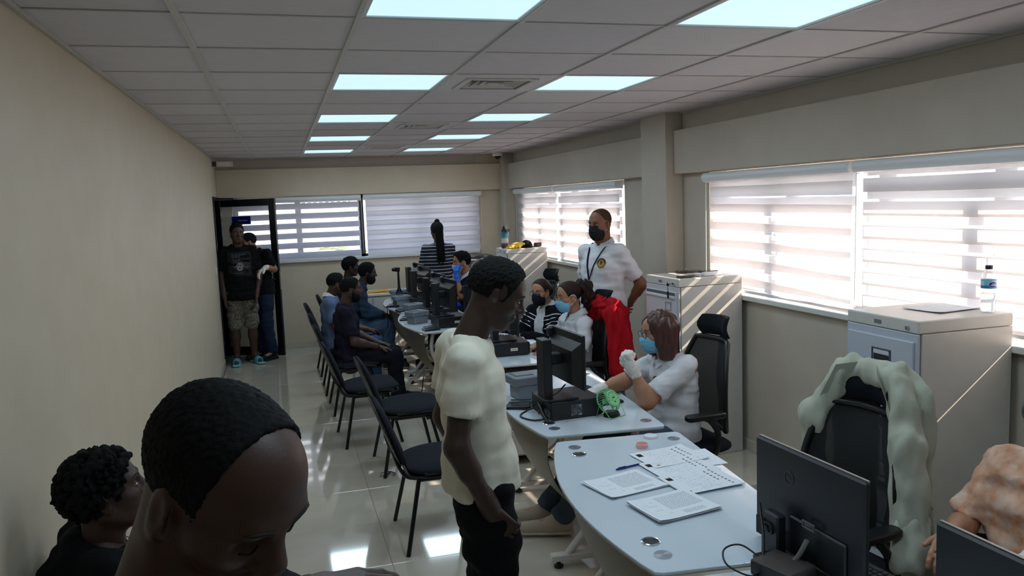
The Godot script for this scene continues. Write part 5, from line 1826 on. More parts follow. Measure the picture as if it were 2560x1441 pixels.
func bottle(at: Vector3) -> void:
	var t := thing("water_bottle", "clear plastic water bottle with a blue label on the right-hand cabinet", "bottle", at, 0.5)
	var pet := StandardMaterial3D.new()
	pet.albedo_color = Color(0.95, 0.98, 1.0, 0.14)
	pet.transparency = BaseMaterial3D.TRANSPARENCY_ALPHA
	pet.roughness = 0.06
	part(t, "shell", lathem([Vector2(0, 0.002), Vector2(0.026, 0.0), Vector2(0.032, 0.008), Vector2(0.0325, 0.03), Vector2(0.031, 0.035), Vector2(0.0325, 0.04), Vector2(0.0325, 0.06), Vector2(0.031, 0.065), Vector2(0.0325, 0.07), Vector2(0.0325, 0.155), Vector2(0.03, 0.17), Vector2(0.02, 0.186), Vector2(0.0135, 0.195), Vector2(0.0135, 0.21)], 28), pet)
	var wt := StandardMaterial3D.new()
	wt.albedo_color = Color(0.93, 0.97, 1.0, 0.05)
	wt.refraction_enabled = true
	wt.refraction_scale = 0.033
	wt.transparency = BaseMaterial3D.TRANSPARENCY_ALPHA
	wt.roughness = 0.02
	part(t, "water", lathem([Vector2(0, 0.004), Vector2(0.029, 0.006), Vector2(0.0312, 0.015), Vector2(0.0312, 0.088), Vector2(0, 0.088)], 26), wt)
	part(t, "screw_cap", lathem([Vector2(0.0155, 0.2), Vector2(0.0158, 0.216), Vector2(0.0145, 0.218), Vector2(0, 0.218)], 22), mat(rgb(14, 18, 52), 0.4))
	# printed wrap: light blue with a dark oval
	var im := Image.create(256, 64, false, Image.FORMAT_RGB8)
	im.fill(Color(0.52, 0.76, 0.88))
	im.fill_rect(Rect2i(0, 40, 256, 24), Color(0.16, 0.5, 0.72))
	im.fill_rect(Rect2i(150, 12, 30, 30), Color(0.78, 0.84, 0.86))
	for y in 64:
		for x in 256:
			var e := pow((x - 100) / 26.0, 2) + pow((y - 34) / 22.0, 2)
			if e < 1.0:
				im.set_pixel(x, y, Color(0.08, 0.16, 0.44) if e < 0.85 else Color(0.85, 0.9, 0.95))
	for k in 6:
		im.fill_rect(Rect2i(82 + k * 6, 34, 4, 9), Color(0.85, 0.88, 0.95))
	im.fill_rect(Rect2i(84, 26, 26, 3), Color(0.7, 0.76, 0.9))
	var m := StandardMaterial3D.new()
	m.albedo_texture = ImageTexture.create_from_image(im)
	m.roughness = 0.3
	part(t, "label_wrap", lathem([Vector2(0.0331, 0.112), Vector2(0.0331, 0.152)], 28), m, Vector3.ZERO, Basis(Vector3.UP, 0.2))
func tumbler(at: Vector3) -> void:
	var t := thing("tumbler", "tall drinking bottle fading from blue to white to dark, on the far cabinet", "bottle", at, 0)
	var g := GradientTexture2D.new()
	var gr := Gradient.new()
	gr.offsets = PackedFloat32Array([0.0, 0.1, 0.3, 0.42, 0.62, 0.72, 1.0])
	gr.colors = PackedColorArray([rgb(30, 92, 132), rgb(38, 122, 158), rgb(70, 150, 176), rgb(206, 204, 194), rgb(204, 190, 172), rgb(86, 74, 80), rgb(40, 36, 46)])
	g.gradient = gr
	g.fill_from = Vector2(0, 0)
	g.fill_to = Vector2(0, 1)
	g.width = 8
	g.height = 256
	var m := StandardMaterial3D.new()
	m.albedo_texture = g
	m.roughness = 0.4
	var prof := []
	for i in 20:
		var v := i / 19.0
		prof.append(Vector2(0.046 + 0.003 * sin(v * 9.0) - (0.008 if i == 0 else 0.0), v * 0.2))
	part(t, "body", lathem(prof, 24), m)
	part(t, "floor_disc", lathem([Vector2(0, 0.0005), Vector2(0.04, 0.0005)], 18), mat(rgb(40, 36, 46), 0.5))
	var bk := mat(rgb(22, 22, 24), 0.35)
	part(t, "lid", lathem([Vector2(0.046, 0.2), Vector2(0.04, 0.208), Vector2(0.04, 0.238), Vector2(0.03, 0.244), Vector2(0, 0.244)], 22), bk)
	part(t, "spout_cover", boxm(Vector3(0.03, 0.035, 0.05), 0.01), bk, Vector3(-0.01, 0.262, 0), Basis(Vector3.BACK, 0.3))
	part(t, "latch", boxm(Vector3(0.012, 0.04, 0.02), 0.004), mat(rgb(190, 188, 186), 0.3, 0.4), Vector3(0.02, 0.25, 0.01), Basis(Vector3.BACK, -0.5))
	part(t, "carry_loop", tubem(curve([Vector3(0.035, 0.225, 0.02), Vector3(0.058, 0.235, 0.02), Vector3(0.058, 0.215, -0.01), Vector3(0.036, 0.215, -0.02)], 4), 0.005, 6), bk)

# ------------------------------------------------------------------ people. Own axes: forward +z, up y, the person's left +x
const STAND := {"pelvis": Vector3(0, 0.97, 0), "waist": Vector3(0, 1.1, 0.005), "chest": Vector3(0, 1.29, 0.0), "neck": Vector3(0, 1.46, -0.02), "head": Vector3(0, 1.64, 0.02),
	"shL": Vector3(0.168, 1.41, -0.01), "elL": Vector3(0.225, 1.13, -0.04), "wrL": Vector3(0.235, 0.88, 0.03), "hdL": Vector3(0, -1, 0.25), "pmL": Vector3(-1, 0, 0),
	"shR": Vector3(-0.168, 1.41, -0.01), "elR": Vector3(-0.225, 1.13, -0.04), "wrR": Vector3(-0.235, 0.88, 0.03), "hdR": Vector3(0, -1, 0.25), "pmR": Vector3(1, 0, 0),
	"hiL": Vector3(0.09, 0.93, 0), "knL": Vector3(0.1, 0.5, 0.02), "anL": Vector3(0.105, 0.085, -0.03), "toL": Vector3(0.13, 0.035, 0.15),
	"hiR": Vector3(-0.09, 0.93, 0), "knR": Vector3(-0.1, 0.5, 0.02), "anR": Vector3(-0.105, 0.085, -0.03), "toR": Vector3(-0.13, 0.035, 0.15)}
const SIT := {"pelvis": Vector3(0, 0.56, 0), "waist": Vector3(0, 0.7, -0.01), "chest": Vector3(0, 0.89, -0.01), "neck": Vector3(0, 1.06, -0.02), "head": Vector3(0, 1.24, 0.025),
	"shL": Vector3(0.168, 1.01, -0.01), "elL": Vector3(0.23, 0.76, 0.04), "wrL": Vector3(0.13, 0.68, 0.27), "hdL": Vector3(-0.3, -0.25, 1), "pmL": Vector3(0, -1, -0.2),
	"shR": Vector3(-0.168, 1.01, -0.01), "elR": Vector3(-0.23, 0.76, 0.04), "wrR": Vector3(-0.13, 0.68, 0.27), "hdR": Vector3(0.3, -0.25, 1), "pmR": Vector3(0, -1, -0.2),
	"hiL": Vector3(0.09, 0.55, 0.02), "knL": Vector3(0.13, 0.53, 0.45), "anL": Vector3(0.12, 0.085, 0.43), "toL": Vector3(0.14, 0.035, 0.61),
	"hiR": Vector3(-0.09, 0.55, 0.02), "knR": Vector3(-0.13, 0.53, 0.45), "anR": Vector3(-0.12, 0.085, 0.43), "toR": Vector3(-0.14, 0.035, 0.61)}

class Human:
	var root: Node3D
	var J := {}
	var s := 1.0
	var girth := 1.0
	var H := Basis()
	var hc := Vector3.ZERO
	var up := Vector3.UP
	var fwd := Vector3.BACK
	var skin: StandardMaterial3D
	var cell := 0.014
	var hcell := 0.006
	var body: MeshInstance3D
	var head: Blob
	func h(x: float, y: float, z: float) -> Vector3:   # a point of the head
		return hc + H * (Vector3(x, y, z) * s)

func skinmat(c: Color, rough := 0.48) -> StandardMaterial3D:
	var key := ["skin", c]
	if mats.has(key):
		return mats[key]
	var m := StandardMaterial3D.new()
	m.albedo_color = c
	m.roughness = rough
	m.metallic_specular = 0.45
	m.subsurf_scatter_enabled = true
	m.subsurf_scatter_strength = 0.08
	if not mats.has("pores"):
		mats["pores"] = heighttex(0.25, 41, 256, 3)
	m.heightmap_enabled = true
	m.heightmap_texture = mats["pores"]
	m.heightmap_scale = 0.02
	m.uv1_triplanar = true
	m.uv1_scale = Vector3.ONE * 9.0
	mats[key] = m
	return m

func torso(B: Blob, p: Human, f: float, cuts := [], low := true) -> void:
	var J := p.J
	var g := p.girth
	var s := p.s
	if low:
		B.cone(J.pelvis, J.waist, 0.158 * g * s + f, 0.145 * g * s + f, 0.05, p.fwd, 0.74, cuts)
	B.cone(J.waist, J.chest, 0.142 * g * s + f, 0.16 * (0.5 + 0.5 * g) * s + f, 0.06, p.fwd, 0.7, cuts)
	B.cone(J.chest, J.chest.lerp(J.neck, 0.5), 0.155 * (0.5 + 0.5 * g) * s + f, 0.11 * s + f, 0.06, p.fwd, 0.66, cuts)
	B.cone(J.shL.lerp(J.shR, 0.06), J.neck - p.up * 0.03 * s, 0.05 * s + f * 0.6, 0.05 * s + f * 0.6, 0.045, Vector3.ZERO, 1.0, cuts)
	B.cone(J.shR.lerp(J.shL, 0.06), J.neck - p.up * 0.03 * s, 0.05 * s + f * 0.6, 0.05 * s + f * 0.6, 0.045, Vector3.ZERO, 1.0, cuts)

func fingers(B: Blob, w: Vector3, dir: Vector3, pm: Vector3, side: float, s: float, curl: float, f := 0.0, spread := 0.06, thumb := 0.0) -> void:
	# side +1 left hand, -1 right hand; pm points out of the palm
	dir = dir.normalized()
	pm = (pm - dir * pm.dot(dir)).normalized()
	var ac := dir.cross(pm).normalized()
	if side < 0:
		ac = -ac                    # towards the thumb
	var kn := []
	for i in 4:
		var o := (1.5 - i) * 0.0205 * s
		kn.append(w + dir * (0.092 - absf(i - 1.2) * 0.005) * s + ac * o)
		B.cone(w + dir * 0.012 * s + ac * o * 0.65, kn[i], 0.0155 * s + f, 0.012 * s + f, 0.012)
	B.cone(w - dir * 0.02 * s, w + dir * 0.02 * s, 0.024 * s + f, 0.024 * s + f, 0.015, pm, 0.75)
	var L := [0.043, 0.047, 0.044, 0.034]
	for i in 4:
		var a: Vector3 = kn[i]
		var d := (dir + ac * (1.5 - i) * spread).normalized()
		var t := curl * (0.8 + 0.1 * i)
		for q in 3:
			d = d.rotated(ac * (1.0 if side > 0 else -1.0), -0.0).normalized()
			d = (d * cos(t) + pm * sin(t)).normalized() if q == 0 else turn_towards(d, pm, dir, t)
			var l: float = L[i] * [1.0, 0.62, 0.5][q] * s
			B.cone(a, a + d * l, [0.0105, 0.0095, 0.0088][q] * s + f, [0.0095, 0.0088, 0.0078][q] * s + f, 0.004)
			a += d * l
	var tb := w + dir * 0.028 * s + ac * 0.026 * s
	var td := (dir * 0.62 + ac * (0.75 - thumb) + pm * (0.35 + thumb)).normalized()
	B.cone(w + dir * 0.012 * s + ac * 0.012 * s, tb, 0.017 * s + f, 0.0145 * s + f, 0.012)
	B.cone(tb, tb + td * 0.04 * s, 0.0135 * s + f, 0.0115 * s + f, 0.006)
	var t2 := (td + dir * 0.45 + pm * 0.25 * curl).normalized()
	B.cone(tb + td * 0.04 * s, tb + td * 0.04 * s + t2 * 0.03 * s, 0.0112 * s + f, 0.0088 * s + f, 0.004)
func turn_towards(d: Vector3, pm: Vector3, dir: Vector3, t: float) -> Vector3:
	var x := d.dot(dir)
	var y := d.dot(pm)
	var a := atan2(y, x) + t
	var rest := d - dir * x - pm * y
	return (dir * cos(a) * sqrt(x * x + y * y) + pm * sin(a) * sqrt(x * x + y * y) + rest).normalized()

func hell(B: Blob, p: Human, x: float, y: float, z: float, rx: float, ry: float, rz: float, k: float, sub := false) -> void:
	B.ell(p.h(x, y, z), Vector3(rx, ry, rz) * p.s, k * p.s, p.H, [], sub)
func head_blob(p: Human, male := 1.0, wide := 1.0, eyes := true, nose := 1.0) -> Blob:
	var B := Blob.new()
	var s := p.s
	var H := p.H
	hell(B, p, 0, 0.035, -0.014, 0.074, 0.083, 0.094, 0.01)
	hell(B, p, 0, 0.03, 0.03, 0.064, 0.07, 0.055, 0.03)
	hell(B, p, 0, -0.035, 0.022, 0.058, 0.082, 0.064, 0.03)
	for x in [-1, 1]:
		B.cone(p.h(x * 0.054, -0.045, -0.012), p.h(x * 0.026, -0.094, 0.052), 0.02 * s, 0.017 * s, 0.03 * s)
		hell(B, p, x * 0.043, -0.022, 0.05, 0.024, 0.022, 0.024, 0.025)
	hell(B, p, 0, -0.1, 0.056, 0.024, 0.018, 0.02, 0.025)
	B.cone(p.h(-0.034, 0.024, 0.076), p.h(0.034, 0.024, 0.076), 0.011 * male * s, 0.011 * male * s, 0.02 * s)
	for x in [-1, 1]:
		hell(B, p, x * 0.031, 0.004, 0.088, 0.02, 0.0125, 0.014, 0.014, true)
	B.cone(p.h(0, 0.014, 0.083), p.h(0, -0.026, 0.102), 0.0085 * s, 0.0125 * nose * s, 0.012 * s)
	for x in [-1, 1]:
		hell(B, p, x * 0.0125 * nose, -0.031, 0.092, 0.0095, 0.008, 0.011, 0.008)
	hell(B, p, 0, -0.057, 0.083, 0.025 * wide, 0.0085, 0.0125, 0.008)
	hell(B, p, 0, -0.07, 0.08, 0.021 * wide, 0.009, 0.0125, 0.008)
	hell(B, p, 0, -0.0632, 0.1, 0.028, 0.0016, 0.012, 0.004, true)
	if eyes:
		for x in [-1, 1]:
			hell(B, p, x * 0.031, 0.003, 0.0715, 0.0135, 0.0125, 0.012, 0.004)
	for x in [-1, 1]:
		var eb := H * Basis(Vector3.UP, x * 0.35) * Basis(Vector3.RIGHT, -0.15)
		B.ell(p.h(x * 0.077, -0.004, -0.012), Vector3(0.007, 0.029, 0.018) * s, 0.008 * s, eb)
		B.ell(p.h(x * 0.085, 0.0, -0.008), Vector3(0.006, 0.02, 0.011) * s, 0.006 * s, eb, [], true)
		B.ell(p.h(x * 0.078, -0.028, -0.006), Vector3(0.006, 0.01, 0.01) * s, 0.008 * s, eb)
	# neck
	B.cone(p.J.neck, p.h(0, -0.03, -0.025), 0.058 * (0.75 + 0.25 * male) * s, 0.056 * (0.75 + 0.25 * male) * s, 0.03 * s)
	return B

# spec: label, at, yaw, sit, s, girth, joints {}, look Vector3(pitch, yaw, roll), skin, male, hands {L, R: curl}, bare ("" none, "LR"), cell, hcell
func human(d: Dictionary) -> Human:
	var p := Human.new()
	p.root = thing("person", d.label, "person", d.at, d.get("yaw", 0.0), d.get("group", ""))
	p.s = d.get("s", 1.0)
	p.girth = d.get("girth", 1.0)
	var base: Dictionary = (SIT if d.get("sit", false) else STAND).duplicate()
	base.merge(d.get("joints", {}), true)
	for k in base:
		p.J[k] = base[k] if k.begins_with("hd") or k.begins_with("pm") else base[k] * p.s
	var J := p.J
	var s := p.s
	p.up = (J.neck - J.pelvis).normalized()
	p.fwd = (J.shL - J.shR).normalized().cross(p.up).normalized()
	if p.fwd.z < 0 and not d.get("twist", false):
		p.fwd = -p.fwd
	p.cell = d.get("cell", 0.014)
	p.hcell = d.get("hcell", 0.006)
	var lk: Vector3 = d.get("look", Vector3.ZERO)
	p.H = Basis(Vector3.UP, lk.y) * Basis(Vector3.RIGHT, lk.x) * Basis(Vector3.BACK, lk.z)
	p.hc = J.head
	p.skin = skinmat(d.skin)
	var B := Blob.new()
	torso(B, p, -0.012)
	var ar: float = d.get("arm", 1.0)
	for q in ["L", "R"]:
		B.chain([J["sh" + q], J["el" + q], J["wr" + q]], [0.053 * s * ar, 0.042 * s * ar, 0.029 * s], 0.03)
		B.cone(J["el" + q], J["el" + q].lerp(J["wr" + q], 0.35), 0.041 * s * ar, 0.044 * s * ar, 0.02)
		B.cone(J["hi" + q], J["kn" + q], 0.084 * s, 0.058 * s, 0.05)
		B.cone(J["kn" + q], J["kn" + q].lerp(J["an" + q], 0.35), 0.056 * s, 0.057 * s, 0.03)
		B.cone(J["kn" + q].lerp(J["an" + q], 0.35), J["an" + q], 0.055 * s, 0.038 * s, 0.03)
		B.cone(J["an" + q], J["to" + q].lerp(J["an" + q], 0.25), 0.037 * s, 0.034 * s, 0.02)
		B.cone(J["an" + q] - Vector3(0, 0.045 * s, 0.02), J["to" + q], 0.034 * s, 0.026 * s, 0.02)
	B.cone(J.neck, p.h(0, -0.03, -0.025), 0.054 * s, 0.05 * s, 0.03)
	p.head = head_blob(p, d.get("male", 1.0), d.get("lips", 1.0), d.get("eyes", true), d.get("nose", 1.0))
	var parts := [B, p.head]
	var cells := [p.cell, p.hcell]
	var hs: Dictionary = d.get("hands", {"L": 0.35, "R": 0.35})
	for q in hs:
		var hb := Blob.new()
		fingers(hb, J["wr" + q], J["hd" + q], J["pm" + q], 1.0 if q == "L" else -1.0, s, hs[q], 0.0, d.get("spread", 0.06))
		parts.append(hb)
		cells.append(d.get("fcell", 0.005))
	p.body = blob(p.root, "body", parts, cells, p.skin)
	# eyes and brows
	if d.get("eyes", true):
		var ey := skin_eye()
		for x in [-1, 1]:
			var o := part(p.root, "eye", ey[0], mat(rgb(196, 186, 176), 0.2), p.h(x * 0.031, 0.003, 0.0735), p.H * Basis.from_scale(Vector3.ONE * s))
			part(o, "iris", ey[1], mat(rgb(28, 17, 11), 0.15))
	if d.has("brow"):
		for x in [-1, 1]:
			var path := []
			for i in 5:
				var u := i / 4.0
				var q := p.h(x * (0.014 + 0.036 * u), 0.024 + 0.007 * sin(u * 2.6), 0.115)
				path.append(p.head.surf(q, -p.H.z, -0.001))
			part(p.root, "eyebrow", tubem(path, [0.0028 * s, 0.0035 * s, 0.0036 * s, 0.003 * s, 0.0015 * s], 6, true, 0.7), mat(d.brow, 0.8))
	return p
func skin_eye() -> Array:
	if not mats.has("eye"):
		var a := MB.new()
		a.ball(Vector3.ZERO, Vector3(0.0122, 0.0052, 0.0118), Basis(), 8, 12)
		var b := MB.new()
		b.ball(Vector3(0, 0.0004, 0.0066), Vector3(0.0055, 0.0048, 0.0056), Basis(), 6, 10)
		mats["eye"] = [a.done(), b.done()]
	return mats["eye"]

# ---- clothes. sleeve: 0..1 along the upper arm, 1..2 along the forearm
func top(p: Human, called: String, m: Material, sleeve := 0.6, hem := 0.1, loose := 0.012, wr := 0.006, neckline := 0.07, wf := Vector3(4, 15, 4)) -> Blob:
	var J := p.J
	var s := p.s
	var B := Blob.new()
	var low := Plane(-p.up, (J.pelvis - p.up * hem * s).dot(-p.up))
	torso(B, p, loose, [low])
	B.cone(J.pelvis - p.up * 0.14 * s, J.pelvis + p.up * 0.02 * s, 0.176 * p.girth * s + loose + 0.012, 0.166 * p.girth * s + loose + 0.004, 0.04, p.fwd, 0.8, [low])
	for q in ["L", "R"]:
		var a: Vector3 = J["sh" + q]
		var e: Vector3 = J["el" + q]
		var w: Vector3 = J["wr" + q]
		if sleeve <= 0.0:
			continue
		var u := minf(sleeve, 1.0)
		var end := a.lerp(e, u)
		var dir := (e - a).normalized()
		var ra := 0.05 * s + loose * 0.6
		if sleeve <= 1.0:
			B.cone(a, a.lerp(e, u + 0.12), ra, 0.054 * s + loose, 0.04, Vector3.ZERO, 1.0, [Plane(dir, end.dot(dir))])
		else:
			B.cone(a, e, ra, 0.046 * s + loose, 0.04)
			var d2 := (w - e).normalized()
			var e2 := e.lerp(w, sleeve - 1.0)
			B.cone(e, e.lerp(w, sleeve - 0.9), 0.046 * s + loose, 0.034 * s + loose, 0.025, Vector3.ZERO, 1.0, [Plane(d2, e2.dot(d2))])
	if neckline > 0.0:
		var nb: Vector3 = J.neck + p.up * 0.02 * s + p.fwd * 0.012 * s
		B.ell(nb + p.up * 0.03 * s, Vector3(neckline, neckline * 0.8, neckline) * s, 0.008, Basis(), [], true)
	blob(p.root, called, [B], [p.cell], m, [[wr, wf], [wr * 0.7, Vector3(13, 6, 13), Vector3(3, 7, 1)], [wr * 0.25, wf * 2.5]] if wr > 0.0 else [])
	return B
func pants(p: Human, called: String, m: Material, length := 1.0, loose := 0.012, wr := 0.006) -> Blob:
	var J := p.J
	var s := p.s
	var B := Blob.new()
	var cap := Plane(p.up, (J.pelvis + p.up * 0.0 * s).dot(p.up))
	B.cone(J.pelvis - p.up * 0.05 * s, J.pelvis + p.up * 0.1 * s, 0.148 * p.girth * s + loose * 0.4, 0.142 * p.girth * s, 0.05, p.fwd, 0.75, [cap])
	for q in ["L", "R"]:
		var a: Vector3 = J["hi" + q]
		var k: Vector3 = J["kn" + q]
		var n: Vector3 = J["an" + q] + Vector3(0, 0.01, 0)
		if length > 0.5:
			B.cone(a, k, 0.078 * s + loose * 0.7, 0.062 * s + loose, 0.05)
			B.cone(a.lerp(k, 0.2), a.lerp(k, 0.5), 0.082 * s + loose, 0.072 * s + loose, 0.04)
			var d := (n - k).normalized()
			var e := k.lerp(n, (length - 0.5) * 2.0)
			B.cone(k, e + d * 0.02, 0.062 * s + loose, 0.05 * s + loose, 0.03, Vector3.ZERO, 1.0, [Plane(d, e.dot(d))])
		else:
			var d := (k - a).normalized()
			var e := a.lerp(k, length * 2.0)
			B.cone(a, e + d * 0.03, 0.078 * s + loose, 0.08 * s + loose, 0.05, Vector3.ZERO, 1.0, [Plane(d, e.dot(d))])
	blob(p.root, called, [B], [p.cell], m, [[wr, Vector3(4, 12, 4)], [wr * 0.6, Vector3(12, 5, 12), Vector3(5, 2, 8)]])
	return B
func shoes(p: Human, m: Material, sole: Material, fat := 0.0) -> void:
	for q in ["L", "R"]:
		var a: Vector3 = p.J["an" + q]
		var t: Vector3 = p.J["to" + q]
		var f := Vector3(t.x - a.x, 0, t.z - a.z).normalized()
		var B := Blob.new()
		var g := Plane(Vector3.DOWN, -(t.y - 0.025))
		B.cone(a - f * 0.035 - Vector3(0, 0.03, 0), t + f * 0.03, 0.043 + fat, 0.036 + fat, 0.03, Vector3.ZERO, 1.0, [g])
		B.cone(a + Vector3(0, 0.005, 0), a - Vector3(0, 0.03, 0) + f * 0.05, 0.044 + fat, 0.042 + fat, 0.03, Vector3.ZERO, 1.0, [g])
		var o := blob(p.root, "shoe", [B], [0.009], m)
		var S := Blob.new()
		var y0 := t.y - 0.034
		S.cone(Vector3(a.x, y0 + 0.012, a.z) - f * 0.04, Vector3(t.x, y0 + 0.012, t.z) + f * 0.03, 0.045 + fat, 0.04 + fat, 0.01, Vector3.UP, 0.35, [Plane(Vector3.DOWN, -y0), Plane(Vector3.UP, y0 + 0.024)])
		blob(o, "sole", [S], [0.008], sole)
func collar(p: Human, m: Material, wide := 0.066, tall := 0.03) -> void:
	# a shirt collar turned down round the neck, with two points in front
	var rows := [PackedVector3Array(), PackedVector3Array(), PackedVector3Array()]
	var c: Vector3 = p.J.neck + p.up * 0.042 * p.s
	var n := 25
	for i in n:
		var a := lerpf(0.22, TAU - 0.22, i / float(n - 1))
		var front := cos(a)
		var d: Vector3 = p.fwd * cos(a) + p.fwd.cross(p.up) * sin(a)
		var drop := p.up * (-0.045 * maxf(front, -0.15)) * p.s
		var pt := pow(maxf(front, 0.0), 6.0)
		rows[0].append(c + d * wide * 0.93 * p.s + drop - p.up * 0.005 * p.s)
		rows[1].append(c + d * wide * 1.0 * p.s + p.up * tall * 0.75 * p.s + drop)
		rows[2].append(c + d * (wide * 1.34 + 0.012 * pt) * p.s - p.up * (tall * 0.55 + pt * 0.028) * p.s + drop)
	var M := MB.new()
	M.grid(rows, false, true)
	part(p.root, "collar", M.done(), m)
func ring(pts: Array, r: float, sides := 6) -> ArrayMesh:
	pts.append(pts[0])
	return tubem(pts, r, sides, false)

# ---- hair, masks, glasses
func cap_hair(p: Human, m: Material, thick := 0.01, front := 0.0, back := -0.05, wr := [], cell := 0.0, side := 0.0) -> MeshInstance3D:
	# close-cut hair: the skull grown by thick, less the face and the ears
	var B := Blob.new()
	var s := p.s
	B.ell(p.h(0, 0.036, -0.015), Vector3(0.074 + thick * 0.8, 0.083 + thick, 0.094 + thick) * s, 0.01, p.H, [Plane(-p.H.y, -p.h(0, back, 0).dot(p.H.y))])
	B.ell(p.h(0, 0.04, 0.022), Vector3(0.066 + thick * 0.6, 0.068 + thick, 0.05 + thick * 0.7) * s, 0.02, p.H)
	B.ell(p.h(0, -0.06 + front, 0.085), Vector3(0.1, 0.118, 0.075) * s, 0.006, p.H, [], true)
	for x in [-1, 1]:
		B.ell(p.h(x * 0.085, -0.012 + side, 0.0), Vector3(0.03, 0.036, 0.03) * s, 0.006, p.H, [], true)
		B.ell(p.h(x * 0.085, -0.075, 0.03), Vector3(0.05, 0.06, 0.06) * s, 0.006, p.H, [], true)
	return blob(p.root, "hair", [B], [cell if cell > 0.0 else p.hcell], m, wr)
func tufts(p: Human, m: Material, n: int, rr: float, seed_: int, out := 0.0, low := -0.02, frontz := 0.06) -> void:
	# curls as one cluster of small balls over the skull
	var B := Blob.new()
	var r := RandomNumberGenerator.new()
	r.seed = seed_
	var k := 0
	while k < n:
		var d := Vector3(r.randf_range(-1, 1), r.randf_range(-0.6, 1), r.randf_range(-1, 1)).normalized()
		var q := Vector3(0, 0.036, -0.012) + d * Vector3(0.074 + out, 0.083 + out, 0.094 + out)
		if q.y < low or (q.z > frontz and q.y < 0.075) or (q.y < 0.03 and q.z > 0.01):
			continue
		B.ell(p.h(q.x, q.y, q.z), Vector3.ONE * rr * p.s * r.randf_range(0.75, 1.2), 0.006, p.H)
		k += 1
	blob(p.root, "curls", [B], [rr * 0.4], m)
func hairmat(c: Color, freq := 0.35, relief := 0.25, rough := 0.75) -> StandardMaterial3D:
	var key := ["hair", c, freq]
	if mats.has(key):
		return mats[key]
	var m := StandardMaterial3D.new()
	m.albedo_color = c
	m.roughness = rough
	m.metallic_specular = 0.3
	m.heightmap_enabled = true
	m.heightmap_texture = heighttex(freq, 61, 256, 3)
	m.heightmap_scale = relief
	m.uv1_triplanar = true
	m.uv1_scale = Vector3.ONE * 10.0
	mats[key] = m
	return m
func mask(p: Human, c: Color, edge: Color, drop := 0.0, chin := -0.125) -> void:
	var s := p.s
	var B := Blob.new()
	var t := -0.008 + drop
	B.ell(p.h(0, -0.06, 0.03), Vector3(0.066, 0.078, 0.082) * s, 0.01, p.H, [Plane(p.H.y, p.h(0, t, 0).dot(p.H.y)), Plane(-p.H.z, -p.h(0, 0, 0.022).dot(p.H.z)), Plane(-p.H.y, -p.h(0, chin, 0).dot(p.H.y))])
	B.ell(p.h(0, -0.035, 0.075), Vector3(0.034, 0.045, 0.04) * s, 0.03, p.H, [Plane(p.H.y, p.h(0, t, 0).dot(p.H.y))])
	var o := blob(p.root, "face_mask", [B], [p.hcell * 0.9], cloth(c, 0.85, 0.1), [[0.0015 * s, Vector3(20, 120, 20)]])
	for x in [-1, 1]:
		part(o, "ear_loop", tubem(curve([p.h(x * 0.058, t - 0.012, 0.04), p.h(x * 0.074, 0.012, 0.01), p.h(x * 0.083, 0.016, -0.02), p.h(x * 0.08, -0.02, -0.03), p.h(x * 0.066, -0.07, 0.02)], 4), 0.0022 * s, 5), mat(edge, 0.8))
	part(o, "nose_edge", tubem(curve([p.h(-0.058, t - 0.004, 0.058), p.h(-0.032, t + 0.001, 0.094), p.h(0, t + 0.003, 0.112), p.h(0.032, t + 0.001, 0.094), p.h(0.058, t - 0.004, 0.058)], 4), 0.0032 * s, 5), mat(edge, 0.8))
func glasses(p: Human, c: Color, rr := 0.024) -> void:
	var s := p.s
	var m := mat(c, 0.25, 0.2)
	var o := part(p.root, "glasses", ring_at(p, -1, rr), m)
	part(o, "rim", ring_at(p, 1, rr), m)
	part(o, "bridge", tubem([p.h(-0.009, 0.008, 0.103), p.h(0, 0.012, 0.106), p.h(0.009, 0.008, 0.103)], 0.0016 * s, 5), m)
	var gl := StandardMaterial3D.new()
	gl.albedo_color = Color(0.9, 0.95, 1.0, 0.12)
	gl.transparency = BaseMaterial3D.TRANSPARENCY_ALPHA
	gl.roughness = 0.03
	for x in [-1, 1]:
		part(o, "temple", tubem([p.h(x * 0.056, 0.008, 0.094), p.h(x * 0.075, 0.01, 0.03), p.h(x * 0.08, 0.008, -0.012)], 0.0016 * s, 5), m)
		var q := MB.new()
		var c0 := p.h(x * 0.033, 0.0, 0.102)
		for i in 16:
			var a := TAU * i / 16
			var b := TAU * (i + 1) / 16
			q.tri(c0, p.h(x * 0.033 + cos(a) * rr, sin(a) * rr * 0.8, 0.102), p.h(x * 0.033 + cos(b) * rr, sin(b) * rr * 0.8, 0.102))
		part(o, "lens", q.done(), gl)
func ring_at(p: Human, x: int, rr: float) -> ArrayMesh:
	var pts := []
	for i in 18:
		var a := TAU * i / 18
		pts.append(p.h(x * 0.033 + cos(a) * rr, sin(a) * rr * 0.8, 0.102))
	return ring(pts, 0.0019 * p.s, 5)
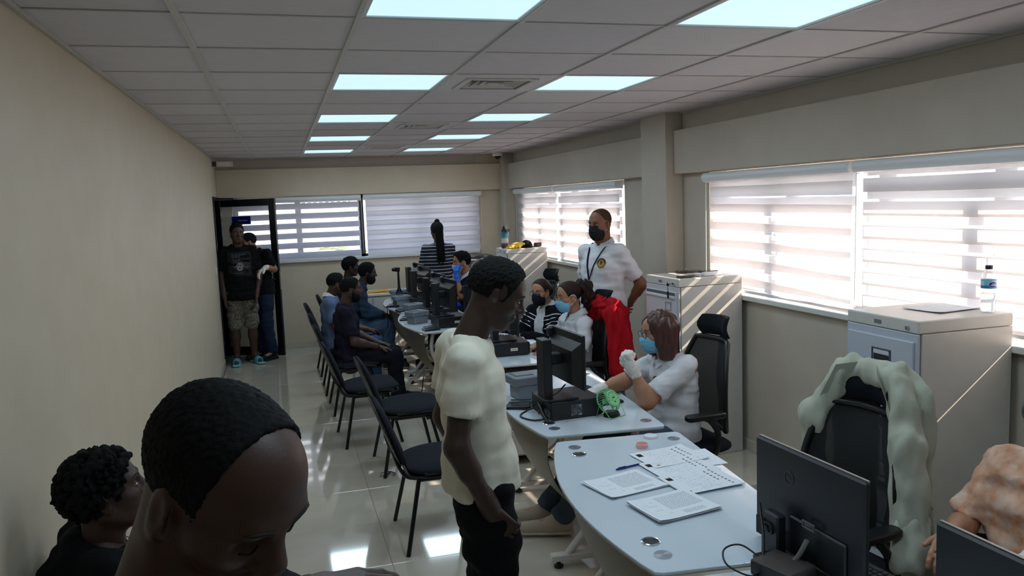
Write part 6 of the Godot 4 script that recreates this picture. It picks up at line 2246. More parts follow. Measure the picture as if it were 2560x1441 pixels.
func emblem(p: Human, B: Blob, at: Vector3, dir: Vector3, size: float, m: Material) -> void:
	# a round badge printed on cloth: a small patch that follows the surface
	var side := dir.cross(p.up).normalized()
	var upv := side.cross(dir).normalized()
	var M := MB.new()
	var c := B.surf(at, dir, 0.011)
	var rows := []
	for i in 6:
		var row := []
		for j in 17:
			var a := TAU * j / 16
			var q := at + (side * cos(a) + upv * sin(a) * 1.1) * (size * i / 5.0)
			row.append(B.surf(q, dir, 0.011))
		rows.append(row)
	for i in 5:
		for j in 16:
			var uvs := []
			for e in [[i, j], [i, j + 1], [i + 1, j + 1], [i + 1, j]]:
				var a: float = TAU * e[1] / 16
				uvs.append(Vector2(0.5 + cos(a) * 0.5 * e[0] / 5.0, 0.5 - sin(a) * 0.5 * e[0] / 5.0))
			M.tri(rows[i][j], rows[i][j + 1], rows[i + 1][j + 1], -dir, -dir, -dir, uvs[0], uvs[1], uvs[2])
			M.tri(rows[i][j], rows[i + 1][j + 1], rows[i + 1][j], -dir, -dir, -dir, uvs[0], uvs[2], uvs[3])
	part(p.root, "emblem", M.done(), m)
func glove(p: Human, q: String, m: Material, curl: float, cuff := 0.06, spread := 0.06) -> void:
	var B := Blob.new()
	var w: Vector3 = p.J["wr" + q]
	var e: Vector3 = p.J["el" + q]
	fingers(B, w, p.J["hd" + q], p.J["pm" + q], 1.0 if q == "L" else -1.0, p.s, curl, 0.003, spread)
	var d := (e - w).normalized()
	var end := w + d * cuff
	B.cone(w, end + d * 0.02, 0.031 * p.s, 0.036 * p.s, 0.02, Vector3.ZERO, 1.0, [Plane(d, end.dot(d))])
	blob(p.root, "glove", [B], [0.005], m, [[0.002, Vector3(40, 40, 40)]])

# ------------------------------------------------------------------ the people in the picture
const DARK := Color8(74, 50, 40)
const DARKER := Color8(58, 40, 33)
const BROWN := Color8(150, 103, 78)
const TAN := Color8(176, 126, 98)
func turned(yaw: float, at: Vector3, w: Vector3) -> Vector3:   # a place in the room in a person's own axes
	return Basis(Vector3.UP, -yaw) * (w - at)
func build_people() -> void:
	var hair := hairmat(rgb(17, 15, 15))
	var nap := [[0.004, Vector3(110, 110, 110)]]
	var white := cloth(rgb(214, 212, 216), 0.85, 0.25)
	man_in_white(hair)
	man_in_front(hair)
	man_with_curls()
	door_men(hair)
	waiting_men(hair)
	staff(hair, white)
	draped_clothes()

func man_in_white(hair: Material) -> void:
	var at := Vector3(0.655, 0, -2.75)
	var yaw := 1.46
	var j := {}
	j["head"] = turned(yaw, at, Vector3(0.735, 1.585, -2.75))
	j["neck"] = turned(yaw, at, Vector3(0.625, 1.43, -2.75))
	j["chest"] = turned(yaw, at, Vector3(0.625, 1.25, -2.75))
	j["waist"] = turned(yaw, at, Vector3(0.64, 1.06, -2.75))
	j["pelvis"] = turned(yaw, at, Vector3(0.645, 0.93, -2.75))
	j["shR"] = turned(yaw, at, Vector3(0.565, 1.375, -2.585))
	j["elR"] = turned(yaw, at, Vector3(0.52, 1.1, -2.55))
	j["wrR"] = turned(yaw, at, Vector3(0.635, 0.85, -2.56))
	j["hdR"] = Vector3(0.12, -0.8, 0.6)
	j["pmR"] = Vector3(1, 0, 0.1)
	j["shL"] = turned(yaw, at, Vector3(0.6, 1.38, -2.91))
	j["elL"] = turned(yaw, at, Vector3(0.56, 1.1, -2.96))
	j["wrL"] = turned(yaw, at, Vector3(0.66, 0.87, -2.96))
	for q in ["L", "R"]:
		var x := 0.09 if q == "L" else -0.09
		j["hi" + q] = Vector3(x, 0.89, 0)
	var p := human({"label": "man in a white T-shirt and black trousers standing at the desks, head bowed", "at": at, "yaw": yaw, "s": 1.0, "girth": 0.94, "joints": j, "look": Vector3(0.42, -0.12, 0.0), "skin": DARKER, "male": 1.1, "nose": 1.25, "lips": 1.15, "brow": rgb(14, 12, 11), "hands": {"L": 0.4, "R": 0.55}, "cell": 0.011, "hcell": 0.0042, "fcell": 0.0045, "arm": 0.92})
	var tee := cloth(rgb(216, 210, 194), 0.9, 0.2)
	top(p, "t_shirt", tee, 0.62, 0.045, 0.015, 0.0045, 0.078, Vector3(4, 13, 4))
	var cuff := Blob.new()
	pants(p, "trousers", cloth(rgb(15, 15, 18)), 1.0, 0.02, 0.009)
	shoes(p, mat(rgb(30, 28, 28), 0.6), mat(rgb(60, 58, 55), 0.7))
	cap_hair(p, hair, 0.014, 0.042, -0.015, [[0.0022, Vector3(90, 90, 90)]], 0.0042, 0.03)
	cap_fade(p, hair)
func cap_fade(p: Human, m: Material) -> void:
	# the close-shaved sides below the longer top
	var B := Blob.new()
	B.ell(p.h(0, 0.034, -0.017), Vector3(0.0765, 0.085, 0.0965) * p.s, 0.01, p.H, [Plane(-p.H.y, -p.h(0, -0.062, 0).dot(p.H.y))])
	B.ell(p.h(0, -0.045, 0.09), Vector3(0.1, 0.125, 0.085) * p.s, 0.006, p.H, [], true)
	for x in [-1, 1]:
		B.ell(p.h(x * 0.085, -0.012, 0.0), Vector3(0.03, 0.036, 0.03) * p.s, 0.006, p.H, [], true)
		B.ell(p.h(x * 0.085, -0.075, 0.035), Vector3(0.05, 0.06, 0.06) * p.s, 0.006, p.H, [], true)
	blob(p.root, "hair_sides", [B], [p.hcell], m)

func man_in_front(hair: Material) -> void:
	var at := Vector3(-0.2, 0, -0.98)
	var yaw := 0.75
	var j := {}
	j["head"] = turned(yaw, at, Vector3(-0.085, 1.6, -0.955))
	j["neck"] = turned(yaw, at, Vector3(-0.185, 1.41, -0.99))
	j["chest"] = turned(yaw, at, Vector3(-0.2, 1.24, -1.0))
	j["waist"] = turned(yaw, at, Vector3(-0.2, 1.06, -0.99))
	j["elL"] = Vector3(0.3, 1.13, 0.08)
	j["wrL"] = turned(yaw, at, Vector3(0.005, 1.29, -1.3))
	j["hdL"] = Basis(Vector3.UP, -yaw) * Vector3(1.0, -0.02, -0.1)
	j["pmL"] = Vector3(0, -1, 0)
	var p := human({"label": "man close to the camera at the lower left, shaved head bowed, beaded bracelet", "at": at, "yaw": yaw, "joints": j, "look": Vector3(0.62, 0.1, 0.06), "skin": Color8(72, 47, 38), "male": 1.15, "nose": 1.3, "lips": 1.2, "eyes": false, "brow": rgb(16, 13, 12), "cell": 0.012, "hcell": 0.0036, "fcell": 0.004, "hands": {"L": 0.3, "R": 0.3}})
	top(p, "shirt", cloth(rgb(26, 28, 30), 0.9, 0.2), 0.6, 0.1, 0.014, 0.008, 0.07)
	pants(p, "trousers", cloth(rgb(30, 32, 40)))
	shoes(p, mat(rgb(30, 28, 28), 0.6), mat(rgb(60, 58, 55), 0.7))
	var stub := hairmat(rgb(13, 12, 13), 0.5, 0.2)
	cap_hair(p, stub, 0.0045, 0.1, -0.05, [[0.0012, Vector3(160, 160, 160)]], 0.0034)
	# lowered lids
	for x in [-1, 1]:
		var lid := MB.new()
		lid.tube(curve([p.h(x * 0.019, -0.002, 0.0845), p.h(x * 0.031, -0.006, 0.0868), p.h(x * 0.044, -0.003, 0.081)], 4), 0.0016, 5)
		part(p.root, "eyelashes", lid.done(), mat(rgb(12, 10, 10), 0.8))
	# bracelet of beads
	var c: Vector3 = p.J.wrL - (p.J.wrL - p.J.elL).normalized() * 0.015
	var d: Vector3 = (p.J.wrL - p.J.elL).normalized()
	var u := d.cross(Vector3.UP).normalized()
	var v := u.cross(d)
	var br := thing("bracelet", "bracelet of white and yellow-green beads on the nearest man's wrist", "bracelet", p.root.position, yaw)
	for row in 2:
		for k in 13:
			var a := TAU * k / 13 + row * 0.24
			var m := MB.new()
			m.ball(Vector3.ZERO, Vector3.ONE * 0.0052, Basis(), 6, 8)
			part(br, "bead", m.done(), mat([rgb(206, 204, 214), rgb(176, 186, 98), rgb(196, 200, 206)][(k + row) % 3], 0.3), c + d * (row * 0.01) + (u * cos(a) + v * sin(a)) * 0.034)

func man_with_curls() -> void:
	var at := Vector3(-0.58, 0, -2.5)
	var yaw := 1.95
	var j := {"head": turned(yaw, at, Vector3(-0.53, 1.12, -2.47)), "neck": turned(yaw, at, Vector3(-0.555, 0.95, -2.48)), "elL": Vector3(0.24, 0.72, 0.1), "wrL": Vector3(0.12, 0.7, 0.33), "wrR": Vector3(-0.12, 0.68, 0.33)}
	j["chest"] = Vector3(0, 0.83, -0.03)
	j["waist"] = Vector3(0, 0.68, -0.03)
	j["shL"] = Vector3(0.17, 0.93, -0.01)
	j["shR"] = Vector3(-0.17, 0.93, -0.01)
	var p := human({"label": "man with short curly black hair and a thin necklace seated at the left wall", "at": at, "yaw": yaw, "sit": true, "s": 1.0, "joints": j, "look": Vector3(-0.28, -0.2, 0.0), "skin": Color8(70, 47, 38), "cell": 0.012, "hcell": 0.0045, "brow": rgb(14, 12, 12)})
	top(p, "t_shirt", cloth(rgb(15, 16, 19), 0.92, 0.25), 0.6, 0.08, 0.013, 0.008, 0.074)
	pants(p, "trousers", cloth(rgb(28, 30, 36)))
	shoes(p, mat(rgb(30, 28, 28), 0.6), mat(rgb(150, 148, 145), 0.7))
	var m := hairmat(rgb(12, 11, 12), 0.5, 0.3)
	cap_hair(p, m, 0.018, 0.02, -0.06, [[0.01, Vector3(60, 60, 60)]], 0.0045)
	tufts(p, m, 230, 0.0105, 5, 0.018, -0.055, 0.05)
	var pts := []
	for i in 24:
		var a := TAU * i / 24
		var c: Vector3 = p.J.neck + p.up * (0.02 + 0.02 * cos(a + PI))
		pts.append(c + (p.fwd * cos(a) * 0.085 + p.fwd.cross(p.up) * sin(a) * 0.078))
	part(p.root, "necklace", ring(pts, 0.0018, 5), mat(rgb(150, 148, 142), 0.3, 0.7))

func door_men(hair: Material) -> void:
	var at := Vector3(-0.52, 0, -10.43)
	var p := human({"label": "man in a black printed T-shirt, camouflage shorts and teal slides at the door", "at": at, "yaw": 0.12, "s": 1.0, "skin": DARK, "look": Vector3(0.02, 0.15, 0), "brow": rgb(14, 12, 12), "joints": {"elL": Vector3(0.225, 1.1, -0.02), "wrL": Vector3(0.17, 0.85, 0.1), "hdL": Vector3(-0.2, -1, 0.2), "wrR": Vector3(-0.2, 0.85, 0.08), "toL": Vector3(0.16, 0.035, 0.13)}})
	var B := top(p, "t_shirt", cloth(rgb(16, 16, 18), 0.92, 0.2), 0.75, 0.16, 0.022, 0.008, 0.075)
	shirt_print(p, B)
	var camo := rough_mat(rgb(40, 38, 34), rgb(168, 156, 138), 0.05, 2.2, 0.9, 0.0, 0.1, 14)
	pants(p, "shorts", camo, 0.52, 0.02, 0.008)
	var m := hairmat(rgb(14, 12, 12), 0.5, 0.3)
	cap_hair(p, m, 0.012, 0.02, -0.02)
	var r := RandomNumberGenerator.new()
	r.seed = 6
	for k in 26:
		var a := r.randf() * TAU
		var e := r.randf_range(0.0, 1.1)
		var d := Vector3(cos(a) * sin(e), cos(e), sin(a) * sin(e))
		var b := p.h(d.x * 0.075, 0.036 + d.y * 0.085, -0.012 + d.z * 0.09)
		var out := p.H * (d + Vector3(r.randf_range(-0.5, 0.5), 0.3, r.randf_range(-0.5, 0.5))).normalized()
		part(p.root, "hair_twist", tubem(curve([b, b + out * 0.02, b + out * 0.035 + Vector3(r.randf_range(-1, 1), -0.4, r.randf_range(-1, 1)) * 0.012], 3), [0.0065, 0.0065, 0.006, 0.006, 0.0055, 0.005, 0.004], 5), m)
	for q in ["L", "R"]:
		var a: Vector3 = p.J["an" + q]
		var t: Vector3 = p.J["to" + q]
		var f := Vector3(t.x - a.x, 0, t.z - a.z).normalized()
		var S := Blob.new()
		S.cone(Vector3(a.x, 0.014, a.z) - f * 0.05, Vector3(t.x, 0.014, t.z) + f * 0.04, 0.045, 0.05, 0.01, Vector3.UP, 0.28)
		var o := blob(p.root, "slide_sandal", [S], [0.008], mat(rgb(118, 176, 186), 0.6))
		var T := Blob.new()
		T.cone(a.lerp(t, 0.62) - Vector3(0, 0.012, 0), a.lerp(t, 0.95) - Vector3(0, 0.0, 0), 0.05, 0.044, 0.02, Vector3.ZERO, 1.0, [Plane(f, (t - f * 0.015).dot(f)), Plane(-f, -(a.lerp(t, 0.45)).dot(f)), Plane(Vector3.DOWN, -0.008)])
		blob(o, "strap", [T], [0.008], mat(rgb(72, 156, 172), 0.5))
	# the officer behind him
	at = Vector3(-0.28, 0, -10.62)
	var yaw := -0.95
	var j := {"head": turned(yaw, at, Vector3(-0.410, 1.560, -10.650)), "neck": turned(yaw, at, Vector3(-0.320, 1.410, -10.640))}
	j["elL"] = turned(yaw, at, Vector3(-0.110, 1.200, -10.520))
	j["wrL"] = turned(yaw, at, Vector3(-0.205, 1.235, -10.370))
	j["hdL"] = Basis(Vector3.UP, -yaw) * Vector3(-0.75, -0.45, 0.15)
	j["pmL"] = Vector3(0, -1, -0.3)
	p = human({"label": "man in black shirt and jeans with a white glove, half hidden at the door", "at": at, "yaw": yaw, "s": 0.97, "joints": j, "look": Vector3(0.1, -0.35, 0), "skin": BROWN, "brow": rgb(20, 16, 14), "hands": {"R": 0.4}})
	top(p, "polo_shirt", cloth(rgb(17, 17, 21)), 0.8, 0.1, 0.016, 0.007, 0.072)
	collar(p, cloth(rgb(17, 17, 21)))
	pants(p, "jeans", cloth(rgb(36, 46, 68)), 1.0, 0.016)
	shoes(p, mat(rgb(12, 12, 13), 0.35), mat(rgb(10, 10, 10), 0.7))
	cap_hair(p, hair, 0.008, 0.03, -0.05)
	glove(p, "L", mat(rgb(226, 216, 204), 0.7), 0.55, 0.03, 0.1)
func shirt_print(p: Human, B: Blob) -> void:
	# faded print on the chest: lettering above, flames and a skull-like disc below
	var im := Image.create(128, 128, false, Image.FORMAT_RGB8)
	im.fill(Color8(16, 16, 18))
	var r := RandomNumberGenerator.new()
	r.seed = 2
	for k in 5:
		im.fill_rect(Rect2i(22 + k * 18, 12, 12, 18), Color8(58, 70, 82))
		im.fill_rect(Rect2i(27 + k * 18, 17, 4, 8), Color8(16, 16, 18))
	for k in 300:
		var x := r.randi_range(8, 100)
		im.fill_rect(Rect2i(x, r.randi_range(38, 84), 3, r.randi_range(2, 8)), Color8(52, 44, 40).lerp(Color8(96, 88, 84), r.randf()))
	for y in 128:
		for x in 128:
			var d := Vector2(x - 66, (y - 78) * 0.9).length()
			if d < 20:
				im.set_pixel(x, y, Color8(126, 130, 140))
	for q in [[56, 68, 7, 7], [70, 68, 7, 7], [62, 84, 9, 5], [50, 80, 4, 6], [80, 82, 5, 5]]:
		im.fill_rect(Rect2i(q[0], q[1], q[2], q[3]), Color8(22, 22, 26))
	for k in 6:
		im.fill_rect(Rect2i(50 + k * 9, 108, 6, 8), Color8(64, 72, 84))
	var m := StandardMaterial3D.new()
	m.albedo_texture = ImageTexture.create_from_image(im)
	m.roughness = 0.9
	var c: Vector3 = p.J.chest + p.fwd * 0.4 - p.up * 0.03
	var side := p.fwd.cross(p.up)
	var rows := []
	for i in 11:
		var row := PackedVector3Array()
		for jj in 11:
			row.append(B.surf(c + side * (jj / 10.0 - 0.5) * 0.27 - p.up * (i / 10.0 - 0.5) * 0.3, -p.fwd, 0.007))
		rows.append(row)
	var M := MB.new()
	M.grid(rows)
	part(p.root, "chest_print", M.done(), m)

func waiting_men(hair: Material) -> void:
	var cropped := [[0.004, Vector3(90, 90, 90)]]
	# dark purple T-shirt
	var at := Vector3(0.55, 0, -7.6)
	var j := {"head": Vector3(0, 1.225, 0.06), "wrR": Vector3(-0.15, 0.64, 0.3), "hdR": Vector3(0.1, -0.3, 1), "wrL": Vector3(0.14, 0.64, 0.3), "elR": Vector3(-0.22, 0.72, 0.06), "anL": Vector3(0.13, 0.085, 0.5), "toL": Vector3(0.15, 0.035, 0.67), "anR": Vector3(-0.13, 0.085, 0.46), "toR": Vector3(-0.15, 0.035, 0.63)}
	var p := human({"label": "seated man in a dark purple T-shirt, hands on his thighs, nearest of the waiting row", "at": at, "yaw": 1.5, "sit": true, "s": 0.93, "joints": j, "look": Vector3(0.02, 0.05, 0), "skin": DARK, "nose": 1.2, "lips": 1.1, "brow": rgb(14, 12, 12), "spread": 0.12, "hands": {"L": 0.2, "R": 0.2}, "cell": 0.012, "hcell": 0.005})
	top(p, "t_shirt", cloth(rgb(34, 30, 46), 0.92, 0.25), 0.78, 0.06, 0.016, 0.008, 0.074)
	pants(p, "trousers", cloth(rgb(22, 23, 31)), 1.0, 0.018)
	shoes(p, mat(rgb(24, 22, 22), 0.6), mat(rgb(70, 66, 60), 0.7))
	cap_hair(p, hair, 0.008, 0.028, -0.05, cropped)
	beard(p, hair)
	var wb := []
	for i in 14:
		var a := TAU * i / 14
		var d: Vector3 = (p.J.wrR - p.J.elR).normalized()
		var u := d.cross(Vector3.UP).normalized()
		wb.append(p.J.wrR - d * 0.015 + (u * cos(a) + u.cross(d) * sin(a)) * 0.033)
	part(p.root, "wrist_band", ring(wb, 0.005, 6), mat(rgb(14, 12, 14), 0.6))
	# light blue collared shirt
	at = Vector3(0.47, 0, -8.45)
	p = human({"label": "seated man in a light blue polo shirt with white-edged collar, behind the purple one", "at": at, "yaw": 1.45, "sit": true, "s": 0.92, "joints": {"head": Vector3(0, 1.22, 0.06), "wrR": Vector3(-0.05, 0.68, 0.38), "hdR": Vector3(0.5, -0.2, 1), "wrL": Vector3(0.06, 0.67, 0.37), "hdL": Vector3(-0.5, -0.2, 1)}, "look": Vector3(0.05, 0.25, 0), "skin": DARK, "nose": 1.15, "brow": rgb(14, 12, 12), "hands": {"L": 0.6, "R": 0.6}})
	var blue := cloth(rgb(94, 112, 148), 0.9, 0.25)
	top(p, "polo_shirt", blue, 0.8, 0.06, 0.016, 0.007, 0.072)
	collar(p, mat(rgb(214, 208, 210), 0.8))
	pants(p, "jeans", cloth(rgb(56, 76, 112)), 1.0, 0.018)
	shoes(p, mat(rgb(34, 30, 30), 0.6), mat(rgb(70, 66, 60), 0.7))
	cap_hair(p, hair, 0.007, 0.028, -0.05, cropped)
	# denim shirt, cap and beard
	at = Vector3(0.72, 0, -9.38)
	j = {"chest": Vector3(0, 0.88, 0.07), "waist": Vector3(0, 0.7, 0.02), "neck": Vector3(0, 1.03, 0.15), "head": Vector3(0, 1.195, 0.24), "shL": Vector3(0.168, 0.98, 0.13), "shR": Vector3(-0.168, 0.98, 0.13), "elL": Vector3(0.21, 0.74, 0.2), "elR": Vector3(-0.21, 0.73, 0.18), "wrL": Vector3(0.05, 0.66, 0.42), "wrR": Vector3(-0.07, 0.66, 0.42)}
	p = human({"label": "bearded man in a denim shirt and black cap leaning forward in the waiting row", "at": at, "yaw": 1.52, "sit": true, "s": 0.95, "joints": j, "look": Vector3(0.08, -0.05, 0), "skin": DARKER, "nose": 1.15, "brow": rgb(14, 12, 12), "hands": {"L": 0.5, "R": 0.5}})
	top(p, "denim_shirt", cloth(rgb(42, 58, 78), 0.92, 0.2), 1.8, 0.06, 0.016, 0.01, 0.072)
	collar(p, cloth(rgb(42, 58, 78), 0.92, 0.2))
	pants(p, "jeans", cloth(rgb(68, 88, 114)), 1.0, 0.018)
	shoes(p, mat(rgb(34, 30, 30), 0.6), mat(rgb(150, 146, 140), 0.7))
	cap_hair(p, cloth(rgb(14, 14, 15)), 0.02, 0.03, -0.045)
	beard(p, hair, 0.012)
	# the man beyond, mostly hidden
	at = Vector3(0.72, 0, -10.25)
	p = human({"label": "dark-haired man seated at the far end of the row, mostly hidden behind the cap", "at": at, "yaw": 1.4, "sit": true, "s": 0.95, "joints": {"head": Vector3(0, 1.215, 0.12), "neck": Vector3(0, 1.05, 0.06)}, "look": Vector3(0.05, 0.0, 0), "skin": DARKER})
	top(p, "shirt", cloth(rgb(30, 34, 44)), 1.7)
	pants(p, "trousers", cloth(rgb(30, 32, 40)))
	shoes(p, mat(rgb(34, 30, 30), 0.6), mat(rgb(70, 66, 60), 0.7))
	cap_hair(p, hair, 0.022, 0.02, -0.05, [[0.008, Vector3(60, 60, 60)]])
func beard(p: Human, m: Material, thick := 0.006) -> void:
	var B := Blob.new()
	B.ell(p.h(0, -0.075, 0.035), Vector3(0.055 + thick, 0.055 + thick, 0.052 + thick) * p.s, 0.01, p.H, [Plane(p.H.y, p.h(0, -0.045, 0).dot(p.H.y))])
	for x in [-1, 1]:
		B.cone(p.h(x * 0.063, -0.02, 0.0), p.h(x * 0.05, -0.07, 0.02), (0.012 + thick) * p.s, (0.018 + thick) * p.s, 0.02)
	B.ell(p.h(0, -0.062, 0.1), Vector3(0.026, 0.011, 0.04) * p.s, 0.006, p.H, [], true)
	blob(p.root, "beard", [B], [p.hcell], m)

func badge_mat() -> StandardMaterial3D:
	if mats.has("badge"):
		return mats["badge"]
	# a round crest: gold field, dark ring and arch, an orange scroll below
	var n := 64
	var im := Image.create(n, n, false, Image.FORMAT_RGB8)
	for y in n:
		for x in n:
			var d := Vector2(x - 31.5, y - 31.5).length() / 31.5
			var c := Color8(178, 150, 66)
			if d > 0.88:
				c = Color8(74, 64, 34)
			elif d > 0.66 and y < 34:
				c = Color8(52, 46, 38)
			elif d > 0.62 and y >= 34:
				c = Color8(196, 134, 44)
			if Vector2(x - 32, y - 26).length() < 9:
				c = Color8(38, 38, 36)
			if Vector2(x - 32, y - 26).length() < 4:
				c = Color8(92, 102, 84)
			if absf(x - 32) < 5 and y > 33 and y < 42:
				c = Color8(60, 52, 36)
			im.set_pixel(x, y, c)
	var m := StandardMaterial3D.new()
	m.albedo_texture = ImageTexture.create_from_image(im)
	m.roughness = 0.7
	mats["badge"] = m
	return m

func staff(hair: Material, white: Material) -> void:
	# supervisor standing, hands behind his back
	var at := Vector3(2.55, 0, -6.12)
	var yaw := -1.0
	var j := {"elL": Vector3(0.27, 1.15, -0.14), "wrL": Vector3(0.1, 0.97, -0.22), "hdL": Vector3(-1, -0.15, -0.1), "pmL": Vector3(0, 0, -1), "elR": Vector3(-0.27, 1.15, -0.14), "wrR": Vector3(-0.08, 0.95, -0.24), "hdR": Vector3(1, -0.15, -0.1), "pmR": Vector3(0, 0, -1)}
	var p := human({"label": "tall supervisor in a white polo shirt, black mask and jeans, hands behind his back", "at": at, "yaw": yaw, "s": 1.035, "girth": 1.08, "joints": j, "look": Vector3(0.08, -0.12, 0), "skin": Color8(128, 84, 62), "male": 1.1, "brow": rgb(50, 36, 28), "cell": 0.012, "hcell": 0.0046, "hands": {"L": 0.5, "R": 0.5}})
	var B := top(p, "polo_shirt", white, 0.78, 0.12, 0.016, 0.005, 0.07)
	collar(p, white, 0.07, 0.034)
	pants(p, "jeans", cloth(rgb(106, 128, 156)), 1.0, 0.016)
	shoes(p, mat(rgb(60, 52, 46), 0.6), mat(rgb(200, 198, 195), 0.7))
	cap_hair(p, hairmat(rgb(72, 50, 40), 0.5, 0.1), 0.0022, 0.03, -0.04, [], 0.0046)
	mask(p, rgb(38, 38, 42), rgb(30, 30, 34))
	emblem(p, B, p.J.chest + p.fwd * 0.35 + p.fwd.cross(p.up) * -0.075 + p.up * 0.045, -p.fwd, 0.036, badge_mat())
	# lanyard with its card
	var card: Vector3 = p.J.waist + p.fwd * 0.175 + p.up * 0.04 + p.fwd.cross(p.up) * 0.045
	var l := thing("lanyard", "navy lanyard with an identity card hanging on the supervisor's chest", "lanyard", at, yaw)
	for s in [-1, 1]:
		var path := []
		for i in 9:
			var u := i / 8.0
			var q: Vector3 = (p.J.neck + p.fwd.cross(p.up) * (s * 0.085) + p.up * 0.03).lerp(card + p.up * 0.06, u)
			path.append(B.surf(q + p.fwd * 0.3, -p.fwd, 0.006))
		part(l, "strap", tubem(path, 0.008, 6, true, 0.22), cloth(rgb(24, 30, 58)))
	var cq := B.surf(card + p.fwd * 0.3, -p.fwd, 0.012)
	var cb := Basis(p.up.cross(p.fwd), p.up, p.fwd)
	var hold := part(l, "card_holder", prismm(rrect(0.062, 0.1, 0.006), 0.005, Transform3D(cb, cq), 0.001), mat(rgb(30, 36, 60), 0.35))
	part(hold, "card", boxm(Vector3(0.05, 0.08, 0.002), 0.0, cq + p.fwd * 0.0058, cb), mat(rgb(214, 214, 222), 0.4))
	part(hold, "card_photo", boxm(Vector3(0.02, 0.024, 0.002), 0.0, cq + p.fwd * 0.007 + p.up * 0.018, cb), mat(rgb(140, 80, 84), 0.5))
	# woman with red-brown hair
	at = Vector3(2.15, 0, -4.15)
	yaw = -1.5
	j = {"head": turned(yaw, at, Vector3(2.06, 1.13, -4.15)) / 0.93, "neck": turned(yaw, at, Vector3(2.115, 0.965, -4.15)) / 0.93}
	j["elL"] = turned(yaw, at, Vector3(1.9, 0.775, -3.97)) / 0.93
	j["wrL"] = turned(yaw, at, Vector3(1.835, 0.96, -4.0)) / 0.93
	j["hdL"] = Basis(Vector3.UP, -yaw) * Vector3(-0.35, 0.75, -0.35)
	j["pmL"] = Vector3(-0.4, 0, -0.9)
	j["elR"] = turned(yaw, at, Vector3(1.93, 0.8, -4.36)) / 0.93
	j["wrR"] = turned(yaw, at, Vector3(1.72, 0.8, -4.24)) / 0.93
	j["hdR"] = Basis(Vector3.UP, -yaw) * Vector3(-1, -0.2, 0.2)
	j["pmR"] = Vector3(0, -1, 0)
	j.merge({"knL": Vector3(0.1, 0.53, 0.48), "knR": Vector3(-0.14, 0.53, 0.48), "anL": Vector3(-0.05, 0.1, 0.78), "toL": Vector3(-0.12, 0.05, 0.95), "anR": Vector3(-0.24, 0.1, 0.8), "toR": Vector3(-0.3, 0.06, 0.97)}, true)
	p = human({"label": "seated woman with red-brown bob, blue mask, glasses and white gloves behind the fan", "at": at, "yaw": yaw, "sit": true, "s": 0.93, "girth": 1.08, "arm": 1.12, "joints": j, "look": Vector3(0.1, -0.1, 0), "skin": TAN, "male": 0.7, "brow": rgb(46, 28, 22), "hands": {}, "cell": 0.011, "hcell": 0.0045})
	B = top(p, "polo_shirt", white, 0.82, 0.08, 0.016, 0.006, 0.07)
	collar(p, white)
	pants(p, "jeans", cloth(rgb(70, 80, 96)))
	shoes(p, cloth(rgb(176, 160, 142)), mat(rgb(186, 176, 158), 0.7), 0.002)
	bob(p, rgb(74, 34, 26))
	mask(p, rgb(124, 186, 220), rgb(206, 224, 236), -0.018)
	glasses(p, rgb(24, 22, 26))
	glove(p, "L", mat(rgb(226, 216, 208), 0.65), 1.25, 0.05, 0.02)
	glove(p, "R", mat(rgb(226, 216, 208), 0.65), 0.4, 0.06, 0.05)
	emblem(p, B, p.J.chest + p.fwd * 0.3 + p.fwd.cross(p.up) * -0.07 + p.up * 0.02, (-p.fwd + p.fwd.cross(p.up) * 0.3).normalized(), 0.034, badge_mat())
	# woman with a ponytail
	at = Vector3(2.16, 0, -5.78)
	p = human({"label": "seated woman with a dark ponytail, blue mask and white polo before the red jacket", "at": at, "yaw": -1.45, "sit": true, "s": 0.94, "girth": 0.92, "joints": {"head": Vector3(0, 1.235, 0.05), "wrL": Vector3(0.12, 0.84, 0.3), "wrR": Vector3(-0.1, 0.84, 0.3), "elL": Vector3(0.23, 0.78, 0.08), "elR": Vector3(-0.23, 0.78, 0.08)}, "look": Vector3(0.08, -0.05, 0), "skin": TAN, "male": 0.65, "brow": rgb(46, 30, 24), "hcell": 0.005})
	top(p, "polo_shirt", white, 0.85, 0.06, 0.014, 0.008, 0.078)
	collar(p, white, 0.072, 0.034)
	pants(p, "trousers", cloth(rgb(36, 38, 48)))
	shoes(p, mat(rgb(34, 30, 30), 0.6), mat(rgb(70, 66, 60), 0.7))
	var dkbrown := hairmat(rgb(46, 28, 24), 0.25, 0.15, 0.5)
	cap_hair(p, dkbrown, 0.009, 0.036, -0.03)
	var pt := Blob.new()
	pt.ell(p.h(0, 0.075, -0.1), Vector3(0.022, 0.02, 0.02) * p.s, 0.01)
	pt.cone(p.h(0, 0.085, -0.115), p.h(0, 0.06, -0.16), 0.03, 0.045, 0.03)
	pt.cone(p.h(0, 0.06, -0.16), p.h(0, -0.04, -0.175), 0.05, 0.05, 0.03)
	pt.cone(p.h(0, -0.04, -0.175), p.h(0, -0.1, -0.16), 0.045, 0.03, 0.03)
	blob(p.root, "ponytail", [pt], [0.008], dkbrown, [[0.012, Vector3(30, 12, 30)]])
	mask(p, rgb(124, 186, 220), rgb(206, 224, 236), -0.022)
	glasses(p, rgb(120, 116, 124))
	# woman in a striped cardigan
	at = Vector3(2.18, 0, -6.55)
	yaw = -1.1
	p = human({"label": "seated woman with glasses, black mask and black cardigan with white sleeve stripes", "at": at, "yaw": yaw, "sit": true, "s": 0.92, "girth": 0.95, "joints": {"head": Vector3(0, 1.215, 0.05), "wrL": Vector3(0.05, 0.83, 0.33), "wrR": Vector3(-0.2, 0.83, 0.33), "elL": Vector3(0.24, 0.77, 0.12), "elR": Vector3(-0.24, 0.77, 0.12)}, "look": Vector3(0.05, 0.12, 0.05), "skin": TAN, "male": 0.65, "brow": rgb(40, 28, 24), "hands": {}, "hcell": 0.005})
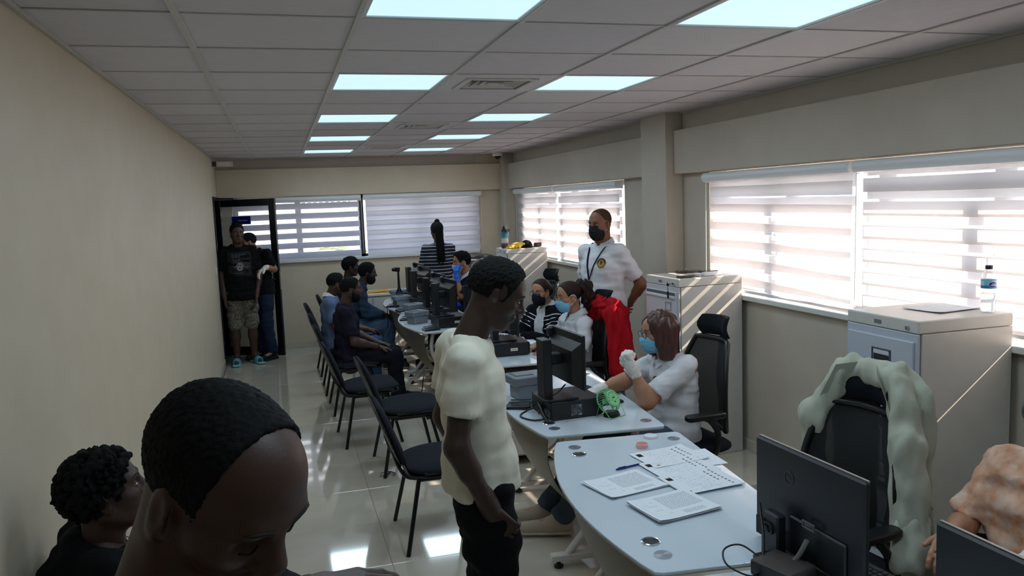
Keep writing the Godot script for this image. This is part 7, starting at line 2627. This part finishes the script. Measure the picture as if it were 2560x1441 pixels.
	B = top(p, "polo_shirt", white, 0.3, 0.06, 0.008, 0.004, 0.075)
	collar(p, white)
	var black := cloth(rgb(18, 19, 26), 0.95, 0.25)
	var C := Blob.new()
	torso(C, p, 0.02, [Plane(-p.up, (p.J.pelvis - p.up * 0.06).dot(-p.up))])
	for q in ["L", "R"]:
		C.cone(p.J["sh" + q], p.J["el" + q], 0.07, 0.062, 0.04)
		C.cone(p.J["el" + q], p.J["wr" + q], 0.06, 0.046, 0.02)
	C.cone(p.J.neck + p.fwd * 0.1, p.J.waist + p.fwd * 0.2, 0.062, 0.07, 0.01, Vector3.ZERO, 1.0, [], true)
	C.ell(p.J.neck + p.up * 0.05, Vector3(0.075, 0.07, 0.075), 0.01, Basis(), [], true)
	blob(p.root, "cardigan", [C], [0.012], black, [[0.007, Vector3(7, 10, 7)]])
	for q in ["L", "R"]:
		var a: Vector3 = p.J["sh" + q]
		var e: Vector3 = p.J["el" + q]
		var d := (e - a).normalized()
		var u := d.cross(p.fwd).normalized()
		for k in 4:
			var pts := []
			var c := a.lerp(e, 0.12 + 0.13 * k)
			for i in 20:
				var an := TAU * i / 20
				var dir := u * cos(an) + u.cross(d) * sin(an)
				pts.append(C.surf(c + dir * 0.2, -dir, 0.0))
			part(p.root, "sleeve_stripe", ring(pts, 0.006, 5), mat(rgb(206, 204, 208), 0.9))
	pants(p, "trousers", cloth(rgb(26, 27, 34)))
	shoes(p, mat(rgb(34, 30, 30), 0.6), mat(rgb(70, 66, 60), 0.7))
	cap_hair(p, dkbrown, 0.008, 0.034, -0.05)
	var bun := Blob.new()
	bun.ell(p.h(0, 0.0, -0.12), Vector3(0.045, 0.05, 0.04), 0.01)
	blob(p.root, "bun", [bun], [0.007], dkbrown)
	mask(p, rgb(30, 32, 38), rgb(24, 24, 28))
	glasses(p, rgb(60, 40, 36))
	glove(p, "L", mat(rgb(222, 220, 222), 0.65), 0.4)
	glove(p, "R", mat(rgb(222, 220, 222), 0.65), 0.4)
	# clerk in pink bending over the desk
	at = Vector3(2.12, 0, -7.3)
	p = human({"label": "clerk in a pink short-sleeved top bending forward behind the man in white", "at": at, "yaw": -1.5, "sit": true, "s": 0.97, "girth": 1.12, "arm": 1.25, "joints": {"chest": Vector3(0, 0.89, 0.06), "neck": Vector3(0, 1.06, 0.12), "head": Vector3(0, 1.2, 0.22), "shL": Vector3(0.18, 0.99, 0.08), "shR": Vector3(-0.18, 0.99, 0.08), "elL": Vector3(0.24, 0.76, 0.16), "elR": Vector3(-0.22, 0.78, 0.2), "wrL": Vector3(0.06, 0.82, 0.36), "wrR": Vector3(-0.06, 0.82, 0.38)}, "look": Vector3(0.5, 0, 0), "skin": BROWN, "male": 0.7, "brow": rgb(40, 28, 24)})
	top(p, "pink_top", cloth(rgb(196, 142, 148), 0.9, 0.25), 0.62, 0.06, 0.018, 0.009, 0.075)
	pants(p, "trousers", cloth(rgb(30, 32, 44)))
	shoes(p, mat(rgb(34, 30, 30), 0.6), mat(rgb(70, 66, 60), 0.7))
	cap_hair(p, dkbrown, 0.012, 0.03, -0.06)
	var bd := Blob.new()
	bd.ell(p.h(0, 0.055, -0.11), Vector3(0.045, 0.045, 0.04), 0.01)
	blob(p.root, "bun", [bd], [0.008], dkbrown)
	var hb := []
	for i in 16:
		var a := TAU * i / 16
		hb.append(p.h(cos(a) * 0.03, 0.052 + sin(a) * 0.03, -0.098))
	part(p.root, "hair_band", ring(hb, 0.009, 6), mat(rgb(120, 26, 30), 0.7))
	# clerk with brown hair, further back
	at = Vector3(2.12, 0, -8.5)
	p = human({"label": "clerk with light brown hair, only the crown visible beside the masked man", "at": at, "yaw": -1.4, "sit": true, "s": 0.94, "joints": {"head": Vector3(0, 1.235, 0.05)}, "look": Vector3(0.2, 0, 0), "skin": TAN, "male": 0.7, "brow": rgb(60, 40, 30)})
	top(p, "blouse", cloth(rgb(150, 96, 78)), 1.5, 0.06)
	pants(p, "trousers", cloth(rgb(40, 42, 52)))
	shoes(p, mat(rgb(34, 30, 30), 0.6), mat(rgb(70, 66, 60), 0.7))
	bob(p, rgb(120, 78, 56))
	# masked man with blue gloves
	at = Vector3(2.12, 0, -9.25)
	yaw = -1.5
	j = {"head": turned(yaw, at, Vector3(2.04, 1.21, -9.25)) / 0.98, "neck": turned(yaw, at, Vector3(2.1, 1.03, -9.25)) / 0.98}
	j["elL"] = turned(yaw, at, Vector3(2.0, 0.82, -9.08)) / 0.98
	j["wrL"] = turned(yaw, at, Vector3(1.95, 1.035, -9.14)) / 0.98
	j["hdL"] = Basis(Vector3.UP, -yaw) * Vector3(0.0, 1, -0.15)
	j["pmL"] = Vector3(-0.2, 0, -1)
	p = human({"label": "seated man with curly hair, blue mask and bright blue gloves raised to his chin", "at": at, "yaw": yaw, "sit": true, "s": 0.98, "joints": j, "look": Vector3(0.05, 0.0, 0), "skin": BROWN, "brow": rgb(26, 20, 18), "hands": {}, "hcell": 0.0055})
	top(p, "navy_shirt", cloth(rgb(24, 26, 38)), 0.95, 0.06, 0.016, 0.007)
	collar(p, cloth(rgb(206, 206, 214)))
	pants(p, "trousers", cloth(rgb(30, 32, 40)))
	shoes(p, mat(rgb(34, 30, 30), 0.6), mat(rgb(70, 66, 60), 0.7))
	cap_hair(p, hair, 0.016, 0.032, -0.045, [[0.008, Vector3(70, 70, 70)]])
	mask(p, rgb(124, 186, 220), rgb(206, 224, 236), -0.03)
	var bg := mat(rgb(24, 96, 206), 0.35)
	glove(p, "L", bg, 0.5, 0.06)
	glove(p, "R", bg, 0.5, 0.06)
	# woman in a striped top, back turned
	at = Vector3(1.9, 0, -9.92)
	p = human({"label": "woman in a navy and white striped top standing with her back turned, long braids", "at": at, "yaw": PI + 0.02, "s": 0.955, "girth": 0.95, "joints": {"elL": Vector3(0.225, 1.15, 0.05), "wrL": Vector3(0.14, 1.02, 0.25), "elR": Vector3(-0.225, 1.15, 0.05), "wrR": Vector3(-0.14, 1.02, 0.25)}, "look": Vector3(0.12, 0, 0), "skin": DARK, "male": 0.7, "brow": rgb(20, 16, 16)})
	var im := Image.create(4, 64, false, Image.FORMAT_RGB8)
	im.fill(Color8(24, 24, 40))
	im.fill_rect(Rect2i(0, 0, 4, 12), Color8(206, 204, 210))
	var sm := StandardMaterial3D.new()
	sm.albedo_texture = ImageTexture.create_from_image(im)
	sm.uv1_triplanar = true
	sm.uv1_triplanar_sharpness = 8.0
	sm.uv1_scale = Vector3(0.01, 1.0 / 0.042, 0.01)
	sm.roughness = 0.9
	top(p, "striped_top", sm, 1.9, 0.1, 0.012, 0.004, 0.07)
	pants(p, "trousers", cloth(rgb(24, 22, 26)))
	shoes(p, mat(rgb(34, 30, 30), 0.6), mat(rgb(70, 66, 60), 0.7))
	var bh := hairmat(rgb(14, 12, 13), 0.3, 0.2)
	cap_hair(p, bh, 0.012, 0.03, -0.06)
	var kn := Blob.new()
	kn.ell(p.h(0, 0.125, -0.045), Vector3(0.034, 0.034, 0.036), 0.02)
	blob(p.root, "top_knot", [kn], [0.007], bh)
	for k in 7:
		var x := (k - 3) * 0.012
		part(p.root, "braid", tubem(curve([p.h(x * 0.4, 0.12, -0.06), p.h(x, 0.06, -0.125), p.h(x * 1.2, -0.08, -0.13), p.h(x * 1.3, -0.25, -0.145), p.h(x * 1.25, -0.4 - 0.02 * (k % 3), -0.135)], 5), 0.0085, 6), bh)
	part(p.root, "earring", tubem([p.h(-0.082, -0.04, -0.008), p.h(-0.083, -0.07, -0.008)], 0.004, 6), mat(rgb(60, 40, 40), 0.3))
	# man in the orange and white shirt at the right edge
	at = Vector3(2.34, 0, -1.9)
	p = human({"label": "grey-haired man in an orange and white patterned shirt at the lower right edge", "at": at, "yaw": -1.35, "sit": true, "s": 0.95, "girth": 1.15, "joints": {"head": Vector3(0, 1.22, 0.03), "wrL": Vector3(0.1, 0.84, 0.3), "wrR": Vector3(-0.16, 0.84, 0.3), "elL": Vector3(0.26, 0.78, 0.08), "elR": Vector3(-0.26, 0.78, 0.08)}, "look": Vector3(0.15, 0.2, 0), "skin": TAN, "brow": rgb(90, 84, 80), "hands": {"R": 0.4}})
	var om := rough_mat(rgb(206, 128, 84), rgb(232, 222, 214), 0.03, 2.4, 0.9, 0.0, 0.1, 33)
	top(p, "patterned_shirt", om, 0.85, 0.08, 0.018, 0.009, 0.07)
	collar(p, om)
	pants(p, "trousers", cloth(rgb(44, 46, 56)))
	shoes(p, mat(rgb(34, 30, 30), 0.6), mat(rgb(70, 66, 60), 0.7))
	cap_hair(p, hairmat(rgb(116, 114, 114), 0.3, 0.2), 0.012, 0.032, -0.06)
	glove(p, "L", mat(rgb(222, 218, 214), 0.65), 0.4)

func bob(p: Human, c: Color) -> void:
	# straight hair to the jaw, parted, open round the face
	var m := StandardMaterial3D.new()
	m.albedo_texture = noisetex(0.05, c.darkened(0.3), c.lightened(0.12), 19, 256, 3)
	m.uv1_triplanar = true
	m.uv1_scale = Vector3(9, 0.8, 9)
	m.roughness = 0.42
	m.metallic_specular = 0.5
	var s := p.s
	var B := Blob.new()
	B.ell(p.h(0, 0.04, -0.022), Vector3(0.093, 0.096, 0.108) * s, 0.01, p.H)
	var cut := [Plane(Vector3.DOWN, -p.h(0, -0.165, -0.03).y)]
	for x in [-1, 1]:
		B.cone(p.h(x * 0.055, 0.03, -0.02), p.h(x * 0.072, -0.15, -0.01), 0.05 * s, 0.046 * s, 0.04, Vector3.ZERO, 1.0, cut)
		B.cone(p.h(x * 0.035, 0.02, -0.06), p.h(x * 0.045, -0.16, -0.06), 0.06 * s, 0.05 * s, 0.05, Vector3.ZERO, 1.0, cut)
		B.cone(p.h(x * 0.05, 0.06, 0.03), p.h(x * 0.08, -0.06, 0.03), 0.03 * s, 0.022 * s, 0.03)
	B.ell(p.h(0, -0.035, 0.085), Vector3(0.062, 0.112, 0.085) * s, 0.012, p.H, [], true)
	B.ell(p.h(0, -0.12, 0.05), Vector3(0.05, 0.08, 0.09) * s, 0.012, p.H, [], true)
	blob(p.root, "hair", [B], [0.0065], m, [[0.0045, Vector3(38, 3, 38)]])

func draped_clothes() -> void:
	# red jacket over the chair back behind the woman with the ponytail
	var t := thing("red_jacket", "bright red jacket hung over the chair back beside the supervisor's legs", "jacket", Vector3(2.37, 0, -5.66), 0)
	var red := cloth(rgb(172, 16, 28), 0.8, 0.3)
	var B := Blob.new()
	B.cone(Vector3(0.0, 1.06, -0.15), Vector3(0.0, 1.06, 0.15), 0.075, 0.075, 0.05, Vector3.RIGHT, 0.8)
	B.cone(Vector3(0.05, 1.0, -0.14), Vector3(0.08, 0.66, -0.15), 0.1, 0.12, 0.08, Vector3.RIGHT, 0.6)
	B.cone(Vector3(0.05, 1.0, 0.14), Vector3(0.08, 0.64, 0.17), 0.1, 0.12, 0.08, Vector3.RIGHT, 0.6)
	B.cone(Vector3(-0.02, 1.04, 0.2), Vector3(0.0, 0.62, 0.24), 0.065, 0.065, 0.05)
	B.cone(Vector3(-0.02, 1.04, -0.2), Vector3(-0.03, 0.62, -0.22), 0.06, 0.055, 0.05)
	blob(t, "shell", [B], [0.012], red, [[0.02, Vector3(15, 2.5, 15)], [0.006, Vector3(24, 8, 24)]])
	var H := Blob.new()
	H.cone(Vector3(-0.03, 1.1, -0.07), Vector3(-0.03, 1.1, 0.07), 0.045, 0.045, 0.04)
	blob(t, "hood", [H], [0.01], red, [[0.014, Vector3(14, 14, 14)]])
	# beige shirt over the chair nearest the camera
	t = thing("beige_shirt", "beige work shirt hung open over the back of the nearest swivel chair", "shirt", Vector3(1.93, 0, -2.52), 0.12)
	var m := cloth(rgb(178, 178, 162), 0.85, 0.2)
	B = Blob.new()
	B.cone(Vector3(0.27, 1.2, -0.1), Vector3(0.27, 1.2, 0.1), 0.05, 0.05, 0.05, Vector3.RIGHT, 0.8)
	B.cone(Vector3(0.24, 1.18, -0.13), Vector3(0.2, 0.98, -0.23), 0.055, 0.055, 0.05)
	B.cone(Vector3(0.24, 1.18, 0.13), Vector3(0.2, 0.98, 0.23), 0.055, 0.055, 0.05)
	B.cone(Vector3(0.2, 0.98, -0.23), Vector3(0.19, 0.62, -0.26), 0.055, 0.06, 0.05)
	B.cone(Vector3(0.2, 0.98, 0.23), Vector3(0.17, 0.66, 0.27), 0.055, 0.065, 0.05)
	B.cone(Vector3(0.31, 1.1, -0.12), Vector3(0.3, 0.5, -0.14), 0.1, 0.12, 0.08, Vector3.RIGHT, 0.28)
	B.cone(Vector3(0.31, 1.1, 0.12), Vector3(0.3, 0.5, 0.16), 0.1, 0.12, 0.08, Vector3.RIGHT, 0.28)
	blob(t, "shirt_body", [B], [0.011], m, [[0.012, Vector3(11, 2.5, 11)], [0.004, Vector3(20, 9, 20)]])
	for s in [-1, 1]:
		var rows := []
		for i in 4:
			var row := PackedVector3Array()
			for jj in 5:
				var u := jj / 4.0
				var v := i / 3.0
				row.append(Vector3(0.235 - 0.06 * v - 0.01 * u, 1.235 - 0.16 * u - 0.015 * v, s * (0.045 + 0.085 * u + 0.055 * v)))
			rows.append(row)
		var M := MB.new()
		M.grid(rows, false, s > 0)
		part(t, "collar_wing", M.done(), m)
	var sl := Blob.new()
	sl.cone(Vector3(0.17, 0.68, 0.28), Vector3(0.13, 0.56, 0.3), 0.075, 0.085, 0.03, Vector3(0, 0, 1), 0.7, [Plane(Vector3.DOWN, -0.55)])
	blob(t, "sleeve", [sl], [0.011], m, [[0.014, Vector3(12, 6, 12)]])
